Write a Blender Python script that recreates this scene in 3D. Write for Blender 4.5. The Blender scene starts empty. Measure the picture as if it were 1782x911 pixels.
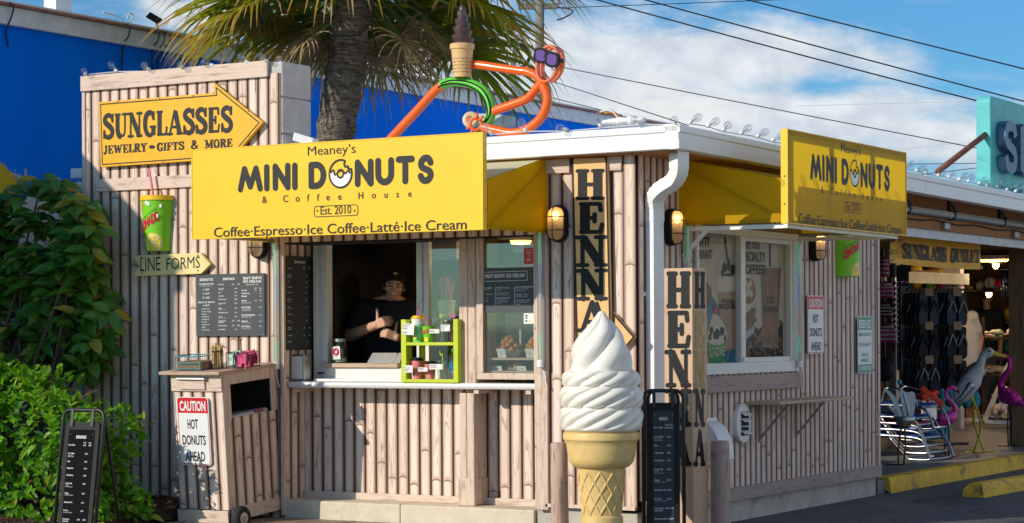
import bpy, math, random
from mathutils import Vector, Matrix
random.seed(7)
sc = bpy.context.scene
COL = sc.collection
rad = math.radians
# ------------------------------------------------------------------ camera
# world axes: +X runs right along the stand's front wall, +Y runs back along its side wall,
# origin at the front corner of the stand on the asphalt.
F = 3749.0; PCX = 891.0; PCY = 582.0; ROLL = .0051; TH = rad(30.4); EYE = 1.37
CT, ST = math.cos(TH), math.sin(TH)
_s = 358/1.37
CAX = -((1110-PCX)/_s*CT - F/_s*ST); CAY = -((1110-PCX)/_s*ST + F/_s*CT)
cam = bpy.data.cameras.new('camera'); cam_o = bpy.data.objects.new('camera', cam); COL.objects.link(cam_o)
cam.sensor_width = 36; cam.lens = F/1782*36; cam.shift_y = (PCY-455.5)/1782; cam.clip_end = 2000; cam.clip_start = .1
cam_o.matrix_world = Matrix.Translation((CAX, CAY, EYE)) @ Matrix.Rotation(TH, 4, 'Z') @ Matrix.Rotation(rad(90), 4, 'X') @ Matrix.Rotation(-ROLL, 4, 'Z')
sc.camera = cam_o
# ------------------------------------------------------------------ node helper
class NT:
    def __init__(s, tree): s.t = tree; s.n = tree.nodes; s.l = tree.links
    def put(s, sock, v):
        if hasattr(v, 'is_output'): s.l.new(v, sock)
        elif isinstance(v, (tuple, list)) and len(v) == 3 and sock.type == 'RGBA': sock.default_value = (*v, 1)
        else: sock.default_value = v
    def new(s, t, **k):
        n = s.n.new(t)
        for a, b in k.items(): setattr(n, a, b)
        return n
    def m(s, op, a, b=None, c=None, clamp=False):
        n = s.new('ShaderNodeMath', operation=op, use_clamp=clamp); s.put(n.inputs[0], a)
        if b is not None: s.put(n.inputs[1], b)
        if c is not None: s.put(n.inputs[2], c)
        return n.outputs[0]
    def mix(s, f, a, b, bt='MIX'):
        n = s.new('ShaderNodeMix', data_type='RGBA', blend_type=bt)
        s.put(n.inputs[0], f); s.put(n.inputs[6], a); s.put(n.inputs[7], b); return n.outputs[2]
    def comb(s, x, y, z=0.):
        n = s.new('ShaderNodeCombineXYZ')
        for i, v in enumerate((x, y, z)): s.put(n.inputs[i], v)
        return n.outputs[0]
    def sep(s, v):
        n = s.new('ShaderNodeSeparateXYZ'); s.put(n.inputs[0], v); return n.outputs
    def noise(s, vec, scale=5., detail=3., rough=.5, dist=0., color=False):
        n = s.new('ShaderNodeTexNoise')
        if vec is not None: s.put(n.inputs['Vector'], vec)
        n.inputs['Scale'].default_value = scale; n.inputs['Detail'].default_value = detail
        n.inputs['Roughness'].default_value = rough; n.inputs['Distortion'].default_value = dist
        return n.outputs[1 if color else 0]
    def white(s, v):
        n = s.new('ShaderNodeTexWhiteNoise', noise_dimensions='1D'); s.put(n.inputs['W'], v); return n.outputs[0]
    def step(s, v, a, b, lo=0., hi=1.):
        n = s.new('ShaderNodeMapRange', interpolation_type='SMOOTHSTEP'); s.put(n.inputs[0], v)
        for i, x in enumerate((a, b, lo, hi)): s.put(n.inputs[i+1], x)
        return n.outputs[0]
    def scale(s, vec, xyz):
        n = s.new('ShaderNodeVectorMath', operation='MULTIPLY'); s.put(n.inputs[0], vec); n.inputs[1].default_value = xyz; return n.outputs[0]
    def obj(s): return s.new('ShaderNodeTexCoord').outputs['Object']
    def pos(s): return s.new('ShaderNodeNewGeometry').outputs['Position']
    def uv(s): return s.new('ShaderNodeTexCoord').outputs['UV']
    def bump(s, h, strength=.3, dist=.01):
        n = s.new('ShaderNodeBump'); s.put(n.inputs['Height'], h); n.inputs['Strength'].default_value = strength; n.inputs['Distance'].default_value = dist
        return n.outputs[0]
# ------------------------------------------------------------------ sky and sun
SUN = Vector((-.58, -1., .52)).normalized()
EL = math.asin(SUN.z); ROT = math.atan2(SUN.x, SUN.y)
w = bpy.data.worlds.new('World'); sc.world = w; w.use_nodes = True
W = NT(w.node_tree); W.n.clear()
sky = W.new('ShaderNodeTexSky', sky_type='NISHITA'); sky.sun_disc = False; sky.sun_elevation = EL; sky.sun_rotation = ROT
sky.altitude = 0; sky.air_density = 1.; sky.dust_density = .6; sky.ozone_density = 3.
dirv = W.new('ShaderNodeTexCoord').outputs['Generated']
def dot(v):
    n = W.new('ShaderNodeVectorMath', operation='DOT_PRODUCT'); W.put(n.inputs[0], dirv); n.inputs[1].default_value = v; return n.outputs['Value']
fx = W.m('MAXIMUM', dot((-ST, CT, 0)), .05)
pu = W.m('DIVIDE', dot((CT, ST, 0)), fx); pw = W.m('DIVIDE', dot((0, 0, 1)), fx)
def blob(u, v, ru, rv):
    x = W.m('DIVIDE', W.m('SUBTRACT', pu, (u-891)/F), ru/F); y = W.m('DIVIDE', W.m('SUBTRACT', pw, (582-v)/F), rv/F)
    return W.m('SUBTRACT', 1., W.m('SQRT', W.m('ADD', W.m('MULTIPLY', x, x), W.m('MULTIPLY', y, y))))
bl = None
for a in ((1040, 120, 420, 130), (1280, 100, 300, 80), (1190, 190, 170, 75), (1420, 215, 330, 70), (1700, 250, 300, 60), (880, 180, 300, 120), (700, 90, 300, 60), (330, 20, 100, 45)):
    q = blob(*a); bl = q if bl is None else W.m('SMOOTH_MAX', bl, q, .25)
cn = W.noise(W.comb(W.m('MULTIPLY', pu, 1.), W.m('MULTIPLY', pw, 2.1), 3.3), 21., 8., .58, .35)
cn2 = W.noise(W.comb(W.m('MULTIPLY', pu, .5), W.m('MULTIPLY', pw, 3.2), 8.1), 18., 5., .6, .5)
cm = W.step(W.m('ADD', W.m('MULTIPLY', W.m('MAXIMUM', bl, -.6), .55), W.m('MULTIPLY', W.m('SUBTRACT', cn, .5), 1.25)), -.12, .34)
wisp = W.m('MULTIPLY', W.step(cn2, .5, .78), .30)
shape = W.step(W.noise(W.comb(pu, W.m('MULTIPLY', pw, 1.5), 6.), 34., 6., .6, .2), .3, .72)
cumu = W.m('MULTIPLY', W.step(blob(1180, 190, 120, 60), -.5, .6), 1.)
cloudc = W.mix(shape, (3.1, 3.4, 3.75), (4.6, 4.7, 4.8))
cloudc = W.mix(W.m('MULTIPLY', cumu, .5), cloudc, (5.6, 5.3, 4.8))
skyc = W.mix(W.step(pw, .0, .12, .7, .0), W.mix(1., sky.outputs[0], (.23, .47, .64), 'MULTIPLY'), (1.9, 2.5, 3.0))
tot = W.mix(W.m('MAXIMUM', W.m('MULTIPLY', cm, .9), wisp), skyc, cloudc)
side = W.m('MULTIPLY', W.step(W.noise(dirv, 2.6, 6., .6, .3), .46, .60), W.step(dot((CT, ST, 0)), .28, .45)); tot = W.mix(side, tot, (7.0, 6.6, 6.1))  # bright clouds added outside the view as fill for the shaded side wall
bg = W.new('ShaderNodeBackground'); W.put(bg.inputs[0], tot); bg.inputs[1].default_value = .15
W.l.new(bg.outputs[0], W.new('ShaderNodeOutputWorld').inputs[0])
sl = bpy.data.lights.new('sun', 'SUN'); sl.energy = 3.1; sl.angle = rad(.5); sl.color = (1., .90, .76)
so = bpy.data.objects.new('sun', sl); COL.objects.link(so); so.rotation_euler = SUN.to_track_quat('Z', 'Y').to_euler()
so.location = (-6, -10, 8)
sc.view_settings.view_transform = 'Standard'; sc.view_settings.look = 'None'; sc.view_settings.exposure = .38; sc.view_settings.gamma = 1
sc.view_settings.use_curve_mapping = False
sc.cycles.max_bounces = 8; sc.cycles.transparent_max_bounces = 16; sc.cycles.caustics_reflective = False; sc.cycles.caustics_refractive = False
# ------------------------------------------------------------------ materials
M = {}
def mat(name, base, rough=.6, metal=0., var=.0, vscale=8., bump=0., bscale=60., spec=.4, emit=None, estr=0., dirt=None, dscale=3., dthr=(.55, .75), stretch=(1, 1, 1), coat=0.):
    m = bpy.data.materials.new(name); m.use_nodes = True; N = NT(m.node_tree)
    p = N.n['Principled BSDF']; p.inputs['Roughness'].default_value = rough; p.inputs['Metallic'].default_value = metal
    p.inputs['Specular IOR Level'].default_value = spec; p.inputs['Coat Weight'].default_value = coat
    c = (*base, 1)
    if var or dirt or bump:
        o = N.scale(N.obj(), stretch)
        if var:
            n = N.step(N.noise(o, vscale, 5, .6, .4), .3, .7)
            c = N.mix(n, tuple(x*(1-var) for x in base), tuple(min(1, x*(1+var)) for x in base))
        if dirt:
            c = N.mix(N.m('MULTIPLY', N.step(N.noise(o, dscale, 7, .65, .3), *dthr), .8), c, dirt)
        if bump: N.put(p.inputs['Normal'], N.bump(N.noise(o, bscale, 5, .6), bump, .01))
    N.put(p.inputs['Base Color'], c)
    if emit: p.inputs['Emission Color'].default_value = (*emit, 1); p.inputs['Emission Strength'].default_value = estr
    M[name] = m; return m
def glass(name, tint=(1, 1, 1), refl=.9, rough=.0, frost=0., minf=.03):
    m = bpy.data.materials.new(name); m.use_nodes = True; N = NT(m.node_tree); N.n.clear()
    t = N.new('ShaderNodeBsdfTransparent'); t.inputs[0].default_value = (*tint, 1)
    g = N.new('ShaderNodeBsdfGlossy'); g.inputs['Roughness'].default_value = rough; g.inputs[0].default_value = (refl,)*3+(1,)
    fr_ = N.new('ShaderNodeFresnel'); gn = N.new('ShaderNodeNewGeometry'); N.put(fr_.inputs[0], N.m('SUBTRACT', 1.5, N.m('MULTIPLY', gn.outputs['Backfacing'], .8333)))
    mx = N.new('ShaderNodeMixShader'); N.put(mx.inputs[0], N.m('ADD', N.m('MULTIPLY', fr_.outputs[0], 1.), minf, clamp=True))
    base = t.outputs[0]
    if frost:
        d = N.new('ShaderNodeBsdfTranslucent'); d.inputs[0].default_value = (*tint, 1)
        m2 = N.new('ShaderNodeMixShader'); m2.inputs[0].default_value = frost; N.l.new(base, m2.inputs[1]); N.l.new(d.outputs[0], m2.inputs[2]); base = m2.outputs[0]
    N.l.new(base, mx.inputs[1]); N.l.new(g.outputs[0], mx.inputs[2])
    N.l.new(mx.outputs[0], N.new('ShaderNodeOutputMaterial').inputs[0]); M[name] = m
def translucent(name, base, tr, amt, rough=.4):
    m = bpy.data.materials.new(name); m.use_nodes = True; N = NT(m.node_tree); p = N.n['Principled BSDF']; out = N.n['Material Output']
    n = N.step(N.noise(N.obj(), 4., 5, .6), .3, .7)
    N.put(p.inputs['Base Color'], N.mix(n, tuple(x*.93 for x in base), base)); p.inputs['Roughness'].default_value = rough; p.inputs['Specular IOR Level'].default_value = .2
    t = N.new('ShaderNodeBsdfTranslucent'); t.inputs[0].default_value = (*tr, 1)
    mx = N.new('ShaderNodeMixShader'); mx.inputs[0].default_value = amt
    N.l.new(p.outputs[0], mx.inputs[1]); N.l.new(t.outputs[0], mx.inputs[2]); N.l.new(mx.outputs[0], out.inputs[0]); M[name] = m
def plank_mat(name, cream, brown, dark):
    m = bpy.data.materials.new(name); m.use_nodes = True; N = NT(m.node_tree); p = N.n['Principled BSDF']
    u, v, _ = N.sep(N.uv())
    idx = N.m('FLOOR', u); f = N.m('SUBTRACT', N.m('SUBTRACT', u, idx), .5); r1 = N.white(idx); r2 = N.white(N.m('ADD', idx, .37)); r3 = N.white(N.m('ADD', idx, .71))
    af = N.m('ABSOLUTE', f)
    edge = N.step(af, .13, .48); gro = N.step(af, .405, .46)
    y = N.m('ADD', v, N.m('MULTIPLY', r1, 31.))
    g1 = N.noise(N.comb(N.m('ADD', N.m('MULTIPLY', f, 1.5), N.m('MULTIPLY', idx, 5.3)), N.m('MULTIPLY', y, 1.5), 0.), 1.3, 2., .5, 1.0)
    g2 = N.noise(N.comb(N.m('ADD', N.m('MULTIPLY', f, 3.4), N.m('MULTIPLY', idx, 3.1)), N.m('MULTIPLY', y, 2.6), 4.), 1.3, 3., .5, 1.4)
    ln = N.m('ABSOLUTE', N.m('SUBTRACT', N.m('FRACT', N.m('MULTIPLY', g1, 5.)), .5)); msk = N.step(N.noise(N.comb(N.m('MULTIPLY', idx, 2.7), N.m('MULTIPLY', y, 2.), 9.), 1.6, 2., .5), .40, .56)
    flame = N.m('MULTIPLY', N.m('SUBTRACT', 1., N.step(ln, .04, .20)), N.m('MULTIPLY', msk, .62))
    streak = N.m('MAXIMUM', N.step(g2, .60, .74), flame)
    band = N.step(g1, .50, .70)
    fine = N.noise(N.comb(N.m('MULTIPLY', u, 26.), N.m('MULTIPLY', y, 5.), 2.), 1., 3., .6)
    P = N.m('ADD', .5, N.m('MULTIPLY', r2, .7))
    cell = N.m('SUBTRACT', N.m('MODULO', N.m('ADD', y, r3), P), N.m('MULTIPLY', P, .5))
    d = N.m('ADD', cell, N.m('MULTIPLY', N.m('MULTIPLY', f, f), .085))
    line = N.m('SUBTRACT', 1., N.step(N.m('ABSOLUTE', d), .003, .010))
    halo = N.m('MULTIPLY', N.step(d, -.002, .05, 1., 0.), N.step(d, -.006, 0.))
    arc = N.m('MAXIMUM', N.m('MULTIPLY', line, .85), N.m('MULTIPLY', halo, .5))
    dk = N.m('MAXIMUM', N.m('MULTIPLY', streak, .86), N.m('MULTIPLY', arc, 1.)); dk = N.m('MAXIMUM', dk, N.m('MULTIPLY', edge, .88)); dk = N.m('MAXIMUM', dk, N.m('MULTIPLY', band, .16))
    tone = N.mix(N.m('MULTIPLY', r1, .9), cream, tuple(c*k for c, k in zip(cream, (.84, .79, .75))))
    tone = N.mix(N.m('MULTIPLY', N.step(fine, .35, .7), .12), tone, brown)
    c = N.mix(dk, tone, brown); c = N.mix(gro, c, dark)
    big = N.step(N.noise(N.pos(), 1.7, 4, .6), .35, .75); c = N.mix(N.m('MULTIPLY', big, .10), c, (.30, .26, .24))
    N.put(p.inputs['Base Color'], c); p.inputs['Roughness'].default_value = .62; p.inputs['Specular IOR Level'].default_value = .25
    N.put(p.inputs['Normal'], N.bump(N.m('ADD', fine, N.m('MULTIPLY', N.noise(N.pos(), 160., 2, .5), .8)), .25, .004)); M[name] = m
plank_mat('plank', (.93, .78, .65), (.20, .084, .05), (.07, .022, .013))
plank_mat('plank_side', (.86, .70, .60), (.19, .088, .064), (.05, .02, .015))
def board_mat(name, cream, brown, horiz=True, hard=.55, rough=.6):
    m = bpy.data.materials.new(name); m.use_nodes = True; N = NT(m.node_tree); p = N.n['Principled BSDF']
    o = N.scale(N.pos(), (1.2, 1.2, 14.) if horiz else (14., 14., 1.2))
    g = N.noise(o, 1.8, 4, .55, 1.8); k = N.step(g, .5, .72); k2 = N.step(N.noise(N.pos(), 9., 5, .6, .6), .55, .75); fi = N.noise(N.scale(o, (5, 5, 5)), 3., 2, .6)
    c = N.mix(N.m('MULTIPLY', k, hard), cream, brown); c = N.mix(N.m('MULTIPLY', k2, hard*.5), c, brown); c = N.mix(N.m('MULTIPLY', fi, .22), c, brown)
    N.put(p.inputs['Base Color'], c); p.inputs['Roughness'].default_value = rough; p.inputs['Specular IOR Level'].default_value = .25
    N.put(p.inputs['Normal'], N.bump(fi, .25, .005)); M[name] = m
board_mat('trim', (.76, .60, .48), (.20, .11, .075)); board_mat('trim_v', (.74, .58, .46), (.20, .10, .065), False)
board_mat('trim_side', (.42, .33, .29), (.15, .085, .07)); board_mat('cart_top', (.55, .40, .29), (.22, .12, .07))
board_mat('deck_wood', (.34, .26, .19), (.12, .085, .06), True, .7); board_mat('plywood', (.42, .17, .05), (.16, .055, .015), True, .7)
board_mat('post_wood', (.34, .20, .09), (.12, .06, .025), False, .8); board_mat('bollard_wood', (.56, .40, .32), (.13, .075, .05), False, .85)
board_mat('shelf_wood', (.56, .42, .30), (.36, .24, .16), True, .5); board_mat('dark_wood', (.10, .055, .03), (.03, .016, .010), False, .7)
board_mat('case_wood', (.46, .31, .21), (.14, .07, .04), False, .85); board_mat('column_wood', (.64, .43, .27), (.42, .26, .15), False, .35)
mat('yellow_sign', (.88, .535, .0), .32, var=.03, vscale=3, spec=.5); mat('sun_sign', (.84, .44, .008), .4, var=.05)
translucent('yellow_panel', (.96, .55, .0), (1., .66, .0), .6, .4); translucent('yellow_cloth', (.9, .68, .06), (1., .82, .15), .75, .5)
translucent('banner_cloth', (.98, .50, .012), (.9, .5, .0), .12, .45)
translucent('cream_cloth', (.82, .74, .45), (.8, .7, .4), .25, .6)
mat('black_vinyl', (.008, .008, .009), .5, spec=.25); mat('grey_vinyl', (.022, .022, .024), .5, spec=.25); mat('tan_sign', (.78, .46, .17), .45, var=.06, vscale=5)
mat('cream_sign', (.80, .66, .28), .5, var=.06); mat('gold_letter', (.20, .11, .012), .25, .4); mat('gold_reflection', (.33, .20, .02), .3)
mat('white_paint', (.80, .80, .78), .45, var=.05, vscale=5, dirt=(.50, .46, .40), dscale=4, dthr=(.62, .85), bump=.05, bscale=40)
mat('gutter_white', (.83, .83, .81), .38, var=.03, dirt=(.55, .50, .42), dscale=5., dthr=(.66, .85), stretch=(1, 1, 3)); mat('white_plastic', (.78, .78, .76), .35, var=.03); mat('window_white', (.74, .73, .69), .4, var=.05, dirt=(.45, .42, .36), dscale=9, dthr=(.6, .8))
mat('counter_top', (.72, .71, .70), .35, var=.05, vscale=60, dirt=(.45, .42, .40), dscale=8, dthr=(.58, .8))
mat('concrete', (.48, .44, .38), .85, var=.12, vscale=6, bump=.4, bscale=30, dirt=(.24, .20, .16), dscale=2.5, dthr=(.5, .75)); mat('curb_cream', (.66, .57, .43), .8, var=.08, vscale=6, bump=.4, bscale=30, dirt=(.34, .27, .19), dscale=3, dthr=(.58, .8)); mat('block', (.55, .52, .48), .9, var=.1, vscale=8, bump=.5, bscale=50, dirt=(.30, .26, .22), dscale=4, dthr=(.55, .8))
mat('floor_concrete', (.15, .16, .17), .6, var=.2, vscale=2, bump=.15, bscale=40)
mat('kerb_yellow', (.78, .46, .03), .7, var=.15, vscale=7, bump=.5, bscale=30, dirt=(.13, .10, .07), dscale=4, dthr=(.55, .68))
mat('mulch_soil', (.045, .024, .014), .95, var=.5, vscale=40, bump=1., bscale=60); mat('mulch_chip', (.10, .05, .028), .9, var=.6, vscale=15)
mat('black_metal', (.012, .012, .013), .4, spec=.5, var=.2); mat('black_plastic', (.012, .012, .013), .6, spec=.25); mat('rubber', (.022, .022, .022), .8, bump=.3, bscale=60, var=.3)
mat('shade_panel', (.009, .0095, .010), .85, spec=.05); mat('charcoal_board', (.028, .033, .037), .5, var=.1, vscale=4); mat('slate_board', (.055, .064, .070), .5, var=.06, vscale=4)
mat('white_print', (.72, .72, .70), .55); mat('sign_white', (.80, .80, .78), .35, var=.03); mat('sign_red', (.62, .012, .02), .35); mat('sign_green', (.02, .30, .20), .4)
mat('card_white', (.78, .77, .74), .6, var=.04); mat('chrome', (.36, .37, .39), .3, 1.); mat('steel', (.42, .43, .44), .38, 1., var=.1); mat('galvanised', (.36, .38, .39), .5, .7, var=.15, vscale=12)
mat('cone_statue', (.74, .52, .20), .42, var=.1, vscale=5, dirt=(.42, .26, .08), dscale=6, dthr=(.6, .85)); mat('cream_statue', (.80, .76, .66), .35, var=.05, vscale=4, dirt=(.60, .54, .42), dscale=3, dthr=(.6, .9), coat=.2)
mat('chocolate', (.095, .055, .055), .3, coat=.3); mat('cone_small', (.72, .46, .20), .5, var=.06)
mat('orange_pipe', (.86, .13, .008), .3, coat=.3, var=.04); mat('green_pipe', (.12, .58, .04), .3, coat=.2); mat('purple_lens', (.16, .06, .28), .12, spec=.7); mat('donut_beige', (.72, .50, .33), .5)
mat('lime_paint', (.52, .62, .02), .45, var=.06); mat('cup_green', (.20, .62, .02), .4, var=.04); mat('lemon_yellow', (.86, .66, .02), .4); mat('lemon_line', (.45, .32, .01), .5); mat('letter_red', (.66, .01, .05), .4)
mat('pink_straw', (.80, .08, .42), .4); mat('pale_pink', (.74, .25, .34), .4); mat('orange_straw', (.85, .25, .04), .4); mat('lime_straw', (.45, .70, .03), .4); mat('pink_cup', (.66, .20, .20), .5, var=.35, vscale=30); mat('label_blue', (.01, .14, .26), .4, var=.5, vscale=40)
mat('cap_green', (.01, .36, .12), .4); mat('yellow_lid', (.88, .56, .01), .35); mat('aqua_cup', (.25, .62, .42), .4, var=.2, vscale=20)
mat('teal_sign', (.10, .52, .50), .5, var=.12, vscale=5, dirt=(.06, .36, .36), dscale=3); mat('teal_edge', (.45, .80, .72), .5); mat('blue_metal', (.09, .17, .25), .45, .3, var=.35, vscale=22); mat('rust', (.19, .07, .045), .8, var=.35, vscale=18)
mat('ice_white', (.80, .78, .72), .5); mat('berry', (.14, .01, .03), .3); mat('fritter', (.52, .19, .045), .55, var=.35, vscale=60, bump=.6, bscale=70); mat('plate', (.75, .73, .70), .3)
mat('skin', (.60, .34, .23), .5, var=.05); mat('hair', (.015, .01, .008), .6); mat('shirt_black', (.012, .012, .016), .85); mat('shirt_white', (.62, .62, .63), .85, var=.06); mat('shirt_navy', (.012, .018, .03), .85); mat('cap_black', (.014, .014, .014), .8)
mat('eye', (.02, .012, .01), .2); mat('teeth', (.7, .66, .58), .3); mat('lip', (.36, .13, .10), .5); mat('shorts', (.014, .014, .018), .9); mat('trouser', (.10, .11, .13), .9); mat('logo_tan', (.5, .36, .2), .6)
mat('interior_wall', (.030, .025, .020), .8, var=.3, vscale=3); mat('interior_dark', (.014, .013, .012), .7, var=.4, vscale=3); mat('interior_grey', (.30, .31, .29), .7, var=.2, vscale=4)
mat('pink_flamingo', (.72, .035, .32), .28, var=.12, vscale=10, coat=.3); mat('bird_grey', (.52, .54, .54), .5, var=.2, vscale=9); mat('beak', (.72, .42, .02), .4); mat('leg_yellow', (.60, .48, .02), .5); mat('leg_orange', (.42, .20, .02), .5)
mat('sling_blue', (.02, .08, .30), .7, var=.1); mat('sling_red', (.30, .02, .05), .7); mat('galv_wing', (.40, .41, .42), .35, .8, var=.1); mat('towel_orange', (.85, .06, .015), .6)
mat('sandal_black', (.016, .016, .018), .7, var=.2); mat('sandal_navy', (.03, .05, .075), .6, var=.2); mat('sandal_teal', (.04, .25, .33), .6, var=.5, vscale=40); mat('sandal_cyan', (.06, .40, .52), .6); mat('strap_grey', (.30, .30, .28), .6); mat('card_brown', (.42, .26, .16), .7)
mat('knit_pink', (.60, .05, .25), .9, var=.3); mat('knit_white', (.65, .6, .6), .9); mat('knit_dark', (.12, .02, .03), .9)
mat('shell', (.58, .46, .36), .6, var=.35, vscale=15); mat('coral', (.66, .62, .55), .7); mat('basket', (.28, .18, .09), .8, var=.4, vscale=70); mat('stir_stick', (.62, .40, .18), .7, var=.2)
mat('packet_pink', (.55, .06, .16), .5, var=.6, vscale=45); mat('packet_green', (.35, .48, .40), .5, var=.6, vscale=40); mat('paper_bag', (.70, .72, .76), .6, var=.1)
mat('lamp_glow', (.9, .6, .3), .5, emit=(1., .50, .14), estr=9.); mat('lamp_warm', (.9, .6, .3), .5, emit=(1., .42, .08), estr=7.); mat('led_green', (.1, .8, .4), .4, emit=(.03, 1., .42), estr=.5); mat('led_blue', (.2, .3, .9), .4, emit=(.12, .2, 1.), estr=.4); mat('led_red', (.9, .2, .2), .4, emit=(1., .12, .1), estr=.4)
mat('blue_trim_red', (.34, .16, .13), .7, var=.3); mat('fascia_grey', (.70, .74, .78), .6, var=.1, dirt=(.36, .38, .40), dscale=2.); mat('wire', (.02, .02, .022), .7); mat('wire_white', (.6, .6, .6), .6); mat('pole_wood', (.20, .19, .17), .9, var=.2)
glass('pane', (.86, .89, .88), .9); glass('bulb_glass', (.93, .94, .95), .95, minf=.10); glass('clear_cup', (.90, .92, .92), .9, minf=.06); glass('lamp_glass', (.92, .88, .80), .6, .25, .55); glass('tube_clear', (.82, .90, .88), .8, .15, .35, .08); glass('jar_glass', (.84, .88, .84), .9, minf=.06)
glass('side_pane', (.97, .97, .96), .12, minf=0.)
def blue_wall():
    m = bpy.data.materials.new('blue_stucco'); m.use_nodes = True; N = NT(m.node_tree); p = N.n['Principled BSDF']
    P = N.pos(); x, y, z = N.sep(P)
    n = N.step(N.noise(N.scale(P, (1, 1.3, .35)), 1.6, 6, .6, .4), .3, .75); c = N.mix(n, (.0, .18, .92), (.001, .22, .97))
    c = N.mix(N.m('MULTIPLY', N.step(N.noise(P, 9., 6, .7), .6, .8), .3), c, (.004, .11, .55))
    e = N.m('ADD', z, N.m('MULTIPLY', N.m('SUBTRACT', N.noise(P, 3.2, 5, .65), .5), 1.1)); yy = N.m('ADD', y, N.m('MULTIPLY', N.noise(P, 5., 3, .6), .25))
    bare = N.m('MULTIPLY', N.step(e, 2.66, 2.62), N.step(y, 1.9, 1.8)); c = N.mix(bare, c, (.52, .53, .52))
    yel = N.m('MULTIPLY', N.m('MULTIPLY', N.step(e, 2.86, 2.84), N.step(e, 2.60, 2.64)), N.step(N.m('ADD', yy, N.m('MULTIPLY', N.m('SUBTRACT', z, 2.7), 1.5)), 1.22, 1.18)); c = N.mix(yel, c, (.62, .44, .03))
    N.put(p.inputs['Base Color'], c); p.inputs['Roughness'].default_value = .9; p.inputs['Specular IOR Level'].default_value = .08
    N.put(p.inputs['Normal'], N.bump(N.noise(P, 38., 4, .6), .35, .012)); M['blue_stucco'] = m
blue_wall()
def asphalt():
    m = bpy.data.materials.new('asphalt'); m.use_nodes = True; N = NT(m.node_tree); p = N.n['Principled BSDF']; P = N.pos()
    n = N.noise(P, 120., 3, .7); c = N.mix(N.step(n, .3, .75), (.036, .039, .044), (.17, .175, .185))
    pat = N.step(N.noise(N.scale(P, (1, .35, 1)), 2.2, 6, .65, .8), .5, .68); c = N.mix(N.m('MULTIPLY', pat, .75), c, (.022, .023, .026))
    gr = N.step(N.noise(P, .8, 5, .6), .5, .7); c = N.mix(N.m('MULTIPLY', gr, .5), c, (.17, .165, .16))
    N.put(p.inputs['Base Color'], c); p.inputs['Roughness'].default_value = .85; N.put(p.inputs['Normal'], N.bump(n, .7, .01)); M['asphalt'] = m
asphalt()
def leaf_mat(name, a, b, dry=None, amt=.35, rough=.45, tipdry=None):
    m = bpy.data.materials.new(name); m.use_nodes = True; N = NT(m.node_tree); p = N.n['Principled BSDF']; out = N.n['Material Output']
    u, v, _ = N.sep(N.uv()); c = N.mix(v, a, b)
    if dry: c = N.mix(N.step(v, .90, .96), c, dry)
    if tipdry:
        q = N.m('ADD', u, N.m('MULTIPLY', N.m('SUBTRACT', v, .5), .9)); c = N.mix(N.step(q, .45, .75), c, tipdry[0]); c = N.mix(N.step(q, .72, .95), c, tipdry[1])
    N.put(p.inputs['Base Color'], c); p.inputs['Roughness'].default_value = rough; p.inputs['Specular IOR Level'].default_value = .4
    t = N.new('ShaderNodeBsdfTranslucent'); N.put(t.inputs[0], N.mix(1., c, (1.5, 1.7, .6), 'MULTIPLY'))
    mx = N.new('ShaderNodeMixShader'); mx.inputs[0].default_value = amt; N.l.new(p.outputs[0], mx.inputs[1]); N.l.new(t.outputs[0], mx.inputs[2]); N.l.new(mx.outputs[0], out.inputs[0]); M[name] = m
leaf_mat('hedge_leaf', (.05, .17, .008), (.20, .44, .022), (.34, .40, .04), .42); leaf_mat('bush_leaf', (.045, .15, .016), (.13, .29, .036), (.34, .30, .04), .3, .32)
leaf_mat('palm_green', (.14, .19, .014), (.44, .39, .034), None, .48, .5, ((.50, .25, .04), (.58, .42, .26))); leaf_mat('palm_dry', (.34, .22, .11), (.52, .40, .26), None, .25, .7)
def bark():
    m = bpy.data.materials.new('palm_bark'); m.use_nodes = True; N = NT(m.node_tree); p = N.n['Principled BSDF']; P = N.pos()
    n = N.noise(N.scale(P, (2.2, 2.2, 14.)), 3.2, 6, .7, 1.2); n2 = N.noise(N.scale(P, (26., 26., 5.)), 2., 4, .6)
    c = N.mix(N.step(n, .36, .62), (.075, .058, .044), (.38, .31, .235)); c = N.mix(N.m('MULTIPLY', N.step(n2, .5, .7), .5), c, (.05, .04, .03))
    N.put(p.inputs['Base Color'], c); p.inputs['Roughness'].default_value = .9; N.put(p.inputs['Normal'], N.bump(n, 1., .04)); M['palm_bark'] = m
bark(); mat('stem', (.10, .07, .04), .8, var=.3); mat('green_stem', (.09, .14, .03), .7)
# ------------------------------------------------------------------ measuring helpers (points on the planes they belong to)
def ray(u, v):
    x = u-PCX; y = -(v-PCY); X = x*math.cos(ROLL)+y*math.sin(ROLL); Z = -x*math.sin(ROLL)+y*math.cos(ROLL)
    return Vector((X*CT-F*ST, X*ST+F*CT, Z))
CP = Vector((CAX, CAY, EYE))
def fr(u, v, b=0.): d = ray(u, v); return CP+d*((b-CAY)/d.y)        # on a plane parallel to the front wall
def sd(u, v, a=0.): d = ray(u, v); return CP+d*((a-CAX)/d.x)        # on a plane parallel to the side wall
def gd(u, v, z=0.): d = ray(u, v); return CP+d*((z-EYE)/d.z)        # on level ground
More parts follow.
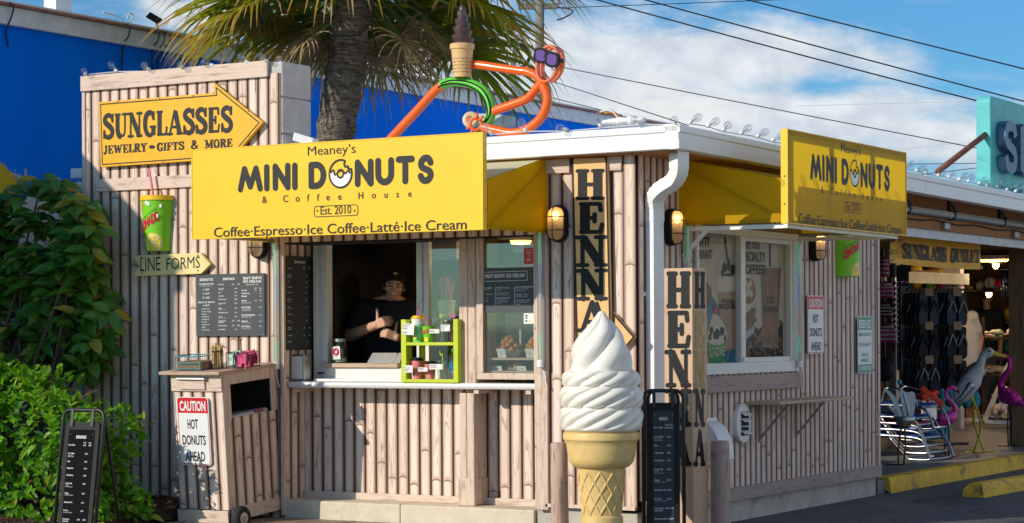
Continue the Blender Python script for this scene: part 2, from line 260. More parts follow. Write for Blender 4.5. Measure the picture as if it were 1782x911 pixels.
# ------------------------------------------------------------------ mesh builder
BASE = {}
X3, Y3, Z3 = Vector((1, 0, 0)), Vector((0, 1, 0)), Vector((0, 0, 1))
class MB:
    def __init__(s): s.v = []; s.f = []; s.uv = {}; s.k = 0
    def add(s, vs, fs):
        o = len(s.v); s.v += [Vector(p) for p in vs]; s.f += [tuple(i+o for i in f) for f in fs]; return o
    def box(s, p0, p1, T=None):
        x0, y0, z0 = p0; x1, y1, z1 = p1
        vs = [Vector(p) for p in ((x0, y0, z0), (x1, y0, z0), (x1, y1, z0), (x0, y1, z0), (x0, y0, z1), (x1, y0, z1), (x1, y1, z1), (x0, y1, z1))]
        if T: vs = [T @ p for p in vs]
        s.add(vs, [(0, 3, 2, 1), (4, 5, 6, 7), (0, 1, 5, 4), (1, 2, 6, 5), (2, 3, 7, 6), (3, 0, 4, 7)]); return s
    def obox(s, c, ux, uy, uz):                                     # box from centre and half vectors
        c, ux, uy, uz = map(Vector, (c, ux, uy, uz))
        vs = [c+ux*i+uy*j+uz*k for k in (-1, 1) for i, j in ((-1, -1), (1, -1), (1, 1), (-1, 1))]
        s.add(vs, [(0, 3, 2, 1), (4, 5, 6, 7), (0, 1, 5, 4), (1, 2, 6, 5), (2, 3, 7, 6), (3, 0, 4, 7)]); return s
    def bar(s, a, b, w, h, up=Z3):
        a, b = Vector(a), Vector(b); d = (b-a); L = d.length; d.normalize(); side = d.cross(Vector(up))
        if side.length < 1e-4: side = d.cross(X3)
        side.normalize(); n = side.cross(d); return s.obox((a+b)/2, d*L/2, side*w/2, n*h/2)
    def tube(s, pts, r, seg=8, closed=False, smooth=0):
        pts = [Vector(p) for p in pts]
        if smooth: pts = catmull(pts, smooth, closed)
        n = len(pts); o = len(s.v); rs = r if isinstance(r, (list, tuple)) else [r]*n
        if len(rs) != n: rs = [rs[0]+(rs[-1]-rs[0])*i/(n-1) for i in range(n)]
        pu_ = None
        for i, p in enumerate(pts):
            t = (pts[(i+1) % n]-pts[i-1]) if closed else (pts[min(i+1, n-1)]-pts[max(i-1, 0)])
            t.normalize()
            if pu_ is None:
                pu_ = t.cross(Z3)
                if pu_.length < .1: pu_ = t.cross(X3)
            pu_ = (pu_-t*pu_.dot(t)).normalized(); q = t.cross(pu_)
            for k in range(seg):
                a = 2*math.pi*k/seg; s.v.append(p+(pu_*math.cos(a)+q*math.sin(a))*rs[i])
        for i in range(n if closed else n-1):
            j = (i+1) % n
            for k in range(seg):
                l = (k+1) % seg; s.f.append((o+i*seg+k, o+i*seg+l, o+j*seg+l, o+j*seg+k))
        if not closed: s.f.append(tuple(o+k for k in range(seg))[::-1]); s.f.append(tuple(o+(n-1)*seg+k for k in range(seg)))
        return s
    def lathe(s, prof, c=(0, 0, 0), seg=24, ax=Z3, cap=True, sweep=2*math.pi, start=0., ux=None):
        c = Vector(c); ax = Vector(ax).normalized()
        if ux is None:
            ux = ax.cross(X3)
            if ux.length < .1: ux = ax.cross(Y3)
            if abs(ax.z) > .9: ux = X3.copy()
        ux = Vector(ux).normalized(); uy = ax.cross(ux); o = len(s.v); full = sweep > 6.28; ns = seg if full else seg+1
        for r, h in prof:
            for k in range(ns):
                a = start+sweep*k/seg; s.v.append(c+ax*h+(ux*math.cos(a)+uy*math.sin(a))*r)
        for i in range(len(prof)-1):
            for k in range(seg):
                l = (k+1) % ns; s.f.append((o+i*ns+k, o+i*ns+l, o+(i+1)*ns+l, o+(i+1)*ns+k))
        if cap:
            if prof[0][0] > 1e-5: s.f.append(tuple(o+k for k in range(ns))[::-1])
            if prof[-1][0] > 1e-5: s.f.append(tuple(o+(len(prof)-1)*ns+k for k in range(ns)))
        return s
    def prism(s, poly, n, d):                                       # closed outline of 3-D points pushed back by d along -n
        n = Vector(n); p = [Vector(q) for q in poly]; m = len(p); o = s.add(p+[q-n*d for q in p], [])
        nn = Vector((0, 0, 0))
        for i in range(m): nn += p[i].cross(p[(i+1) % m])
        fl = nn.dot(n) < 0; a = tuple(o+i for i in range(m)); b = tuple(o+m+i for i in range(m))
        s.f += [a[::-1] if fl else a, b if fl else b[::-1]]
        for i in range(m):
            j = (i+1) % m; q = (o+i, o+m+i, o+m+j, o+j); s.f.append(q[::-1] if fl else q)
        return s
    def ellip(s, c, r, seg=16, rings=10, T=None):
        c = Vector(c); pr = [(math.sin(math.pi*i/rings), -math.cos(math.pi*i/rings)) for i in range(rings+1)]; pr[0] = (1e-6, -1); pr[-1] = (1e-6, 1)
        o = len(s.v); s.lathe(pr, seg=seg, cap=False)
        for i in range(o, len(s.v)):
            q = Vector((s.v[i].x*r[0], s.v[i].y*r[1], s.v[i].z*r[2])); s.v[i] = c+((T @ q) if T else q)
        return s
    def torus(s, c, R, r, ax=Z3, seg=24, sub=8, ry=None, up=None):
        c = Vector(c); ax = Vector(ax).normalized(); u = Vector(up).normalized() if up else (ax.cross(X3) if abs(ax.x) < .9 else ax.cross(Y3)).normalized()
        v = ax.cross(u); ry = ry or R
        return s.tube([c+u*math.cos(t)*ry+v*math.sin(t)*R for t in [2*math.pi*i/seg for i in range(seg)]], r, sub, True)
    def strip(s, pts, wds, O, ux, uy, n, closed=False, cap=True):     # flat ribbon in the plane (O, ux, uy)
        if not closed and len(pts) > 2:                              # break the ribbon at sharp corners, each piece keeps its round ends
            for i in range(1, len(pts)-1):
                a, p, b = pts[i-1], pts[i], pts[i+1]; d1 = (p[0]-a[0], p[1]-a[1]); d2 = (b[0]-p[0], b[1]-p[1]); l = math.hypot(*d1)*math.hypot(*d2)
                if l > 1e-12 and (d1[0]*d2[0]+d1[1]*d2[1])/l < .55:
                    w1 = wds[:i+1] if isinstance(wds, list) else wds; w2 = wds[i:] if isinstance(wds, list) else wds
                    s.strip(pts[:i+1], w1, O, ux, uy, n, False, cap); return s.strip(pts[i:], w2, O, ux, uy, n, False, cap)
        m = len(pts); s.k += 1; z = n*(0.00006*(s.k % 40)); L = []; R = []
        for i in range(m):
            a = pts[i-1] if (i or closed) else pts[0]; b = pts[(i+1) % m] if (i < m-1 or closed) else pts[-1]
            p = pts[i]
            def nrm(q, w_):
                dx, dy = w_[0]-q[0], w_[1]-q[1]; l = math.hypot(dx, dy) or 1e-9; return (-dy/l, dx/l)
            n1 = nrm(a, p) if a != p else nrm(p, b); n2 = nrm(p, b) if p != b else n1
            mx, my = n1[0]+n2[0], n1[1]+n2[1]; l2 = mx*mx+my*my
            if l2 < .3: mx, my = n2; kk = 1.
            else: kk = 2/l2
            w_ = (wds[i] if isinstance(wds, list) else wds)/2; L.append((p[0]+mx*kk*w_, p[1]+my*kk*w_)); R.append((p[0]-mx*kk*w_, p[1]-my*kk*w_))
        P3 = lambda q: O+ux*q[0]+uy*q[1]+z
        o = s.add([P3(q) for q in L]+[P3(q) for q in R], [])
        for i in range(m if closed else m-1):
            j = (i+1) % m; s.f.append((o+m+i, o+m+j, o+j, o+i))
        if cap and not closed:
            for e, q in ((0, pts[1]), (m-1, pts[-2])):
                p = pts[e]; w_ = (wds[e] if isinstance(wds, list) else wds)/2; a0 = math.atan2(p[1]-q[1], p[0]-q[0])
                fan = [P3((p[0]+w_*math.cos(a0+t), p[1]+w_*math.sin(a0+t))) for t in [math.pi*(k/8-.5) for k in range(9)]]
                oo = s.add(fan, []); s.f.append(tuple(range(oo, oo+9)))
        return s
    def poly(s, pts, O, ux, uy, n):
        s.k += 1; z = n*(0.00006*(s.k % 40)); o = s.add([O+ux*x+uy*y+z for x, y in pts], []); s.f.append(tuple(range(o, o+len(pts)))); return s
    def build(s, name, m, parent=None, smooth=False, bevel=0., tag_=None):
        me = bpy.data.meshes.new(name); off = BASE.get(parent)
        if off is None:
            if parent is None:
                xs = [p.x for p in s.v]; ys = [p.y for p in s.v]; off = Vector(((min(xs)+max(xs))/2, (min(ys)+max(ys))/2, min(p.z for p in s.v)))
            else: off = Vector()
        me.from_pydata([p-off for p in s.v], [], s.f); me.update()
        if s.uv:
            ul = me.uv_layers.new(name='UVMap')
            for l in me.loops: ul.data[l.index].uv = s.uv.get(l.vertex_index, (0, 0))
        me.materials.append(M[m] if isinstance(m, str) else m)
        if smooth:
            for p in me.polygons: p.use_smooth = True
        o = bpy.data.objects.new(name, me); COL.objects.link(o)
        if parent: o.parent = parent; BASE[o] = off
        else: o.location = off; BASE[o] = off
        if bevel:
            b = o.modifiers.new('bevel', 'BEVEL'); b.width = bevel; b.segments = 2; b.limit_method = 'ANGLE'; b.angle_limit = rad(40)
        if smooth == 'auto':
            try: me.set_sharp_from_angle(angle=rad(38))
            except Exception: pass
        if tag_: tag(o, *tag_)
        return o
def tag(o, label, cat, group=None, kind=None):
    if label: o['label'] = label
    if cat: o['category'] = cat
    if group: o['group'] = group
    if kind: o['kind'] = kind
    return o
def thing(name, label, cat, loc=(0, 0, 0), group=None):
    o = bpy.data.objects.new(name, None); COL.objects.link(o); o.location = loc; o.empty_display_size = .1; BASE[o] = Vector(loc); return tag(o, label, cat, group)
def dup(root, loc=None, rotz=None, label=None, group=None):
    def cp(o, par):
        c = o.copy(); COL.objects.link(c); c.parent = par
        for ch in [q for q in bpy.data.objects if q.parent == o]: cp(ch, c)
        return c
    r = cp(root, None)
    if loc is not None: r.location = loc
    if rotz is not None: r.rotation_euler = (0, 0, rotz)
    if label: r['label'] = label
    if group: r['group'] = group
    return r
def struct(o): o['kind'] = 'structure'; return o
def catmull(p, n=6, closed=False):
    out = []; m = len(p); g = (lambda i: p[i % m]) if closed else (lambda i: p[max(0, min(m-1, i))])
    V = isinstance(p[0], Vector)
    for i in range(m if closed else m-1):
        a, b, c, d = g(i-1), g(i), g(i+1), g(i+2)
        for k in range(n):
            t = k/n; q = [.5*(2*b[j]+(c[j]-a[j])*t+(2*a[j]-5*b[j]+4*c[j]-d[j])*t*t+(3*b[j]-a[j]-3*c[j]+d[j])*t**3) for j in range(len(b))]
            out.append(Vector(q) if V else tuple(q))
    if not closed: out.append(p[-1])
    return out
# ------------------------------------------------------------------ lettering
_tc = {}
def glyphs(body, bold=0., sp=1., res=3, shear=0.):
    key = (body, bold, sp, res, shear)
    if key in _tc: return _tc[key]
    c = bpy.data.curves.new('lettering', 'FONT'); c.body = body; c.size = 1; c.resolution_u = res; c.offset = bold; c.space_character = sp; c.shear = shear; c.fill_mode = 'FRONT'
    o = bpy.data.objects.new('lettering', c); COL.objects.link(o); dg = bpy.context.evaluated_depsgraph_get(); me = bpy.data.meshes.new_from_object(o.evaluated_get(dg))
    r = ([(v.co.x, v.co.y) for v in me.vertices], [tuple(p.vertices) for p in me.polygons])
    bpy.data.objects.remove(o); bpy.data.curves.remove(c); bpy.data.meshes.remove(me); _tc[key] = r; return r
CAPH = max(y for x, y in glyphs('H')[0])
def text(mb, body, p0, p1, up, n, bold=0., sp=1., res=3, fn=None):   # baseline p0 -> p1, up = vector of one cap height
    vs, fs = glyphs(body, bold, sp, res); x0 = min(x for x, y in vs); x1 = max(x for x, y in vs)
    p0, p1, up, n = Vector(p0), Vector(p1), Vector(up), Vector(n); ux = (p1-p0)/(x1-x0); uy = up/CAPH
    mb.k += 1; q = [p0+ux*(x-x0)+uy*y+n*(0.00006*(mb.k % 40)) for x, y in vs]
    if fn: q = [fn(p) for p in q]
    mb.add(q, fs)
def textw(body, bold=0., sp=1., res=3):
    vs, _ = glyphs(body, bold, sp, res); return (max(x for x, y in vs)-min(x for x, y in vs))/CAPH
def tline(mb, body, O, ux, uy, n, x, y, h, align='l', bold=0., sp=1., cond=.85, res=1):   # in sign units
    wd = textw(body, bold, sp, res)*h*cond; x0 = x-(wd/2 if align == 'c' else wd if align == 'r' else 0)
    text(mb, body, O+ux*x0+uy*y, O+ux*(x0+wd)+uy*y, uy*h, n, bold, sp, res)
def sm(pts, n=6): return catmull(pts, n)
# heavy serif capitals drawn as strokes: K thick stem, k thin stroke, s serif bar
S_ = [(.60, .70), (.56, .86), (.36, .95), (.17, .86), (.15, .70), (.30, .57), (.48, .46), (.60, .30), (.55, .13), (.35, .05), (.15, .13), (.10, .30)]
SER = {
 'H': (.84, [('K', [(.2, .02), (.2, .98)]), ('K', [(.64, .02), (.64, .98)]), ('k', [(.2, .5), (.64, .5)])], [(.2, 0), (.2, 1), (.64, 0), (.64, 1)]),
 'E': (.74, [('K', [(.2, .02), (.2, .98)]), ('k', [(.1, .95), (.6, .95), (.62, .74)]), ('k', [(.2, .5), (.46, .5)]), ('k', [(.46, .62), (.46, .38)]), ('k', [(.1, .05), (.62, .05), (.66, .29)])], []),
 'N': (.88, [('k', [(.17, .02), (.17, .98)]), ('K', [(.19, .92), (.67, .08)]), ('k', [(.69, .02), (.69, .98)])], [(.17, 0), (.13, 1), (.69, 1), (.69, 0)]),
 'A': (.88, [('k', [(.12, .02), (.40, .96)]), ('K', [(.44, .94), (.70, .04)]), ('k', [(.22, .32), (.60, .32)])], [(.12, 0), (.70, 0)]),
 'S': (.72, [('W', sm(S_)), ('k', [(.62, .68), (.62, .96)]), ('k', [(.09, .32), (.09, .04)])], []),
 'U': (.82, [('K', sm([(.2, .97), (.2, .35), (.28, .12), (.42, .06)])), ('k', sm([(.42, .06), (.58, .13), (.64, .35), (.64, .97)]))], [(.2, 1), (.64, 1)]),
 'G': (.82, [('W', sm([(.66, .70), (.60, .87), (.44, .95), (.26, .87), (.17, .66), (.17, .36), (.27, .13), (.45, .05), (.64, .12)])), ('k', [(.67, .68), (.67, .96)]), ('K', [(.65, .04), (.65, .40)])], [(.62, .43)]),
 'L': (.68, [('K', [(.2, .02), (.2, .98)]), ('k', [(.1, .05), (.58, .05), (.62, .32)])], [(.2, 1)]),
 'D': (.82, [('K', [(.2, .03), (.2, .97)]), ('W', sm([(.1, .95), (.38, .95), (.58, .84), (.65, .5), (.58, .16), (.38, .05), (.1, .05)]))], []),
 'R': (.84, [('K', [(.2, .02), (.2, .98)]), ('W', sm([(.1, .95), (.42, .95), (.58, .86), (.58, .64), (.42, .53), (.22, .52)])), ('K', [(.42, .5), (.68, .05)])], [(.2, 0), (.72, 0)]),
 'P': (.78, [('K', [(.2, .02), (.2, .98)]), ('W', sm([(.1, .95), (.42, .95), (.60, .86), (.60, .60), (.42, .48), (.22, .47)]))], [(.2, 0)]),
 'I': (.40, [('K', [(.2, .02), (.2, .98)])], [(.2, 0), (.2, 1)]),
 'C': (.76, [('W', sm([(.63, .70), (.57, .87), (.42, .95), (.25, .87), (.17, .66), (.17, .36), (.27, .13), (.44, .05), (.60, .14), (.66, .28)])), ('k', [(.64, .68), (.64, .96)])], []),
 'F': (.68, [('K', [(.2, .02), (.2, .98)]), ('k', [(.1, .95), (.58, .95), (.60, .70)]), ('k', [(.2, .5), (.45, .5)]), ('k', [(.45, .62), (.45, .38)])], [(.2, 0)]),
 'T': (.74, [('K', [(.37, .02), (.37, .95)]), ('k', [(.08, .70), (.10, .95), (.64, .95), (.66, .70)])], [(.37, 0)]),
 'J': (.56, [('K', sm([(.34, .97), (.34, .3), (.28, .08), (.14, .04), (.08, .2)]))], [(.34, 1)]),
 'K': (.84, [('K', [(.2, .02), (.2, .98)]), ('k', [(.64, .95), (.26, .45)]), ('K', [(.36, .55), (.66, .05)])], [(.2, 0), (.2, 1), (.66, 1), (.68, 0)]),
 'V': (.82, [('K', [(.16, .96), (.40, .06)]), ('k', [(.42, .06), (.66, .96)])], [(.16, 1), (.66, 1)]),
 'W': (1.16, [('K', [(.16, .96), (.36, .06)]), ('k', [(.36, .06), (.56, .90)]), ('K', [(.56, .92), (.76, .06)]), ('k', [(.76, .06), (.98, .96)])], [(.16, 1), (.98, 1)]),
 'Y': (.80, [('K', [(.14, .96), (.40, .48)]), ('k', [(.64, .96), (.42, .50)]), ('K', [(.40, .02), (.40, .5)])], [(.14, 1), (.64, 1), (.40, 0)]),
 'O': (.82, [('W', sm([(.41, .96), (.24, .88), (.16, .66), (.16, .34), (.24, .12), (.41, .04), (.58, .12), (.66, .34), (.66, .66), (.58, .88), (.41, .96)]))], []),
 'M': (1.04, [('k', [(.17, .02), (.17, .98)]), ('K', [(.18, .94), (.50, .12)]), ('k', [(.50, .12), (.82, .94)]), ('K', [(.84, .02), (.84, .98)])], [(.17, 0), (.13, 1), (.84, 0), (.88, 1)]),
 '&': (.86, [('W', sm([(.70, .40), (.60, .14), (.36, .04), (.16, .16), (.22, .40), (.46, .60), (.50, .82), (.36, .95), (.24, .82), (.34, .58), (.72, .05)]))], []),
 '.': (.30, [('D', [(.15, .46), (.15, .54)])], []), ' ': (.34, [], []),
}
def sertext(mb, body, p0, p1, up, n, thick=.24, thin=.10, gap=.0, serif=.30):
    tot = sum(SER[c][0]+gap for c in body)-gap; p0, p1, up, n = map(Vector, (p0, p1, up, n)); ux = (p1-p0)/tot; x = 0
    for c in body:
        wd, st, se = SER[c]; O = p0+ux*x
        for k, pts in st:
            if k == 'K': mb.strip(pts, thick, O, ux, up, n, cap=False)
            elif k == 'k': mb.strip(pts, thin, O, ux, up, n)
            elif k == 'D': mb.strip(pts, thick*.9, O, ux, up, n)
            else:
                m = len(pts); mb.strip(pts, [thin+(thick-thin)*(.25+.75*math.sin(math.pi*i/(m-1))) for i in range(m)], O, ux, up, n)
        for sx, sy in se: mb.strip([(sx-serif/2, sy+(.05 if sy < .3 else -.05)), (sx+serif/2, sy+(.05 if sy < .3 else -.05))], thin, O, ux, up, n)
        x += wd+gap
# ================================================================== ground
mb = MB(); mb.add([(-60, -40, -.004), (90, -40, -.004), (90, 160, -.004), (-60, 160, -.004)], [(0, 1, 2, 3)]); struct(mb.build('asphalt', 'asphalt'))
mb = MB(); mb.add([(2.7, -30, 0), (60, -30, 0), (60, 60, 0), (2.7, 60, 0)], [(0, 1, 2, 3)]); struct(mb.build('bounce_ground_side', 'concrete'))  # pale ground added out of view to bounce sun onto the shaded side
mb = MB(); mb.add([(-40, -30, 0), (2.7, -30, 0), (2.7, -4.2, 0), (-40, -4.2, 0)], [(0, 1, 2, 3)]); struct(mb.build('bounce_ground_front', 'concrete'))  # unseen pale ground added in front, bounces sun up onto the walls
mb = MB()                                                           # boards of the walk in front of the window
for i in range(26):
    x = -3.42+i*.145; mb.box((x+.004, -3.2, .0), (x+.139, -.012, .034+random.uniform(-.002, .002)))
struct(mb.build('boardwalk', 'deck_wood'))
mb = MB(); n_ = 36; o = 0                                           # planted bed, mounded against the wall
for j in range(n_+1):
    for i in range(n_+1):
        x = -6.45+i*(3.0/n_); y = -3.4+j*(3.36/n_); h = .05+.11*max(0, (y+2.2)/2.2)*max(0, min(1, (-3.45-x)/.5))
        mb.v.append(Vector((x, y, h+random.uniform(-.012, .012))))
for j in range(n_):
    for i in range(n_): k = j*(n_+1)+i; mb.f.append((k, k+1, k+n_+2, k+n_+1))
struct(mb.build('planting_bed', 'mulch_soil', smooth=True))
mb = MB()
for i in range(2600):
    x = random.uniform(-6.3, -3.5); y = random.uniform(-3.2, -.1); h = .05+.11*max(0, (y+2.2)/2.2)*max(0, min(1, (-3.45-x)/.5))
    a = random.uniform(0, 6.3); l = random.uniform(.012, .035); mb.obox((x, y, h+.008), (math.cos(a)*l, math.sin(a)*l, random.uniform(-.01, .012)), (-math.sin(a)*.005, math.cos(a)*.005, 0), (0, 0, .003))
tag(mb.build('bark_mulch', 'mulch_chip'), None, None, None, 'stuff')
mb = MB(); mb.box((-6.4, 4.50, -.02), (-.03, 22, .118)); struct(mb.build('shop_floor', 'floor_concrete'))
mb = MB(); y0 = 4.70; L_ = [(-.03, 0), (.0, .0), (-.012, .12), (-.03, .135), (-.16, .135), (-.17, .10)]
pts = [Vector((x+.02, y, z)) for y in (4.68, 8, 12, 22) for x, z in ((.005, -.01), (-.008, .115), (-.025, .130), (-.15, .130), (-.16, .10))]
mb.add(pts, [(j*5+i, j*5+i+1, (j+1)*5+i+1, (j+1)*5+i) for j in range(3) for i in range(4)]+[(0, 1, 2, 3, 4)]); struct(mb.build('kerb', 'kerb_yellow'))
mb = MB(); mb.box((.55, 5.78, 0.0), (3.4, 5.86, .004)); struct(mb.build('bay_line', 'kerb_yellow'))
# ================================================================== the stand
stand = thing('donut_stand', 'small donut stand clad in painted bamboo style boards with white roof edge', 'stand', (0, 0, 0))
def planks(mb, O, ux, s0, s1, z0, z1, n, ph=0., p=.095, k0=0, dep=.008):
    O, ux, n = Vector(O), Vector(ux), Vector(n); s = s0
    fs = (0, .03, .10, .3, .5, .7, .9, .97)
    cuts = sorted({s0, s1} | {i*p+f*p+ph for i in range(int((s0-ph)/p)-1, int((s1-ph)/p)+2) for f in fs if s0 < i*p+f*p+ph < s1})
    prev = None
    for c in cuts:
        t = (c-ph)/p; f = t-math.floor(t); d = dep*(1-abs(2*f-1)**6)
        idx = len(mb.v); mb.v += [O+ux*c+Z3*z0+n*d, O+ux*c+Z3*z1+n*d]
        for q, z in ((idx, z0), (idx+1, z1)): mb.uv[q] = (t+k0, z)
        if prev is not None:
            # a vertex on the seam belongs to the plank on its left
            if abs(f) < 1e-6:
                for q in (idx, idx+1): mb.uv[q] = (t+k0-1e-4, mb.uv[q][1])
            mb.f.append((prev, idx, idx+1, prev+1) if ux.cross(Z3).dot(n) > 0 else (prev, prev+1, idx+1, idx))
            if abs(f) < 1e-6:
                mb.v += [mb.v[idx].copy(), mb.v[idx+1].copy()]; mb.uv[idx+2] = (t+k0+1e-4, z0); mb.uv[idx+3] = (t+k0+1e-4, z1); idx += 2
        prev = idx
NF, NS = Vector((0, -1, 0)), Vector((1, 0, 0))
XL, XP = -4.80, -2.93      # left wall ends; window recess runs XP..XR
XR = -.79
mb = MB(); planks(mb, (0, 0, 0), X3, XL, XP, .02, 3.30, NF); mb.build('left_wall_planks', 'plank', stand)
mb = MB(); planks(mb, (0, 0, 0), X3, XR, -.10, .19, 2.50, NF, k0=90); planks(mb, (0, -.013, 0), X3, -.10, -.002, .19, 2.56, NF, k0=90, ph=-.10, p=.1, dep=.004); mb.build('front_wall_planks', 'plank', stand)
mb = MB(); planks(mb, (0, .28, 0), X3, XP, XR, .20, 1.0, NF, ph=-.01, k0=140); mb.build('lower_wall_planks', 'plank', stand)
mb = MB(); planks(mb, (XP, 0, 0), Y3, .0, .36, .10, 2.08, NS, k0=200); mb.build('recess_side_planks', 'plank', stand)
mb = MB(); planks(mb, (0, 0, 0), X3, XP, XR, 2.05, 2.52, NF, k0=240); mb.build('header_planks', 'plank', stand)
WB0, WB1, WZ0, WZ1 = .86, 2.69, 1.075, 2.13
mb = MB()
planks(mb, (0, 0, 0), Y3, .0, WB0, .25, 2.58, NS, k0=300); planks(mb, (0, 0, 0), Y3, WB0, WB1, .25, WZ0-.0, NS, k0=300); planks(mb, (0, 0, 0), Y3, WB0, WB1, WZ1, 2.58, NS, k0=300); planks(mb, (0, 0, 0), Y3, WB1, 4.40, .25, 2.58, NS, k0=300)
planks(mb, (.010, 0, 0), Y3, 4.40, 4.47, .15, 2.45, NS, k0=400, p=.07, ph=4.40, dep=.005); mb.build('side_wall_planks', 'plank_side', stand)
# solid cores, foundations
mb = MB(); mb.box((XL, .004, .0), (XP-.004, .34, 3.30)); mb.box((XL+.02, .34, .0), (XP-.3, 2.4, 2.6)); mb.build('wall_core', 'block', stand)
mb = MB(); mb.box((-.30, .02, -.02), (-.02, 4.43, .17)); mb.box((XR-.0, .02, -.02), (-.30, .3, .19)); mb.build('foundation', 'concrete', stand, bevel=.006)
mb = MB()
for x0, x1 in ((-2.915, -1.9), (-1.897, -.80)): mb.box((x0, -.005, -.02), (x1, .279, .165))
mb.build('curb', 'curb_cream', stand, bevel=.012)
mb = MB(); mb.box((XP+.012, .236, .1655), (-1.50, .268, .215)); mb.box((-1.37, .236, .1655), (XR, .268, .215)); mb.box((-.70, -.03, .19), (-.012, -.013, .215)); mb.build('base_board', 'trim', stand, bevel=.003)
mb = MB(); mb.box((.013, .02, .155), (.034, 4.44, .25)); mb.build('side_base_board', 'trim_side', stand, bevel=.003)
# trim boards on the left wall
mb = MB(); mb.box((-4.835, -.035, 3.275), (-3.03, -.0125, 3.395)); mb.build('top_trim', 'trim', stand, bevel=.004)
mb = MB(); a0, a1 = fr(171, 325), fr(340, 318); mb.box((a0.x, -.030, 2.49), (XP+.0, -.0125, 2.585)); mb.build('middle_trim', 'trim', stand, bevel=.004)
mb = MB(); mb.box((-4.835, -.02, .02), (-4.803, .3, 3.27)); mb.build('edge_trim', 'trim_v', stand, bevel=.004)
for p0_, p1_ in (((-.69, -.034, 2.46), (-.497, -.013, 2.556)), ((-.225, -.034, 2.46), (-.102, -.014, 2.556))): mb = MB(); mb.box(p0_, p1_); mb.build('upper_trim', 'trim', stand, bevel=.004)
# concrete block end of the parapet
mb = MB()
for i, (z0, z1) in enumerate(((2.30, 2.57), (2.575, 2.85), (2.857, 3.12), (3.127, 3.385))): mb.box((-3.06, .0, z0), (-2.915+(.0 if i else .01), .36, z1))
mb.box((-2.95, .1, 2.62), (-2.85, .18, 2.72)); mb.box((-2.90, .3, 2.64), (-2.82, .42, 2.70)); mb.build('parapet_blocks', 'block', stand, bevel=.012)
mb = MB(); mb.box((-5.02, .05, 2.50), (-4.83, .25, 2.58)); mb.box((-5.02, .05, 2.61), (-4.90, .25, 2.69)); mb.build('gutter_end', 'white_paint', stand, bevel=.01)
# roof, fascia and eaves
OF, OS = -.15, .38
zt = lambda y: 2.735-.0125*max(0, y)
mb = MB(); mb.add([(-2.92, OF+.1, 2.70), (OS-.1, OF+.1, 2.70), (OS-.1, 4.5, 2.66), (-2.92, 4.5, 2.66), (-2.92, OF+.1, 2.59), (OS-.1, OF+.1, 2.59), (OS-.1, 4.5, 2.545), (-2.92, 4.5, 2.545)], [(0, 1, 2, 3), (7, 6, 5, 4), (0, 4, 5, 1), (1, 5, 6, 2), (2, 6, 7, 3), (3, 7, 4, 0)]); mb.build('roof', 'white_paint', stand)
def fascia(mb, A, B, zA, zB, n):
    prof = ((-.10, .0), (.0, -.004), (.018, -.012), (.018, -.05), (.006, -.056), (.006, -.10), (.010, -.103), (.010, -.16), (-.06, -.165))
    A, B, n = Vector(A), Vector(B), Vector(n); o = mb.add([A+n*d+Z3*(zA+h) for d, h in prof]+[B+n*d+Z3*(zB+h) for d, h in prof], []); m = len(prof)
    for i in range(m-1): mb.f.append((o+i, o+i+1, o+m+i+1, o+m+i))
    mb.f.append(tuple(range(o, o+m))); mb.f.append(tuple(range(o+m, o+2*m))[::-1])
mb = MB(); fascia(mb, (-2.90, OF, 0), (OS+.0, OF, 0), 2.715, 2.735, NF); fascia(mb, (OS, OF-.018, 0), (OS, 4.55, 0), 2.735, 2.69, NS); mb.build('fascia', 'gutter_white', stand, bevel=.002)
mb = MB(); mb.box((.02, OF+.05, 2.555), (OS-.06, 4.5, 2.568)); mb.box((-2.9, OF+.04, 2.558), (.02, .0, 2.568)); mb.build('soffit', 'plywood', stand)
# interior of the stand
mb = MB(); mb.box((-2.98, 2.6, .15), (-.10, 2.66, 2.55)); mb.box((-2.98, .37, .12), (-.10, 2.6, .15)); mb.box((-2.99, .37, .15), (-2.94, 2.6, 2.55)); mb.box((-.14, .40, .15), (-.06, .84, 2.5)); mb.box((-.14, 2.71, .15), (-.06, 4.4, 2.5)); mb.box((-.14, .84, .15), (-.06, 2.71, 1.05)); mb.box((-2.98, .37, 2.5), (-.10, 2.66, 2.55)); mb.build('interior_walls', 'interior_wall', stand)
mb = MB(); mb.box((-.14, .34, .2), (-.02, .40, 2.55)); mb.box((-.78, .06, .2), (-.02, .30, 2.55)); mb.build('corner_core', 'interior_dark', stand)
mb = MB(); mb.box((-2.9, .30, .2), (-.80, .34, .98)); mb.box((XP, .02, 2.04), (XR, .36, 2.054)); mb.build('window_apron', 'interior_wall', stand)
# posts round the windows
P0, P1 = fr(799, 700, .10), fr(827, 700, .10)
mb = MB()
for (u0, u1, b, z0, z1) in ((799, 813.5, .08, .98, 2.05), (814.5, 828, .085, .98, 2.05)): mb.box((fr(u0, 600, b).x, b, z0), (fr(u1, 600, b).x, .37, z1))
mb.build('window_post', 'trim_v', stand, bevel=.006)
mb = MB()
for i in range(2): mb.box((P0.x+i*.062, .10, .166), (P0.x+.060+i*.062, .28, .96))
mb.box((P0.x-.008, .09, .166), (P0.x+.13, .278, .36)); mb.build('counter_pillar', 'trim_v', stand, bevel=.008)
xa, xb = fr(933, 700, -.03).x, fr(953, 700, -.03).x
for p0_, p1_ in (((xa, -.03, .17), (xb, .04, 2.05)), ((XP-.0, -.028, .05), (XP+.035, .0, 2.3))): mb = MB(); mb.box(p0_, p1_); mb.build('corner_post', 'trim_v', stand, bevel=.006)
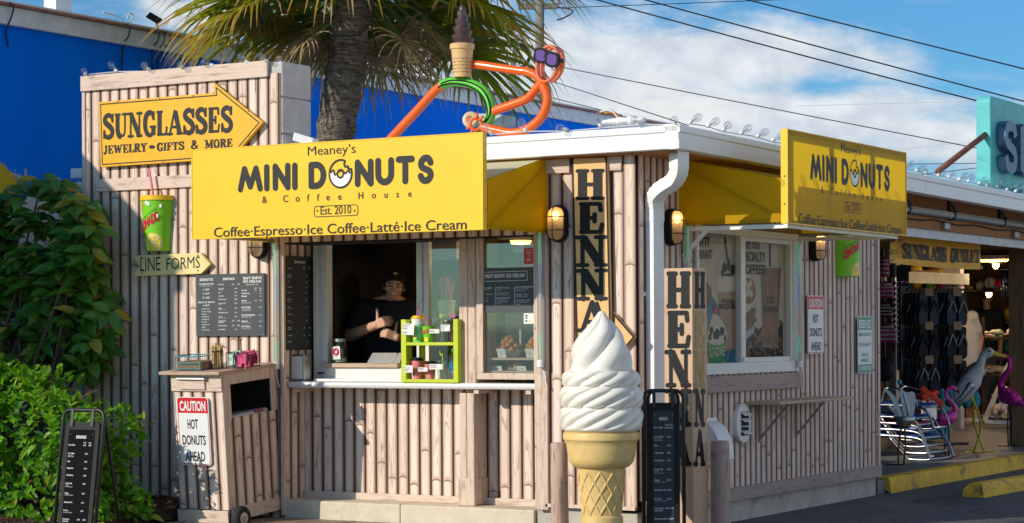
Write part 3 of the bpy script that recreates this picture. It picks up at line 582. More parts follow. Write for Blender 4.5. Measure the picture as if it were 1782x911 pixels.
# counter
cw = thing('serving_counter', 'long white laminate serving counter under the service window', 'counter', (-1.85, .2, .98))
mb = MB(); mb.box((XP+.015, .035, .985), (XR-.004, .36, 1.03)); mb.build('counter_top', 'counter_top', cw, bevel=.018)
for x in (-2.86, -1.30, -.88): mb = MB(); mb.box((x-.02, .06, .955), (x+.02, .272, .984)); mb.build('bracket', 'trim', cw)
# ------------------------------------------------------------------ service window
WY = .36
def fx_(u, v=520, b=WY): return fr(u, v, b).x
x0, x1, x2, x3, x4 = fx_(549), fx_(572), fx_(726), fx_(746), fx_(799)
sw = thing('service_window', 'white sliding service window standing open beside the drinks board', 'window', (x0, WY, 1.03))
mb = MB(); z0, z1 = 1.035, 2.045; zi0, zi1 = fr(600, 632, WY).z, fr(650, 418, WY).z
mb.box((x0, WY-.03, z0), (x0+.035, WY+.06, z1)); mb.box((x0+.036, WY-.012, z0), (x0+.066, WY+.05, z1)); mb.box((x0+.067, WY-.022, z0), (x1, WY+.05, z1))
mb.box((x1, WY-.02, zi1), (x4, WY+.06, z1)); mb.box((x1, WY-.026, z0), (x4, WY+.03, zi0-.035)); mb.build('window_frame', 'window_white', sw, bevel=.003)
mb = MB(); mb.box((x2, WY-.012, zi0-.035), (x2+.05, WY+.04, zi1)); mb.box((x2+.053, WY+.0, zi0-.035), (x3, WY+.045, zi1)); mb.build('sliding_stile', 'window_white', sw, bevel=.003)
mb = MB(); mb.box((x1-.03, WY-.05, zi0-.033), (fx_(697), WY+.10, zi0-.002)); mb.build('sill_board', 'shelf_wood', sw, bevel=.003)
mb = MB(); mb.box((x3, WY+.018, zi0-.034), (x4, WY+.024, zi1)); mb.build('pane', 'pane', sw)
mb = MB(); mb.box((fx_(556, 648), WY-.030, fr(556, 651, WY).z), (fx_(568, 648), WY-.0265, fr(556, 648, WY).z)); mb.build('latch_slot', 'black_plastic', sw)
mb = MB(); mb.box((x0+.09, .20, 1.0305), (x4, WY-.027, 1.048)); mb.build('lower_rail', 'white_plastic', sw, bevel=.004)
# ------------------------------------------------------------------ display case window
CB = .05
cx0, cx1 = fx_(812, 600, CB), fx_(933, 600, CB); czt = 2.05; czb = fr(870, 661, CB).z
case = thing('display_case', 'glazed donut display case with wooden frame and three wooden shelves', 'display case', (cx0, CB, czb))
mb = MB(); mb.box((fx_(829, 600, CB), CB, czb), (cx1, CB+.05, czb+.045)); mb.box((fx_(829, 600, CB), CB-.002, czb+.045), (fx_(829, 600, CB)+.055, CB+.06, czt)); mb.box((cx1-.02, CB-.001, czb+.045), (cx1, CB+.05, czt)); mb.build('case_frame', 'trim_v', case, bevel=.004)
gx0, gx1 = fx_(829, 600, CB)+.055, cx1-.02
mb = MB(); mb.box((gx0, CB+.026, czb+.045), (gx1, CB+.030, czt)); mb.build('pane', 'pane', case)
mb = MB(); mb.box((gx0-.02, CB+.34, .99), (gx1+.02, CB+.36, 1.95)); mb.build('case_back', 'interior_grey', case)
mb = MB(); mb.box((gx0-.01, CB+.04, 1.75), (gx0+.09, CB+.06, 2.05)); mb.box((gx1-.03, CB+.045, 1.4), (gx1+.0, CB+.07, 2.05)); mb.build('inner_board', 'post_wood', case)
mb = MB()
for v in (630, 666-.2): pass
shz = [fr(860, 627, .2).z, fr(860, 655.5, .2).z-.0, 1.035]
shz = [1.37+(583-624)/250., 1.37+(583-655)/250.*.93, czb+.06]
for z in shz[:2]: mb.box((gx0-.03, CB+.06, z-.016), (gx1+.02, CB+.33, z))
mb.box((gx0-.03, CB+.06, shz[2]-.02), (gx1+.02, CB+.33, shz[2])); mb.build('shelf', 'shelf_wood', case)
mb = MB(); mb.box((gx0+.02, CB+.2, 1.80), (gx1-.02, CB+.33, 1.86)); mb.build('light_bar', 'interior_grey', case)
mb = MB(); mb.lathe([(.0, .0), (.035, .002), (.04, .012)], (gx0+.24, CB+.22, 1.785), 14); mb.build('case_lamp', 'lamp_warm', case)
def blobs(c, n, r, spread, h): 
    m = MB()
    for i in range(n):
        a = i*2.4; q = spread*math.sqrt((i+.5)/n); m.ellip((c[0]+q*math.cos(a), c[1]+q*math.sin(a), c[2]+h*(1-(q/spread)**2)+r*.6), (r*random.uniform(.85, 1.15),)*3, 9, 6)
    return m
def bowl(c, lab): 
    t = thing('fritter_bowl', lab, 'bowl', c, 'bowls of fritters in the case')
    m = MB(); m.lathe([(.055, 0), (.07, .004), (.096, .055), (.101, .057), (.097, .053), (.062, .012), (.0, .01)], c, 20, cap=False); m.build('dish', 'plate', t, True)
    blobs((c[0], c[1], c[2]+.035), 19, .028, .075, .085).build('fritters', 'fritter', t, True)
    m = MB(); m.obox((c[0]-.0, c[1]-.108, c[2]+.032), (.034, 0, 0), (0, .002, .001), (0, -.012, .03)); k = m.build('price_card', 'card_white', t)
    m = MB()
    for j in range(3): tline(m, ('fritters', 'dozen', '$3.75')[j], Vector((c[0], c[1]-.1108, c[2]+.042-.015*j)), X3, Vector((0, -.37, .93)), NF, 0, 0, .007, 'c')
    m.build('lettering', 'grey_vinyl', k)
gm = (gx0+gx1)/2
bowl((gx0+.10, CB+.19, shz[0]), 'left white bowl piled with fritters on the upper case shelf'); bowl((gx0+.33, CB+.19, shz[0]), 'right white bowl piled with fritters on the upper case shelf')
def plate(c, lab, m_, kind):
    t = thing('donut_plate', lab, 'plate', c, 'plates of donuts in the case')
    m = MB(); m.lathe([(.04, 0), (.075, .008), (.078, .011), (.045, .006), (0, .005)], c, 20, cap=False); m.build('dish', 'plate', t, True)
    m = MB()
    if kind: m.torus((c[0]+.01, c[1]-.01, c[2]+.042), .03, .016, (0.2, -1, .15), 16, 8)
    else: m = blobs((c[0], c[1], c[2]+.01), 6, .022, .045, .02)
    m.build('donut', m_, t, True)
plate((gx0+.12, CB+.2, shz[1]), 'white plate with one flat donut behind a card on the middle shelf', 'fritter', 0); plate((gx0+.345, CB+.2, shz[1]), 'white plate with an upright ring donut on the middle shelf', 'fritter', 1)
plate((gx0+.165, CB+.2, shz[2]), 'white plate of pale filled donuts on the bottom case shelf', 'donut_beige', 0); plate((gx0+.385, CB+.2, shz[2]), 'white plate of dark berry donuts on the bottom case shelf', 'berry', 0)
for i, (x, z, lb) in enumerate(((.055, 1, 'small white price card at the left of the middle case shelf'), (.25, 1, 'small white price card in the middle of the middle case shelf'), (.47, 1, 'small white price card at the right end of the middle case shelf'), (.46, 0, 'small white price card at the right end of the upper case shelf'))):
    m = MB(); m.obox((gx0+x, CB+.1, shz[z]+.024), (.038, 0, 0), (0, .001, 0), (0, -.006, .022)); k = m.build('price_card', 'card_white'); tag(k, lb, 'card', 'price cards in the case')
    m = MB(); tline(m, 'donuts $2.99', Vector((gx0+x, CB+.097, shz[z]+.022)), X3, Z3, NF, 0, 0, .008, 'c', cond=.7); m.build('lettering', 'grey_vinyl', k)
# ------------------------------------------------------------------ side window
sy0, sym0, sym1, sy1 = .86, sd(1285, 500).y, sd(1293, 500).y, sd(1372, 500).y
win = thing('side_window', 'white sliding window on the side wall covered with coffee and sundae prints', 'window', (0, sy0, WZ0))
mb = MB(); e = .045
mb.box((-.06, sy0, WZ1-.05), (.028, WB1, WZ1)); mb.box((-.06, sy0, WZ0), (.034, WB1, WZ0+.08)); mb.box((-.06, sy0, WZ0+.08), (.028, sy0+.04, WZ1-.05)); mb.box((-.06, sy1+.04, WZ0+.08), (.028, WB1, WZ1-.05)); mb.box((-.05, sy1, WZ0+.08), (.018, sy1+.04, WZ1-.05)); mb.box((-.05, sym0, WZ0+.08), (.022, sym1, WZ1-.05)); mb.box((-.05, sym1, WZ0+.08), (.012, sy1, WZ0+.115)); mb.box((-.05, sym1, WZ1-.085), (.012, sy1, WZ1-.05)); mb.build('window_frame', 'window_white', win, bevel=.003)
mb = MB(); mb.box((-.02, sy0+.04, WZ0+.08), (-.016, sym0, WZ1-.05)); mb.box((-.022, sym1, WZ0+.115), (-.018, sy1, WZ1-.085)); mb.build('pane', 'side_pane', win)
mb = MB(); mb.box((.022, sym0+.02, WZ0+.085), (.03, sym1-.02, WZ0+.12)); mb.build('latch', 'steel', win)
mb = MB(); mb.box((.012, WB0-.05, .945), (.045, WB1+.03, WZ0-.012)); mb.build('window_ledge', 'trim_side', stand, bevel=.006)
mb = MB(); mb.box((.012, WB0-.05, WZ1+.004), (.03, WB1+.05, WZ1+.06)); mb.build('window_head', 'post_wood', stand)
mat('print_beige', (.62, .55, .44), .5, var=.06, vscale=2); mat('print_brown', (.26, .13, .06), .5, var=.15, vscale=9); mat('print_milk', (.42, .27, .17), .5, var=.1, vscale=9); mat('print_cream', (.70, .63, .54), .5, var=.08); mat('print_dark', (.022, .014, .010), .6, var=.4, vscale=30)
mat('print_teal', (.03, .20, .30), .5, var=.6, vscale=14); mat('print_green', (.02, .30, .03), .4, var=.2); mat('print_amber', (.24, .11, .035), .5, var=.3, vscale=6); mat('print_latte', (.38, .15, .04), .5, var=.1); mat('print_glassy', (.50, .47, .42), .4, var=.1, vscale=8)
def sheet(name, y0, y1, z0, z1, lab):
    t = thing(name, lab, 'poster', (-.03, y0, z0), 'printed posters in the side window'); m = MB(); m.box((-.034, y0, z0), (-.032, y1, z1)); m.build('sheet', 'print_beige', t); return t
pl = sheet('window_poster', sy0+.03, sym0+.01, WZ0+.075, WZ1-.045, 'window poster reading nutty parfait with milkshake and green sundae cup'); pr_ = sheet('window_poster', sym1-.01, sy1+.01, WZ0+.10, WZ1-.07, 'window poster reading try our specialty coffees with latte and iced coffee')
PN = Vector((1, 0, 0)); PX = -.0315
class Print:                                                        # flat printed shapes given by points of the photographed window
    def __init__(s, par, k): s.par = par; s.k = k
    def pt(s, x, y): q = sd(1190+x/3.376, 390+y/3.376, PX); return (q.y, q.z)
    def shape(s, name, m, polys, sm_=False):
        b = MB()
        for p in polys:
            q = [s.pt(*a) for a in p]; q = catmull(q, 5, True) if sm_ else q; b.poly(q, Vector((PX+.0004*s.k, 0, 0)), Y3, Z3, PN)
        s.k += 1; return b.build(name, m, s.par)
    def words(s, name, m, rows, bold=.03):
        b = MB()
        for body, x0, x1, yb, yt in rows:
            p0 = s.pt(x0, yb[0]); p1 = s.pt(x1, yb[1]); u = s.pt(x0, yt); X = PX+.0004*s.k
            text(b, body, (X, p0[0], p0[1]), (X, p1[0], p1[1]), (0, 0, u[1]-p0[1]), PN, bold, 1., 2)
        s.k += 1; b.build(name, m, s.par)
def blobpoly(cx, cy, rx, ry, n=14, jit=.12): return [(cx+rx*math.cos(t)*(1+random.uniform(-jit, jit)), cy+ry*math.sin(t)*(1+random.uniform(-jit, jit))) for t in [2*math.pi*i/n for i in range(n)]]
A = Print(pl, 1)
A.shape('swirl_print', 'print_teal', [[(135, 330), (165, 420), (200, 480), (260, 700), (318, 560), (322, 815), (240, 820), (140, 640)], [(300, 420), (322, 400), (322, 700), (300, 740)]])
A.shape('dish_print', 'print_brown', [[(134, 350), (160, 370), (165, 430), (150, 480), (134, 500)]]); A.shape('dome_print', 'print_glassy', [blobpoly(252, 270, 62, 110, 22, .0)])
A.shape('milkshake_print', 'print_milk', [[(192, 340), (318, 320), (300, 735), (232, 752)]]); A.shape('cream_print', 'print_cream', [[(190, 330), (214, 290), (250, 300), (300, 282), (318, 320), (316, 380), (250, 400), (196, 392)]], True)
A.shape('chocolate_print', 'print_dark', [blobpoly(238, 255, 14, 30), blobpoly(262, 240, 10, 40), blobpoly(285, 268, 16, 30), blobpoly(262, 300, 30, 9), blobpoly(226, 290, 9, 20)], True); A.shape('straw_print', 'print_dark', [[(234, 76), (245, 76), (260, 214), (249, 216)]])
A.shape('sundae_print', 'print_cream', [[(136, 640), (150, 590), (160, 550), (180, 520), (205, 545), (228, 580), (250, 640), (248, 690), (190, 715), (137, 690)]], True); A.shape('sauce_print', 'print_dark', [blobpoly(160, 625, 12, 26, 12, .3), blobpoly(190, 650, 16, 34, 12, .3), blobpoly(222, 630, 13, 30, 12, .3), blobpoly(240, 668, 8, 22, 10, .3), blobpoly(150, 668, 9, 20, 10, .3)], True)
A.shape('cherry_print', 'letter_red', [blobpoly(186, 512, 12, 22, 12, .03)], True); A.shape('sundae_cup_print', 'print_green', [[(136, 690), (160, 708), (210, 712), (248, 685), (226, 818), (150, 822)]])
A.words('lettering', 'print_dark', (('NUTTY', 56, 152, (140, 134), 84), ('PARFAIT', 50, 165, (206, 204), 156), ('HAND-SPUN', 219, 290, (464, 468), 442), ('MILKSHAKES', 206, 312, (500, 500), 470))); A.words('sundae_lettering', 'print_cream', (('SUNDAE', 142, 236, (786, 770), 735),))
B = Print(pr_, 1)
B.shape('bean_print', 'print_dark', [[(352, 690), (400, 590), (440, 620), (470, 590), (520, 640), (560, 600), (582, 570), (582, 794), (352, 800)]]); B.shape('bean_speckle_print', 'print_brown', [blobpoly(random.uniform(358, 578), random.uniform(640, 790), 7, 10, 8) for i in range(70)]+[blobpoly(566, 580, 9, 17), blobpoly(420, 565, 8, 16)])
B.shape('glass_print', 'print_glassy', [[(448, 240), (575, 232), (548, 725), (462, 722)], [(352, 460), (425, 470), (412, 640), (352, 690)]]); B.shape('iced_coffee_print', 'print_amber', [[(452, 262), (571, 258), (546, 722), (464, 718)], [(352, 470), (422, 500), (410, 600), (352, 640)]])
B.shape('latte_cup_print', 'print_cream', [[(352, 300), (400, 315), (426, 370), (424, 450), (352, 520)]], True); B.shape('latte_print', 'print_latte', [blobpoly(378, 395, 44, 78, 18, .0)], True); B.shape('latte_art_print', 'print_cream', [blobpoly(376, 385, 9, 44), blobpoly(362, 350, 9, 20), blobpoly(392, 350, 9, 20), blobpoly(360, 410, 9, 22), blobpoly(394, 410, 9, 22)], True); B.shape('straw_print', 'print_dark', [[(499, 92), (509, 92), (511, 252), (501, 252)]])
B.words('lettering', 'print_dark', (('TRY OUR', 354, 446, (145, 147), 100), ('SPECIALTY', 334, 480, (218, 222), 165), ('COFFEES!', 334, 480, (293, 297), 238), ('ICED', 484, 530, (464, 466), 430), ('COFFEE', 463, 548, (517, 520), 486)))
# ------------------------------------------------------------------ shelf, vent and pipes on the side wall
t = thing('fold_down_shelf', 'tan fold down shelf on two brackets below the side window', 'shelf', (0, 1.9, .85)); q0, q1 = sd(1278, 699), sd(1448, 690)
mb = MB(); mb.box((.015, q0.y+.14, .845), (.30, q1.y-.28, .868)); mb.build('board', 'shelf_wood', t, bevel=.006)
for u in (1330, 1393):
    y = sd(u, 705).y-.13; mb = MB(); mb.bar((.25, y, .845), (.02, y, .58), .014, .016); mb.bar((.022, y, .56), (.022, y, .84), .018, .012); mb.build('bracket', 'trim_side', t)
t = thing('wall_vent', 'white oval louvred vent mounted under the fold down shelf', 'vent', (0, 1.55, .55)); vc = sd(1292, 737, .03)
def stad(cy, cz, hw, hh, n=10, x=.0): return [(x, cy+hw*math.cos(a)+0, cz+(hh-hw)*(1 if i < n else -1)+hw*math.sin(a)) for i, a in enumerate([math.pi*k/(n-1) for k in range(n)]+[math.pi+math.pi*k/(n-1) for k in range(n)])]
mb = MB(); mb.prism(stad(vc.y, vc.z, .125, .145, x=.045), NS, .04)
mb.build('vent_plate', 'white_plastic', t, bevel=.008)
mb = MB(); mb.box((.0455, vc.y-.055, vc.z-.09), (.048, vc.y+.075, vc.z+.085)); mb.build('vent_opening', 'interior_dark', t)
for k in range(4): mb = MB(); mb.obox((.062, vc.y+.01, vc.z-.065+k*.045), (.016, 0, -.01 if k != 1 else -.002), (0, .068, 0), (0, 0, .003)); mb.build('louvre', 'white_plastic', t)
t = thing('vent_hood', 'white curved vent hood low on the side wall behind the short post', 'vent hood', (0, 1.25, .5)); hc = sd(1252, 770, .1)
mb = MB(); pts = [(.012, -.12)]+[(.012+.15*math.cos(a), -.12+.27*math.sin(a)) for a in [math.pi/2*k/8 for k in range(9)]]
o = mb.add([Vector((x, hc.y-.11, hc.z+z)) for x, z in pts]+[Vector((x, hc.y+.11, hc.z+z)) for x, z in pts], []); m_ = len(pts)
mb.f += [tuple(range(m_)), tuple(range(m_, 2*m_))[::-1]]+[(i, m_+i, m_+(i+1) % m_, (i+1) % m_) for i in range(m_)]; mb.build('hood', 'white_plastic', t, smooth='auto')
mb = MB(); mb.box((.011, hc.y-.14, hc.z-.16), (.02, hc.y+.14, hc.z+.17)); mb.build('hood_flange', 'white_plastic', t)
t = thing('downspout', 'white ribbed downspout with elbows running down from the roof corner', 'downspout', (.08, .25, .3)); ye = .20
xw = sd(1138, 500, .055).y; dw = .052
pth = [Vector((.30, .02, 2.565)), Vector((.30, .02, 2.50)), Vector((.285, .04, 2.43)), Vector((.23, .07, 2.375)), Vector((.15, xw-.08, 2.325)), Vector((.085, xw-.03, 2.275)), Vector((.062, xw, 2.20)), Vector((.062, xw, 2.12))]
def pipe4(pts, hw, hd):
    m = MB()
    for i, p in enumerate(pts):
        d = (pts[min(i+1, len(pts)-1)]-pts[max(i-1, 0)]).normalized(); s_ = Vector((0.35, 1, 0)); s_ = (s_-d*s_.dot(d)).normalized(); q = d.cross(s_)
        for k in range(12):
            a = 2*math.pi*k/12+math.pi/12; c, s2 = math.cos(a), math.sin(a); f = 1/max(abs(c), abs(s2))**.75; m.v.append(p+s_*hw*c*f+q*hd*s2*f)
    for i in range(len(pts)-1):
        for k in range(12): l = (k+1) % 12; m.f.append((i*12+k, i*12+l, i*12+12+l, i*12+12+k))
    return m
el = catmull(pth, 5); pp = []
for i, p in enumerate(el): pp.append(p)
m = pipe4(pp, .056, .046)
for i in range(len(pp)):
    if 8 < i < 30 and i % 2:
        for k in range(12): m.v[i*12+k] = pp[i]+(m.v[i*12+k]-pp[i])*.93
m.build('elbow', 'gutter_white', t, smooth='auto')
m = pipe4([Vector((.062, xw, 2.15)), Vector((.062, xw, 1.6)), Vector((.062, xw, .05))], .052, .042); m.build('pipe', 'gutter_white', t, smooth='auto')
m = MB(); m.box((.008, xw-.07, 1.62), (.012, xw+.07, 1.65)); m.build('strap', 'gutter_white', t)
# ================================================================== signs
def poly_at(pts, fn): return [fn(*p) for p in pts]
# ---- yellow arrow board
B_ = -.055; f_ = lambda u, v: fr(u, v, B_)
t = thing('arrow_sign', 'large yellow arrow sign reading sunglasses jewelry gifts and more on the left wall', 'sign', f_(300, 290))
ar = [(171.5, 178), (373, 162), (371.5, 143.5), (457, 213), (383, 300), (381, 277.5), (175, 291.5)]
A3 = poly_at(ar, f_)
mb = MB(); mb.prism(A3, NF, .03); mb.build('board', 'sun_sign', t, bevel=.003)
c2 = [(p.x, p.z) for p in A3]; mb = MB()
def inset(pts, d):
    out = []; m = len(pts)
    for i in range(m):
        (ax, ay), (bx, by), (cx, cy) = pts[i-1], pts[i], pts[(i+1) % m]
        n1 = Vector((-(by-ay), bx-ax)).normalized(); n2 = Vector((-(cy-by), cx-bx)).normalized(); k = n1+n2; k = k*(2/k.dot(k)); out.append((bx+k.x*d, by+k.y*d))
    return out
q = inset(c2, -.02)
mb.strip(q, .009, Vector((0, B_-.0008, 0)), X3, Z3, NF, closed=True); mb.build('border', 'grey_vinyl', t)
U = lambda u, v: fr(u, v, B_-.001)
mb = MB(); sertext(mb, 'SUNGLASSES', U(178.5, 242.5), U(405.5, 229.5), (U(178.5, 199.5)-U(178.5, 242.5)), NF, .25, .105, serif=.28)
mb.build('lettering', 'grey_vinyl', t)
mb = MB(); sertext(mb, 'JEWELRY', U(180, 268.5), U(256, 264), U(180, 254)-U(180, 268.5), NF, .24, .11); sertext(mb, '.', U(259, 265.5), U(270, 265), (0, 0, .08), NF, .3); sertext(mb, 'GIFTS', U(272.5, 263.5), U(321, 260.5), U(272, 249.5)-U(272, 263.5), NF, .24, .11)
sertext(mb, '&', U(331, 260), U(346, 259), (0, 0, .065), NF, .2, .09); sertext(mb, 'MORE', U(356.5, 258.5), U(405, 256), U(356.5, 244)-U(356.5, 258.5), NF, .24, .11); mb.build('small_lettering', 'grey_vinyl', t)
for u, v in ((205, 177), (278, 171.5), (336, 167), (372, 162), (209, 288), (284, 283), (433, 237), (432, 194)):
    mb = MB(); p = f_(u, v); mb.ellip((p.x, B_, p.z), (.006, .004, .006), 8, 6); mb.build('screw', 'rust', t)
# ---- the two box awnings with their name boards
def rounded(mb, strokes, x, y, w_, h, O, ux, uz, n, wd):
    for s_ in strokes: mb.strip([(x+px*w_, y+py*h) for px, py in s_], wd, O, ux, uz, n)
arc = lambda cx, cy, rx, ry, a0, a1, k=10: [(cx+rx*math.cos(rad(a0+(a1-a0)*i/k)), cy+ry*math.sin(rad(a0+(a1-a0)*i/k))) for i in range(k+1)]
RF = {'M': (1.06, [[(.0, 0), (.21, 1), (.5, .12), (.79, 1), (1., 0)]]), 'I': (0, [[(.0, 0), (0, 1)]]), 'N': (1, [[(0, 0), (0, 1), (1, 0), (1, 1)]]),
      'D': (1, [[(0, 0), (0, 1), (.45, 1)]+arc(.42, .5, .58, .5, 85, -85)+[(.45, 0), (0, 0)]]), 'U': (1, [[(0, 1), (0, .42)]+arc(.5, .38, .5, .38, 180, 360)+[(1, 1)]]), 'T': (1, [[(0, 1), (1, 1)], [(.5, 1), (.5, 0)]]),
      'S': (1, [sm([(.96, .80), (.74, .99), (.34, .99), (.06, .80), (.16, .60), (.5, .5), (.86, .40), (.96, .19), (.68, .0), (.26, .0), (.02, .19)])])}
BF = -.85                                                           # plane of the left board
def g4(x, y): q = fr(330+x/3.3625, 220+y/3.3625, BF); return q
XA, XB, ZA, ZB = -3.077, -.690, 2.05, 2.672
def sgn(x, y):                                                      # share of the board's width and height
    q = g4(x, y); k = (q.x-XA)/(XB-XA); return (k, (q.z-ZA-.010*k)/(ZB-ZA))
def name_board(label, O, ux, n, Wd, Hh, face_mat, thk, lam):
    """a yellow box board: face, rim, lettering; O lower left corner of the face"""
    t = thing('awning_sign', label, 'awning sign', O+ux*(Wd/2)); O = Vector(O)
    m = MB(); m.add([O, O+ux*Wd, O+ux*Wd+Z3*Hh, O+Z3*Hh], [(0, 1, 2, 3)]); m.build('face', face_mat, t)
    m = MB(); e = .006
    for a, b in (((0, -e), (Wd, 0)), ((0, Hh), (Wd, Hh+e)), ((-e, -e), (0, Hh+e)), ((Wd, -e), (Wd+e, Hh+e))):
        P = [O+ux*a[0]+Z3*a[1], O+ux*b[0]+Z3*a[1], O+ux*b[0]+Z3*b[1], O+ux*a[0]+Z3*b[1]]; m.prism([p+n*.003 for p in P], n, thk)
    m.build('rim', lam, t)
    L = O+n*.0025; pt = lambda f: L+ux*(f[0]*Wd)+Z3*(f[1]*Hh); s2 = lambda f: (f[0]*Wd, f[1]*Hh)
    m = MB()
    def boxl(c, x0, y0, x1, y1, sw):                                # letter given by its pixel box on the measured board
        (ax, ay), (bx, by) = s2(sgn(x0, y1)), s2(sgn(x1, y0)); h = by-ay; wid = bx-ax; sw = min(sw*Hh, wid)
        rounded(m, RF[c][1], ax+sw/2, ay+sw/2, max(wid-sw, 1e-4), h-sw, L, ux, Z3, n, sw)
    SW = .072
    for c, a in (('M', (283, 228, 428, 391)), ('I', (437, 221, 476, 384)), ('N', (487, 213, 590, 381)), ('I', (601, 211, 639, 376)), ('D', (697, 203, 799, 370)), ('N', (968, 187, 1076, 356)), ('U', (1088, 177, 1196, 347)), ('T', (1208, 167, 1317, 340)), ('S', (1335, 161, 1429, 334))): boxl(c, *a, SW)
    m.build('lettering', 'grey_vinyl', t)
    # the donut that stands for the O
    (cx, cy), (rx, ry) = s2(sgn(884, 277)), (s2(sgn(954, 277))[0]-s2(sgn(884, 277))[0], s2(sgn(884, 190))[1]-s2(sgn(884, 277))[1]); rx *= .93; ry *= .93
    ring = [(cx+rx*math.cos(a), cy+ry*math.sin(a)) for a in [2*math.pi*i/40 for i in range(40)]]
    m = MB(); low = [p for p in ring if p[1] < cy+.12*ry]; low = sorted(low, key=lambda p: math.atan2(p[1]-cy, p[0]-cx) if p[0] >= cx else (math.atan2(p[1]-cy, p[0]-cx)-2*math.pi if p[1] > cy else math.atan2(p[1]-cy, p[0]-cx)))
    low = [(cx+rx*math.cos(rad(a)), cy+ry*math.sin(rad(a))) for a in range(172, 369, 8)]
    wav = [(cx+rx*k, cy+ry*h) for k, h in ((.84, .02), (.66, .18), (.48, -.02), (.3, .1), (0, .2), (-.3, .02), (-.5, -.06), (-.66, .28), (-.84, .12))]
    m.poly(low+wav, L+n*.0006, ux, Z3, n); m.build('icing', 'sign_white', t)
    m = MB(); op = [(cx+rx*math.cos(rad(a)), cy+ry*math.sin(rad(a))) for a in range(74, 74-334, -6)]; bite = sm([op[-1], (cx+.52*rx, cy+.62*ry), (cx+.55*rx, cy+.36*ry), (cx+.74*rx, cy+.42*ry), (cx+.80*rx, cy+.22*ry)], 4)
    op = [(cx+rx*math.cos(rad(a)), cy+ry*math.sin(rad(a))) for a in range(66, 66-306, -6)]; op2 = op+[]
    bite = sm([(cx+rx*math.cos(rad(66)), cy+ry*math.sin(rad(66))), (cx+.34*rx, cy+.72*ry), (cx+.42*rx, cy+.48*ry), (cx+.66*rx, cy+.52*ry), (cx+.72*rx, cy+.30*ry), (cx+rx*math.cos(rad(18)), cy+ry*math.sin(rad(18)))], 4)
    body = [(cx+rx*math.cos(rad(a)), cy+ry*math.sin(rad(a))) for a in range(18, 18-312, -6)]
    sw = .022*Hh; m.strip(body, sw, L+n*.001, ux, Z3, n); m.strip(bite, sw, L+n*.001, ux, Z3, n); m.strip([wav[-1]]+sm(wav[::-1], 3)[1:], sw*.9, L+n*.001, ux, Z3, n)
    hole = [(cx+.27*rx*math.cos(a), cy-.0*ry+.29*ry*math.sin(a)) for a in [2*math.pi*i/20 for i in range(20)]]; m.strip(hole, sw, L+n*.0015, ux, Z3, n, closed=True); m.build('donut_outline', 'grey_vinyl', t)
    m = MB(); m.poly(hole, L+n*.0011, ux, Z3, n); m.build('donut_hole', 'yellow_sign', t)
    m = MB()
    def T(body, x0, b0, x1, b1, top, bold=0., sp=1.): text(m, body, pt(sgn(x0, b0)), pt(sgn(x1, b1)), Z3*((sgn(x0, top)[1]-sgn(x0, b0)[1])*Hh), n, bold, sp, 3)
    T("Meaney’s", 692, 172, 972, 154, 120); T('Est. 2010', 767, 517, 946, 509, 470, .006)
    for ch, x in (('&', 440), ('C', 563), ('o', 633), ('f', 695), ('f', 753), ('e', 811), ('e', 880), ('H', 1003), ('o', 1079), ('u', 1150), ('s', 1218), ('e', 1290)):
        wd = textw(ch)*33; b = 451-(x-440)*.0475; T(ch, x-wd/2, b, x+wd/2, b-wd*.0475, b-39, .008)
    T('Coffee·Espresso·Ice Coffee·Latté·Ice Cream', 143, 652, 1622, 598, 597, .006)
    m.build('small_lettering', 'grey_vinyl', t)
    m = MB(); a, b, c, d = s2(sgn(730, 470)), s2(sgn(985, 457)), s2(sgn(985, 518)), s2(sgn(732, 532)); x0, x1, y0, y1 = a[0], b[0], (c[1]+d[1])/2, (a[1]+b[1])/2; r = .02
    rr = []
    for ccx, ccy, s0 in ((x1-r, y1-r, 0), (x0+r, y1-r, 90), (x0+r, y0+r, 180), (x1-r, y0+r, 270)): rr += arc(ccx, ccy, r, r, s0, s0+90, 5)
    m.strip(rr, .005, L, ux, Z3, n, closed=True)
    for x in (748, 966): xx, yy = s2(sgn(x, 494)); m.poly(arc(xx, yy, .007, .007, 0, 330, 11), L, ux, Z3, n)
    m.build('badge', 'grey_vinyl', t)
    for x in (-e, Wd+e):
        for z in (.12, .42): k = MB(); k.ellip(O+ux*x+Z3*(Hh*z+.05)-n*.02, (.007, .007, .007), 8, 6); k.build('screw', 'steel', t)
    return t
WdL = XB-XA; HhL = ZB-ZA
al = name_board('long yellow awning sign in full sun above the serving window', Vector((XA, BF, ZA+.004)), X3, NF, WdL, HhL, 'yellow_sign', .05, 'yellow_sign')
def awning(t, n, ux, A, side_len, proj, z_wall, z_front, z0, Wd, cloth, tilt=0):
    """cloth behind the board: two end panels, a sloping top and steel frame; A = wall point at the near end"""
    A = Vector(A)
    for k, e in ((0, 0), (Wd, 0)):
        b = A+ux*k; m = MB(); m.add([b+Z3*z0, b+n*proj+Z3*z0, b+n*proj+Z3*z_front, b+Z3*z_wall], [(0, 1, 2, 3)]); m.build('end_panel', 'yellow_panel', t)
    m = MB(); m.add([A+Z3*(z_wall+.003), A+n*proj+Z3*(z_front+.003), A+ux*Wd+n*proj+Z3*(z_front+.003), A+ux*Wd+Z3*(z_wall+.003)], [(0, 1, 2, 3)]); m.build('top_cloth', cloth, t)
    m = MB()
    for k in (.012, Wd-.012): m.bar(A+ux*k+Z3*(z0+.012), A+ux*k+n*(proj-.01)+Z3*(z0+.012), .02, .02); m.bar(A+ux*k+Z3*(z_wall-.03), A+ux*k+n*(proj-.01)+Z3*(z0+.02), .015, .015)
    m.build('end_frame', 'galvanised', t)
    return t
awning(al, NF, X3, (XA+.06, 0, 0), 0, .80, 2.575, 2.378, 2.056, -.680-XA-.06, 'cream_cloth')
HR = .62; YA, YB = .52, 2.785
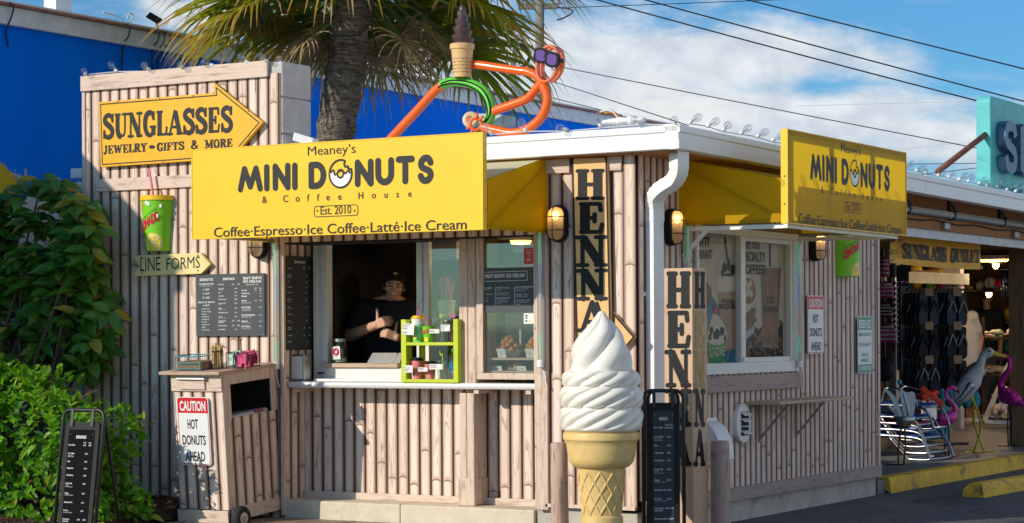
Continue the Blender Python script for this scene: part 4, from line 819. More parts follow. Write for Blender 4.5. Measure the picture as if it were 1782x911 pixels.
ar_ = name_board('shorter looking yellow awning sign in shade above the side window', Vector((.86, YA, 2.105)), Y3, NS, YB-YA, HR, 'yellow_panel', .05, 'yellow_sign')
awning(ar_, NS, Y3, (.0, YA+.09, 0), 0, .81, 2.575, 2.40, 2.115, YB-YA-.12, 'yellow_cloth')
m = MB(); Wd = YB-YA
for y in (YA+.012, YA+Wd*.325, YA+Wd*.675, YB-.012): m.box((.815, y-.012, 2.11), (.853, y+.012, 2.72))
m.box((.815, YA+.03, 2.112), (.853, YB-.02, 2.13)); m.box((.815, YA+.03, 2.695), (.853, YB-.02, 2.72)); m.build('board_frame', 'galvanised', ar_)
m = MB(); m.bar((.02, YA+.14, 2.09), (.80, YA+.14, 2.09), .03, .03); m.bar((.02, YB-.10, 2.09), (.80, YB-.10, 2.09), .03, .03); m.bar((.80, YA+.1, 2.09), (.80, YB-.06, 2.09), .03, .03); m.bar((.02, YA+.14, 1.9), (.2, YA+.14, 2.08), .025, .025); m.build('under_frame', 'white_paint', ar_)
# ---- line forms arrow
B_ = -.05; f_ = lambda u, v: fr(u, v, B_)
t = thing('line_forms_sign', 'small cream arrow board reading line forms under the lemonade cup', 'sign', f_(297, 480))
A3 = poly_at([(230.5, 445), (349, 440.5), (366, 460), (350, 477), (231, 481), (242, 463.5)], f_); mb = MB(); mb.prism(A3, NF, .035); mb.build('board', 'cream_sign', t, bevel=.003)
mb = MB(); U = lambda u, v: fr(u, v, B_-.001); text(mb, 'LINE', U(244, 472.5), U(279, 471), U(244, 449)-U(244, 472.5), NF, .0, 1, 2); text(mb, 'FORMS', U(289.5, 470), U(348, 466.5), U(289, 450)-U(289, 470), NF, .0, 1, 2); mb.build('lettering', 'grey_vinyl', t)
for u, v in ((247, 449.5), (247, 475), (344.5, 445), (344.5, 471.5)): mb = MB(); p = f_(u, v); mb.ellip((p.x, B_, p.z), (.007, .004, .007), 8, 6); mb.build('screw', 'black_metal', t)
# ---- lemonade cups
def cup_sign(label, C, ux, n, r1, r0, h, straw, full):
    t = thing('lemonade_cup_sign', label, 'cup sign', C); C = Vector(C)
    srf = lambda a, z, e=0.: C+(ux*math.sin(a)+n*math.cos(a))*(r0+(r1-r0)*z/h+e)+Z3*z       # a = angle from the front
    m = MB(); K = 24
    for rr_, z in ((r0, 0), (r1, h)):
        for k in range(K+1): a = -math.pi/2+math.pi*k/K; m.v.append(C+(ux*math.sin(a)+n*math.cos(a))*rr_+Z3*z)
    for k in range(K): m.f.append((k, k+1, K+2+k, K+1+k))
    m.f.append(tuple(range(K+1))[::-1]); m.f.append(tuple(range(K+1, 2*K+2))); m.f.append((0, K+1, 2*K+1, K)); m.build('cup', 'cup_green', t, smooth='auto')
    if full:
        m = MB(); pr = [(r1+.004, h), (r1+.008, h), (r1+.008, h+.035), (r1-.0, h+.037)]; o = 0
        for rr_, z in pr:
            for k in range(K+1): a = -math.pi/2+math.pi*k/K; m.v.append(C+(ux*math.sin(a)+n*math.cos(a))*rr_+Z3*z)
        for j in range(3):
            for k in range(K): o = j*(K+1); m.f.append((o+k, o+k+1, o+K+2+k, o+K+1+k))
        m.f.append(tuple(range(3*(K+1), 4*(K+1)))); m.build('lid', 'yellow_lid', t, smooth='auto')
        m = MB(); a, b = straw; m.tube([a, b], .010, 10); m.build('straw', 'pale_pink', t, True)
    def patch(name, mt, pts, e):
        m = MB(); 
        o = m.add([srf(a, z, e) for a, z in pts], []); cxx = sum(p[0] for p in pts)/len(pts); czz = sum(p[1] for p in pts)/len(pts); c = m.add([srf(cxx, czz, e+.002)], []); L = len(pts)
        m.f += [(o+i, o+(i+1) % L, c) for i in range(L)]; return m.build(name, mt, t)
    def disc(name, mt, a0, z0, r, e, zmin=.004, rng=(-1.5, 1.5)): return patch(name, mt, [(max(rng[0], min(rng[1], a0+r/((r0+r1)/2)*math.cos(q))), max(zmin, min(h-.003, z0+r*math.sin(q)))) for q in [2*math.pi*i/28 for i in range(28)]], e)
    za = .055 if full else .03; aa = .25 if full else -.1
    disc('lemon_rind', 'lemon_yellow', aa, za, .082, .0016); disc('lemon_pith', 'sign_white', aa, za, .070, .0022); disc('lemon_flesh', 'lemon_yellow', aa, za, .062, .003)
    m = MB(); rm = (r0+r1)/2
    for k in range(9):
        q = 2*math.pi*k/9; p = [(aa, za), (aa+.062/rm*math.cos(q), za+.062*math.sin(q))]
        if p[1][1] > .006: m.tube([srf(*p[0], .004), srf(*p[1], .004)], .0022, 5)
    m.build('lemon_segments', 'sign_white', t)
    disc('lemon_rind', 'lemon_yellow', -.95 if full else -.75, h-.03, .06, .0016); disc('lemon_pith', 'sign_white', -.95 if full else -.75, h-.03, .05, .0022); disc('lemon_flesh', 'lemon_yellow', -.95 if full else -.75, h-.03, .042, .003)
    m = MB(); 
    def wrap(p): return srf(p.x/rm, p.z, .0035+p.y)
    s0 = -.135 if full else -.155; text(m, 'LEMONADE', Vector((s0, 0, .115 if full else .135)), Vector((s0+.215, 0, .235 if full else .25)), Vector((-.010, 0, .062)), Vector((0, 1, 0)), .045, .95, 4, wrap); m.build('lettering', 'letter_red', t)
    m = MB(); text(m, 'Fresh Squeezed - Ice Cold', Vector((s0+.01, 0, .20 if full else .225)), Vector((s0+.20, 0, .31 if full else .32)), Vector((-.003, 0, .016)), Vector((0, 1, 0)), .0, 1., 2, wrap); m.build('small_lettering', 'black_vinyl', t)
    m = MB()
    for a, z in ((.75, h-.045), (.05, h-.03), (-.08, h-.02), (.55, h-.12)): m.obox(srf(a, z, .002), ux*.014, Z3*.012, n*.001)
    m.build('ice_cube', 'sign_white', t)
    return t
q = fr(277, 438, -.0125)
cup_sign('green half round lemonade cup with pink straw on the left wall', Vector((q.x, -.0125, q.z)), X3, NF, .134, .103, .385, (fr(268.5, 352, -.075), fr(259, 294, -.075)), True)
q = sd(1466, 482, .012); cup_sign('green half round lemonade cup without straw on the side wall', Vector((.012, q.y, q.z)), Y3, NS, .14, .135, .40, None, False)
# ---- menu boards
def panel(t, O, ux, uz, n, Wd, Hh, m_, name='board', d=.008): 
    m = MB(); m.prism([O, O+ux*Wd, O+ux*Wd+uz*Hh, O+uz*Hh], n, d); return m.build(name, m_, t)
DR = (('Hot Coffee', '', '$2.25  $2.75', .862), ('Iced Coffee', 'Vanilla, Caramel,|Hazelnut, or Mocha', '$3.25', .79), ('Latte', '', '$3.50', .722), ('Cappuccino', '', '$3.50', .665), ('Double Espresso', '', '$2.25', .605), ('Red Eye Coffee', 'Hot coffee|with a shot of espresso', '$3.50', .535), ('Frappe', 'Vanilla, Caramel, or Mocha', '$4.99', .452), ('Extra Espresso Shot', '', '$1.00', .375), ('Hot Tea', 'Green, Lemon, Chai, Herbal', '$2.00', .305), ('Fresh Squeezed|Lemonade', '', '$3.25  $4.25', .232), ('Frozen Lemonade', '', '$3.50  $4.50', .15), ('Bottled Water', '', '$1.75', .082))
def drinks(t, O, ux, uz, n, Wd, Hh, par=None, xm=.05):
    m = MB(); O = Vector(O)+n*.0012; k = Hh
    sertext(m, 'DRINKS', O+ux*(.30*Wd)+uz*(.925*Hh), O+ux*(.70*Wd)+uz*(.925*Hh), uz*(.024*Hh), n, .22, .10)
    tline(m, 'Small', O, ux, uz, n, .66*Wd, .885*Hh, .010*k, 'c', .02, cond=.9); tline(m, 'Large', O, ux, uz, n, .86*Wd, .885*Hh, .010*k, 'c', .02, cond=.9)
    for a, b, c, y in DR:
        for i, l in enumerate(a.split('|')): tline(m, l, O, ux, uz, n, xm*Wd, (y-.018*i)*Hh, .0125*k, 'l', .025, cond=.62 if len(l) > 12 else .85)
        for i, l in enumerate(b.split('|') if b else ()): tline(m, l, O, ux, uz, n, xm*Wd, (y-.014-.012*i)*Hh, .0072*k, 'l', .01, cond=.8)
        if '  ' in c: tline(m, c.split('  ')[0], O, ux, uz, n, .66*Wd, y*Hh, .0115*k, 'c', .025, cond=.8); tline(m, c.split('  ')[1], O, ux, uz, n, .87*Wd, y*Hh, .0115*k, 'c', .025, cond=.8)
        else: tline(m, c, O, ux, uz, n, .76*Wd, y*Hh, .0115*k, 'c', .025, cond=.8)
    return m.build('lettering', 'white_print', par or t)
a, b = fr(341.5, 585.5, -.03), fr(460, 475.5, -.03); Wd, Hh = b.x-a.x, b.z-a.z; O = Vector((a.x, -.03, a.z))
t = thing('menu_board', 'square dark menu board for donuts, drinks and soft serve on the left wall', 'menu board', O+X3*(Wd/2)); panel(t, O, X3, Z3, NF, Wd, Hh, 'slate_board', d=.012); m = MB(); O = O+NF*.0012; L = lambda *a, **k: tline(m, a[0], O, X3, Z3, NF, a[1]*Wd, a[2]*Hh, a[3]*Hh, *a[4:], **k)
def SHEAD(body, x0, x1, y, h): sertext(m, body, O+X3*(x0*Wd)+Z3*(y*Hh), O+X3*(x1*Wd)+Z3*(y*Hh), Z3*(h*Hh), NF, .24, .11)
SHEAD('DONUTS', .055, .255, .895, .040); SHEAD('DRINKS', .40, .57, .90, .036); SHEAD('SOFT SERVE', .695, .965, .905, .040); SHEAD('ICE CREAM', .695, .955, .85, .040); L('Vanilla, Chocolate, or Twist', .825, .812, .017, 'c', .02)
SHEAD('CLASSIC DONUTS', .05, .265, .832, .024); L('Cinnamon Sugar, Powdered Sugar, or Plain', .155, .806, .013, 'c', .02, cond=.72)
for i, s_ in enumerate(('6 - $2.99', '12 - $3.99', '20 - $4.99')): L(s_, .155, .742-.066*i, .028, 'c', .04)
SHEAD('SPECIALTY DONUTS', .03, .28, .536, .024); L('6 - $3.99', .155, .485, .028, 'c', .04)
for i, s_ in enumerate(('Chocolate Covered', 'Strawberry Cheesecake', 'Maple Bacon', 'Chocolate Orange', 'Peanut Butter Cup', 'French Toast', 'Chocolate Coconut', 'Apple Pie', 'Turtle Cheesecake')): L(s_, .085, .432-.042*i, .017, 'l', .03, cond=.8)
for a_, b_, c_, y in DR: 
    y = .02+y*.93
    for i, l in enumerate(a_.split('|')): L(l, .335, y-.022*i, .020, 'l', .03, cond=.8)
    for i, l in enumerate(b_.split('|')[:1] if b_ else ()): L(l, .335, y-.018, .011, 'l', .015, cond=.8)
    L(c_.split('  ')[0], .59 if '  ' not in c_ else .55, y, .019, 'c', .03, cond=.8)
    if '  ' in c_: L(c_.split('  ')[1], .63, y, .019, 'c', .03, cond=.8)
for s_, y, sub, pr in (('Cone / Cup', .72, 0, '$2.99  $3.99'), ('WAFFLE CONE', .67, 0, '+.75'), ('SPRINKLES', .625, 0, '+.25'), ('SUNDAES', .555, 2, '$4.25  $5.25'), ('DONUT SUNDAE', .45, 3, '$5.75'), ('HAND SPUN MILKSHAKES', .325, 2, '$5.25'), ('AFFOGATO', .225, 1, '$4.50'), ('NUTTY PARFAIT', .145, 2, '$5.75')):
    L(s_, .67, y, .020, 'l', .05, cond=.8); L(pr.split('  ')[-1], .945, y, .017, 'c', .03, cond=.75)
    if '  ' in pr: L(pr.split('  ')[0], .875, y, .017, 'c', .03, cond=.75)
    for i in range(sub): L(('Vanilla ice cream topped with chocolate', 'caramel, whipped cream and a cherry', 'served with warm cinnamon donuts')[i], .67, y-.018-.016*i, .010, 'l', .015, cond=.85)
L('Small', .875, .755, .017, 'c', .03); L('Large', .945, .755, .017, 'c', .03)
m.build('lettering', 'white_print', t)
for x, y in ((.02, .02), (.98, .02), (.02, .98), (.98, .98)): k = MB(); k.ellip(O+X3*(x*Wd)+Z3*(y*Hh), (.005, .003, .005), 8, 6); k.build('screw', 'steel', t)
# drinks board beside the window, fixed to the side of the recess
bx = XP+.026; y0, y1 = .015, .352; z0 = 1.262; z1 = 1.955
t = thing('drinks_board', 'tall narrow black drinks board hanging beside the service window', 'menu board', (bx, y0, z0)); panel(t, Vector((bx, y0, z0)), Y3, Z3, NS, y1-y0, z1-z0, 'charcoal_board'); drinks(t, (bx, y0, z0), Y3, Z3, NS, y1-y0, z1-z0)
# soft serve sheet on the case window
b0 = CB+.020; a, b = fr(826, 545, b0), fr(927, 465, b0); Wd, Hh = b.x-a.x, b.z-a.z; O = Vector((a.x+.012, b0, a.z))
t = thing('soft_serve_board', 'wide slate sheet reading soft serve ice cream inside the display case glass', 'menu board', O+X3*(Wd/2)); panel(t, O, X3, Z3, NF, Wd, Hh, 'slate_board', d=.003); O = O+NF*.001; m = MB()
sertext(m, 'SOFT SERVE ICE CREAM', O+X3*(.16*Wd)+Z3*(.78*Hh), O+X3*(.84*Wd)+Z3*(.785*Hh), Z3*(.075*Hh), NF, .24, .12)
m.strip([(.115*Wd, .70*Hh), (.88*Wd, .71*Hh), (.88*Wd, .915*Hh), (.115*Wd, .905*Hh)], .0035, O, X3, Z3, NF, closed=True); m.strip([(.335*Wd, .16*Hh), (.335*Wd, .57*Hh)], .003, O, X3, Z3, NF); m.strip([(.665*Wd, .16*Hh), (.665*Wd, .57*Hh)], .003, O, X3, Z3, NF)
for x, rows in ((.04, (('SOFT SERVE ICE CREAM', .54, 1), ('Vanilla, Chocolate, or Twist', .50, 0), ('Cone / Cup    $2.99  $3.99', .40, 1), ('Waffle Cone   +.75', .31, 1), ('Sprinkles       +.25', .25, 1))), (.355, (('SUNDAES   Small  Large', .54, 1), ('             $4.25  $5.25', .49, 0), ('Fudge, Caramel, Strawberry or', .43, 0), ('Pineapple with whipped cream', .39, 0), ('DONUT SUNDAE  $5.75', .31, 1), ('Five donuts with soft serve', .27, 0), ('topped with fudge and nuts', .23, 0), ('and a cherry', .19, 0))), (.685, (('HAND SPUN MILKSHAKES $5.25', .55, 1), ('Vanilla, Chocolate, Strawberry', .51, 0), ('or Cookies and Cream', .47, 0), ('AFFOGATO     $4.50', .38, 1), ('Soft serve with hot espresso', .34, 0), ('NUTTY PARFAIT    $5.75', .25, 1), ('Fudge, peanuts, whipped cream', .21, 0), ('and caramel', .17, 0)))):
    for s_, y, big in rows: tline(m, s_, O, X3, Z3, NF, x*Wd, y*Hh, (.028 if big else .022)*Hh, 'l', .03 if big else .015, cond=.82)
m.build('lettering', 'white_print', t)
a, b = fr(911, 464, b0), fr(931, 429, b0)
t = thing('red_sticker', 'small red sticker reading people love us in the case window corner', 'sticker', a); panel(t, Vector((a.x, b0, a.z)), X3, Z3, NF, b.x-a.x, b.z-a.z, 'sign_white', 'sheet', .001); panel(t, Vector((a.x+.004, b0-.001, a.z+.015)), X3, Z3, NF, b.x-a.x-.008, b.z-a.z-.025, 'sign_red', 'red_field', .0005)
m = MB(); O = Vector((a.x+(b.x-a.x)/2, b0-.0025, a.z))
for s_, z, h in (('PEOPLE', .105, .010), ('LOVE US', .085, .010), ('ON', .066, .010), ('yelp', .04, .017)): tline(m, s_, O, X3, Z3, NF, 0, z, h, 'c', .02, cond=.8)
m.build('lettering', 'sign_white', t)
a, b = fr(911.5, 564, b0), fr(929, 545.5, b0)
t = thing('payment_sticker', 'small white payment sticker below the red sticker in the case window', 'sticker', a); panel(t, Vector((a.x, b0, a.z)), X3, Z3, NF, b.x-a.x, b.z-a.z, 'sign_white', 'sheet', .001)
for i, (dx, dz, mm) in enumerate(((.012, .015, 'led_blue'), (.04, .015, 'yellow_lid'), (.012, .036, 'label_blue'), (.012, .052, 'grey_vinyl'))): panel(t, Vector((a.x+dx, b0-.001, a.z+dz)), X3, Z3, NF, .018, .010, 'label_blue' if mm == 'led_blue' else mm, 'mark', .0004)
# ---- caution and reserved signs
def rrect(Wd, Hh, r, k=5): 
    o = []
    for cx, cy, s0 in ((Wd-r, Hh-r, 0), (r, Hh-r, 90), (r, r, 180), (Wd-r, r, 270)): o += arc(cx, cy, r, r, s0, s0+90, k)
    return o
def road_sign(label, O, ux, uz, n, Wd, Hh, rows, head, fm, foot=None):
    t = thing('notice_sign', label, 'sign', O); P = lambda q, e=0: [O+ux*x+uz*y+n*e for x, y in q]
    m = MB(); m.prism(P(rrect(Wd, Hh, .025)), n, .004); m.build('plate', 'sign_white', t)
    m = MB(); e = .008; q = rrect(Wd-2*e, Hh-2*e, .02); q = [(x+e, y+e) for x, y in q]; m.strip(q, .005, O+n*.0006, ux, uz, n, closed=True)
    hz = Hh*.765; q = [(x, max(y, hz)) for x, y in q]; m.poly([p for i, p in enumerate(q) if p != q[i-1]], O+n*.0008, ux, uz, n)
    if foot: m.poly([(e, e), (Wd-e, e), (Wd-e, Hh*.155), (e, Hh*.155)], O+n*.0008, ux, uz, n)
    m.build('coloured_field', fm, t)
    m = MB(); text(m, head, O+ux*(Wd*.09)+uz*(Hh*.80)+n*.0016, O+ux*(Wd*.91)+uz*(Hh*.80)+n*.0016, uz*(Hh*.135), n, .03, 1, 3)
    if foot: text(m, foot, O+ux*(Wd*.10)+uz*(Hh*.05)+n*.0016, O+ux*(Wd*.90)+uz*(Hh*.05)+n*.0016, uz*(Hh*.075), n, .03, 1, 2)
    m.build('field_lettering', 'sign_white', t)
    m = MB()
    for s_, x0, x1, y, h in rows: text(m, s_, O+ux*(Wd*x0)+uz*(Hh*y)+n*.0012, O+ux*(Wd*x1)+uz*(Hh*y)+n*.0012, uz*(Hh*h), n, .02 if not foot else .01, 1, 3)
    m.build('lettering', 'grey_vinyl' if not foot else fm, t)
    for y in (.03, .97): k = MB(); k.ellip(O+ux*(Wd/2)+uz*(Hh*y)+n*.001, (.006,)*3, 8, 6); k.build('bolt', 'steel', t)
    return t
CR = (('HOT', .31, .64, .535, .135), ('DONUTS', .12, .86, .30, .135), ('AHEAD', .19, .81, .06, .135))
a, b = sd(1406, 616, .03), sd(1433.5, 513.5, .03)
road_sign('red and white caution hot donuts ahead sign on the side wall', Vector((.03, a.y, a.z)), Y3, Z3, NS, b.y-a.y, .455, CR, 'CAUTION', 'sign_red')
a, b = sd(1493, 650.5, .03), sd(1517.5, 551.5, .03)
road_sign('green and white reserved fifteen minutes parking sign at the far end of the side wall', Vector((.03, a.y, a.z)), Y3, Z3, NS, b.y-a.y, b.z-a.z-.0, (('MINI DONUTS', .08, .92, .655, .062), ('SEA SHANTY', .1, .90, .475, .062), ('SIESTA', .27, .73, .295, .062), ('MARKET', .24, .76, .2, .062)), 'RESERVED', 'sign_green', '15 MINUTES')
# ---- henna signs
B_ = -.05; f_ = lambda u, v: fr(u, v, B_)
t = thing('henna_arrow_sign', 'tall tan henna sign with bent arrow fixed to the front wall', 'sign', f_(1030, 612)); hp = [(994.5, 272.5), (1056.5, 271), (1063, 561), (1067, 561), (1067, 543), (1105.5, 587), (1068, 630), (1067.5, 612), (1003.5, 614)]
H3 = poly_at(hp, f_); mb = MB(); mb.prism(H3, NF, .025); mb.build('board', 'tan_sign', t, bevel=.002)
mb = MB(); q = inset([(p.x, p.z) for p in H3], -.007); mb.strip(q, .014, Vector((0, B_-.0008, 0)), X3, Z3, NF, closed=True)
q = inset([(p.x, p.z) for p in H3], .0); mb.build('border', 'black_vinyl', t)
U = lambda u, v: fr(u, v, B_-.0012)
for c, x0, y0, x1, y1 in (('H', 1005.5, 295.5, 1048.5, 348), ('E', 1009, 353, 1049, 407), ('N', 1007.5, 411, 1053, 464.5), ('N', 1009, 469, 1053.5, 523), ('A', 1010, 524, 1056, 578)):
    mb = MB(); sertext(mb, c, U(x0-4, y1), U(x1+4, y1-.4), U(x0, y0)-U(x0, y1), NF, .27, .13, serif=.27); mb.build('letter', 'black_vinyl', t)
for u, v in ((998, 276), (1053, 275), (1000.5, 440), (1058, 440)): mb = MB(); p = f_(u, v); mb.ellip((p.x, B_, p.z), (.006, .004, .006), 8, 6); mb.build('screw', 'black_metal', t)
CY = -.31; CX1 = fr(1205, 500, CY).x; CX0 = fr(1155.5, 500, CY).x; CD = sd(1229.5, 500, CX1).y-CY; ztop = fr(1205, 466.5, CY).z
t = thing('henna_post_sign', 'square tan wooden post lettered henna on two faces at the stand corner', 'post sign', (CX1-.1, CY+.09, 0)); mb = MB()
mb.box((CX0, CY, .0), (CX1-.0015, CY+.018, ztop)); mb.box((CX1-.018, CY+.0195, .0), (CX1, CY+CD, ztop-.004)); mb.box((CX0, CY+.0195, 0), (CX0+.018, CY+CD, ztop)); mb.box((CX0+.018, CY+CD-.018, 0), (CX1-.018, CY+CD, ztop)); mb.box((CX0+.018, CY+.02, ztop-.03), (CX1-.018, CY+CD-.02, ztop-.012)); mb.build('post', 'column_wood', t, bevel=.002)
U = lambda u, v: fr(u, v, CY-.002)
for c, y0, y1 in (('H', 473.5, 536.5), ('E', 542, 605.5), ('N', 610, 674), ('N', 678, 742), ('A', 747, 811)):
    mb = MB(); sertext(mb, c, U(1159, y1), U(1203, y1), U(1162, y0)-U(1162, y1), NF, .28, .13, serif=.25); mb.build('letter', 'black_vinyl', t)
U = lambda u, v: sd(u, v, CX1+.002)
for c, y0, y1, mm in (('H', 473.5, 536.5, 'black_vinyl'), ('E', 542, 605.5, 'gold_reflection'), ('N', 610, 674, 'gold_reflection'), ('N', 678, 742, 'black_vinyl'), ('A', 747, 811, 'black_vinyl')):  # gold tone on two black letters is a painted reflection
    mb = MB(); sertext(mb, c, U(1208.5, y1), U(1227.5, y1), U(1208.5, y0)-U(1208.5, y1), NS, .28, .13, serif=.25); mb.build('letter', mm, t)
# ---- lights on the walls
def wall_lamp(label, C, ux, n, dark=False):
    t = thing('bulkhead_lamp', label, 'wall lamp', C, 'black caged wall lamps'); C = Vector(C)
    def st(hw, hh, z, k=9): 
        o = []
        for i in range(2*k):
            a = math.pi*i/(k-1) if i < k else math.pi+math.pi*(i-k)/(k-1); o.append(C+ux*(hw*math.cos(a))+Z3*((hh-hw)*(1 if i < k else -1)+hw*math.sin(a))+n*z)
        return o
    m = MB(); m.prism(st(.068, .128, .045), n, .045); m.build('base', 'black_plastic', t, bevel=.008)
    m = MB(); rings = [st(.054, .112, .0455), st(.053, .111, .075), st(.046, .103, .095), st(.03, .085, .106)]; N_ = len(rings[0]); m.v = [p for r in rings for p in r]
    for j in range(3): m.f += [(j*N_+i, j*N_+(i+1) % N_, (j+1)*N_+(i+1) % N_, (j+1)*N_+i) for i in range(N_)]
    m.f.append(tuple(range(3*N_, 4*N_))); m.build('glass', 'lamp_glass', t, True)
    m = MB(); m.ellip(C+n*.066+Z3*.055, (.026, .026, .03), 12, 8); m.build('bulb', 'lamp_glow', t, True)
    m = MB()
    for z in (.045, -.045): m.tube([C+Z3*z+ux*.058+n*.045, C+Z3*z+ux*.056+n*.09, C+Z3*z+ux*.035+n*.112, C+Z3*z-ux*.035+n*.112, C+Z3*z-ux*.056+n*.09, C+Z3*z-ux*.058+n*.045], .004, 6)
    m.tube([C+Z3*.118+n*.045, C+Z3*.112+n*.09, C+Z3*.085+n*.113, C-Z3*.085+n*.113, C-Z3*.112+n*.09, C-Z3*.118+n*.045], .004, 6); m.tube(st(.058, .118, .052), .005, 6, True); m.build('cage', 'black_metal', t)
q = fr(975, 390, -.0125); wall_lamp('lit caged wall lamp left of the tall henna wall sign', (q.x, -.0125, q.z), X3, NF)
q = sd(1163, 396, .0125); wall_lamp('lit caged wall lamp on the side wall right of the downspout', (.0125, q.y, q.z), Y3, NS)
q = sd(1412, 427, .0125); wall_lamp('lit caged wall lamp half hidden beneath the side awning sign', (.0125, q.y+.02, q.z), Y3, NS)
q = fr(454, 421, -.0125); wall_lamp('caged wall lamp peeking out under the left end of the long yellow sign', (q.x, -.0125, q.z), X3, NF)
def led_tube(label, P, z1, z0, ph):
    t = thing('light_tube', label, 'light tube', (P[0], P[1], z0), 'hanging coloured light tubes'); x, y = P
    m = MB(); m.lathe([(.020, z0+.02), (.021, z0+.03), (.021, z1)], (x, y, 0), 14, cap=False); m.build('tube', 'tube_clear', t, True)
    m = MB(); m.box((x-.007, y-.004, z0+.03), (x+.007, y+.004, z1)); m.build('light_strip', 'white_plastic', t)
    n_ = int((z1-z0)/.024); g = {}
    for i in range(n_):
        z = z1-.012-i*.024; k = ('led_green', 'led_green', 'led_blue', 'led_blue', 'led_red', 'led_red', 'led_green', 'white_plastic')[int(i/5+ph) % 8]
        g.setdefault(k, MB()).box((x-.009, y-.0065, z-.002), (x+.009, y-.0045, z+.002))
    for k, mm in g.items(): mm.build('diodes', k, t)
    m = MB(); m.lathe([(.010, z0-.02), (.024, z0-.015), (.024, z0+.03), (.02, z0+.035)], (x, y, 0), 14); m.build('end_cap', 'white_plastic', t, 'auto')
    m = MB(); m.tube([Vector((x, y, z0-.02)), Vector((x+.005, y-.004, z0-.06)), Vector((x+.012, y+.0, z0-.11)), Vector((x+.03, y, z0-.15))], .005, 6, smooth=4); m.build('cord', 'wire_white', t, True)
q = fr(480, 500, -.055); led_tube('coloured light tube at the left wall edge beside the menu board', (q.x, q.y), 2.05, 1.14, 0)
q = fr(940, 500, -.065); led_tube('coloured light tube right of the display case', (q.x, q.y), 2.09, 1.16, 0)
q = sd(1197, 450, .06); led_tube('coloured light tube at the left edge of the side window', (.06, q.y), 2.11, 1.2, 0)
q = sd(1391, 500, .06); led_tube('coloured light tube at the right edge of the side window', (.06, q.y), 2.06, 1.12, 0)
# ---- strings of bulbs
def string_lights(label, pts, n):
    t = thing('string_lights', label, 'string lights', pts[0], 'bulb strings along the roof edges'); m = MB(); m.tube([p+Z3*(.012+.008*math.sin(i*2.1)) for i, p in enumerate(pts)], .004, 5); m.build('cord', 'wire_white', t)
    for i, p in enumerate(pts):
        d = (Vector((random.uniform(-1, 1), random.uniform(-1, 1), .0))*.5+n*.6+Z3*random.uniform(.1, .5)).normalized(); k = MB(); k.lathe([(.0, .0), (.012, .002), (.014, .02), (.010, .034)], p+Z3*.012, 10, d); so_ = k.build('socket', 'white_plastic', t, True)
        k = MB(); k.lathe([(.010, .034), (.016, .044), (.025, .062), (.027, .075), (.022, .092), (.012, .106), (.001, .108)], p+Z3*.012, 14, d, cap=False); k.build('bulb', 'bulb_glass', so_, True)
        k = MB(); k.tube([p+Z3*.012+d*.034, p+Z3*.012+d*.07], .003, 5); k.build('filament', 'steel', so_)
string_lights('string of clear bulbs along the top of the left wall', [fr(u, 133-(u-150)*.067, -.02) for u in (150, 205, 261, 317, 373, 433, 466)], NF)
string_lights('string of clear bulbs along the front roof edge', [Vector((fr(u, 240, OF).x, OF+.0, 2.725)) for u in (857, 917, 988, 1046, 1115, 1175)], NF)
string_lights('long string of clear bulbs along the side roof edge', [Vector((OS+.0, .0+.27*i, 2.735-.0098*.27*i+.002)) for i in range(33)], NS)
# ================================================================== giant ice cream
IC = Vector((.28, -1.05, 0)); MPX = 13.3/F; zv = lambda v: EYE+(581-v)*MPX
t = thing('ice_cream_statue', 'giant soft serve ice cream cone statue standing at the stand corner', 'statue', IC)
tab = [(752, 58, 0), (747, 68, 0), (738, 72, 1), (722, 73.5, 1), (713, 71, 1), (709, 67, 1), (705, 71, 1), (694, 74, 1), (682, 73, 1), (676, 69, 1), (672, 65, 1), (668, 68, 1), (657, 69, 1), (649, 65, 1), (645, 58, 1), (641, 55, .8), (630, 54.5, .9), (615, 53, 1), (602, 49, 1.1), (590, 42.5, 1.2), (580, 36.5, 1.2), (571, 29, 1.1), (563, 22, 1), (556, 15, .8), (550, 10, .5), (545, 7, .2), (542, 4, 0), (541, .3, 0)]
rows = catmull([(float(a), float(b), float(c)) for a, b, c in tab], 7); SEG = 150; m = MB()
for v, r, am in rows:
    z = zv(v); top = v < 646; sh = 0.; shy = 0.
    if v < 590: k = (590-v)/48; sh = .012*math.sin(k*2.6)-.006*k; shy = -.01*k
    if v < 552: sh += (552-v)*.0012
    for k in range(SEG):
        a = 2*math.pi*k/SEG
        if top: ph = 5*(a-5.5*(z-zv(646)))/2; f = abs(math.sin(ph+1.1))**.75; amp = .24*am
        else:
            tier = 0 if v > 709 else 1 if v > 672 else 2
            ph = 11*(a-7.5*(z-zv(752))+tier*1.1)/2; f = abs(math.sin(ph))**.5; amp = .115*am
        q = r*MPX*(1-amp+amp*f*1.02); m.v.append(IC+Vector((q*math.cos(a)+sh*.86, q*math.sin(a)-sh*.5, z)))
n_ = len(rows)
for i in range(n_-1):
    for k in range(SEG): l = (k+1) % SEG; m.f.append((i*SEG+k, i*SEG+l, (i+1)*SEG+l, (i+1)*SEG+k))
m.build('soft_serve', 'cream_statue', t, True)
pr = [(40, 815), (48, 812), (52, 808), (56, 803), (58, 796), (61, 775), (62.5, 768), (66.5, 764), (67, 758), (66, 753), (60, 750), (10, 749)]
m = MB(); m.lathe([(r*MPX, zv(v)) for r, v in pr], IC, 64); m.build('cup_rim', 'cone_statue', t, 'auto')
m = MB(); m.lathe([(33*MPX, zv(897)), (34*MPX, zv(890)), (40.5*MPX, zv(818)), (42*MPX, zv(812))], IC, 48)
cr = lambda z: (33+(z-zv(897))/(zv(818)-zv(897))*7.5)*MPX
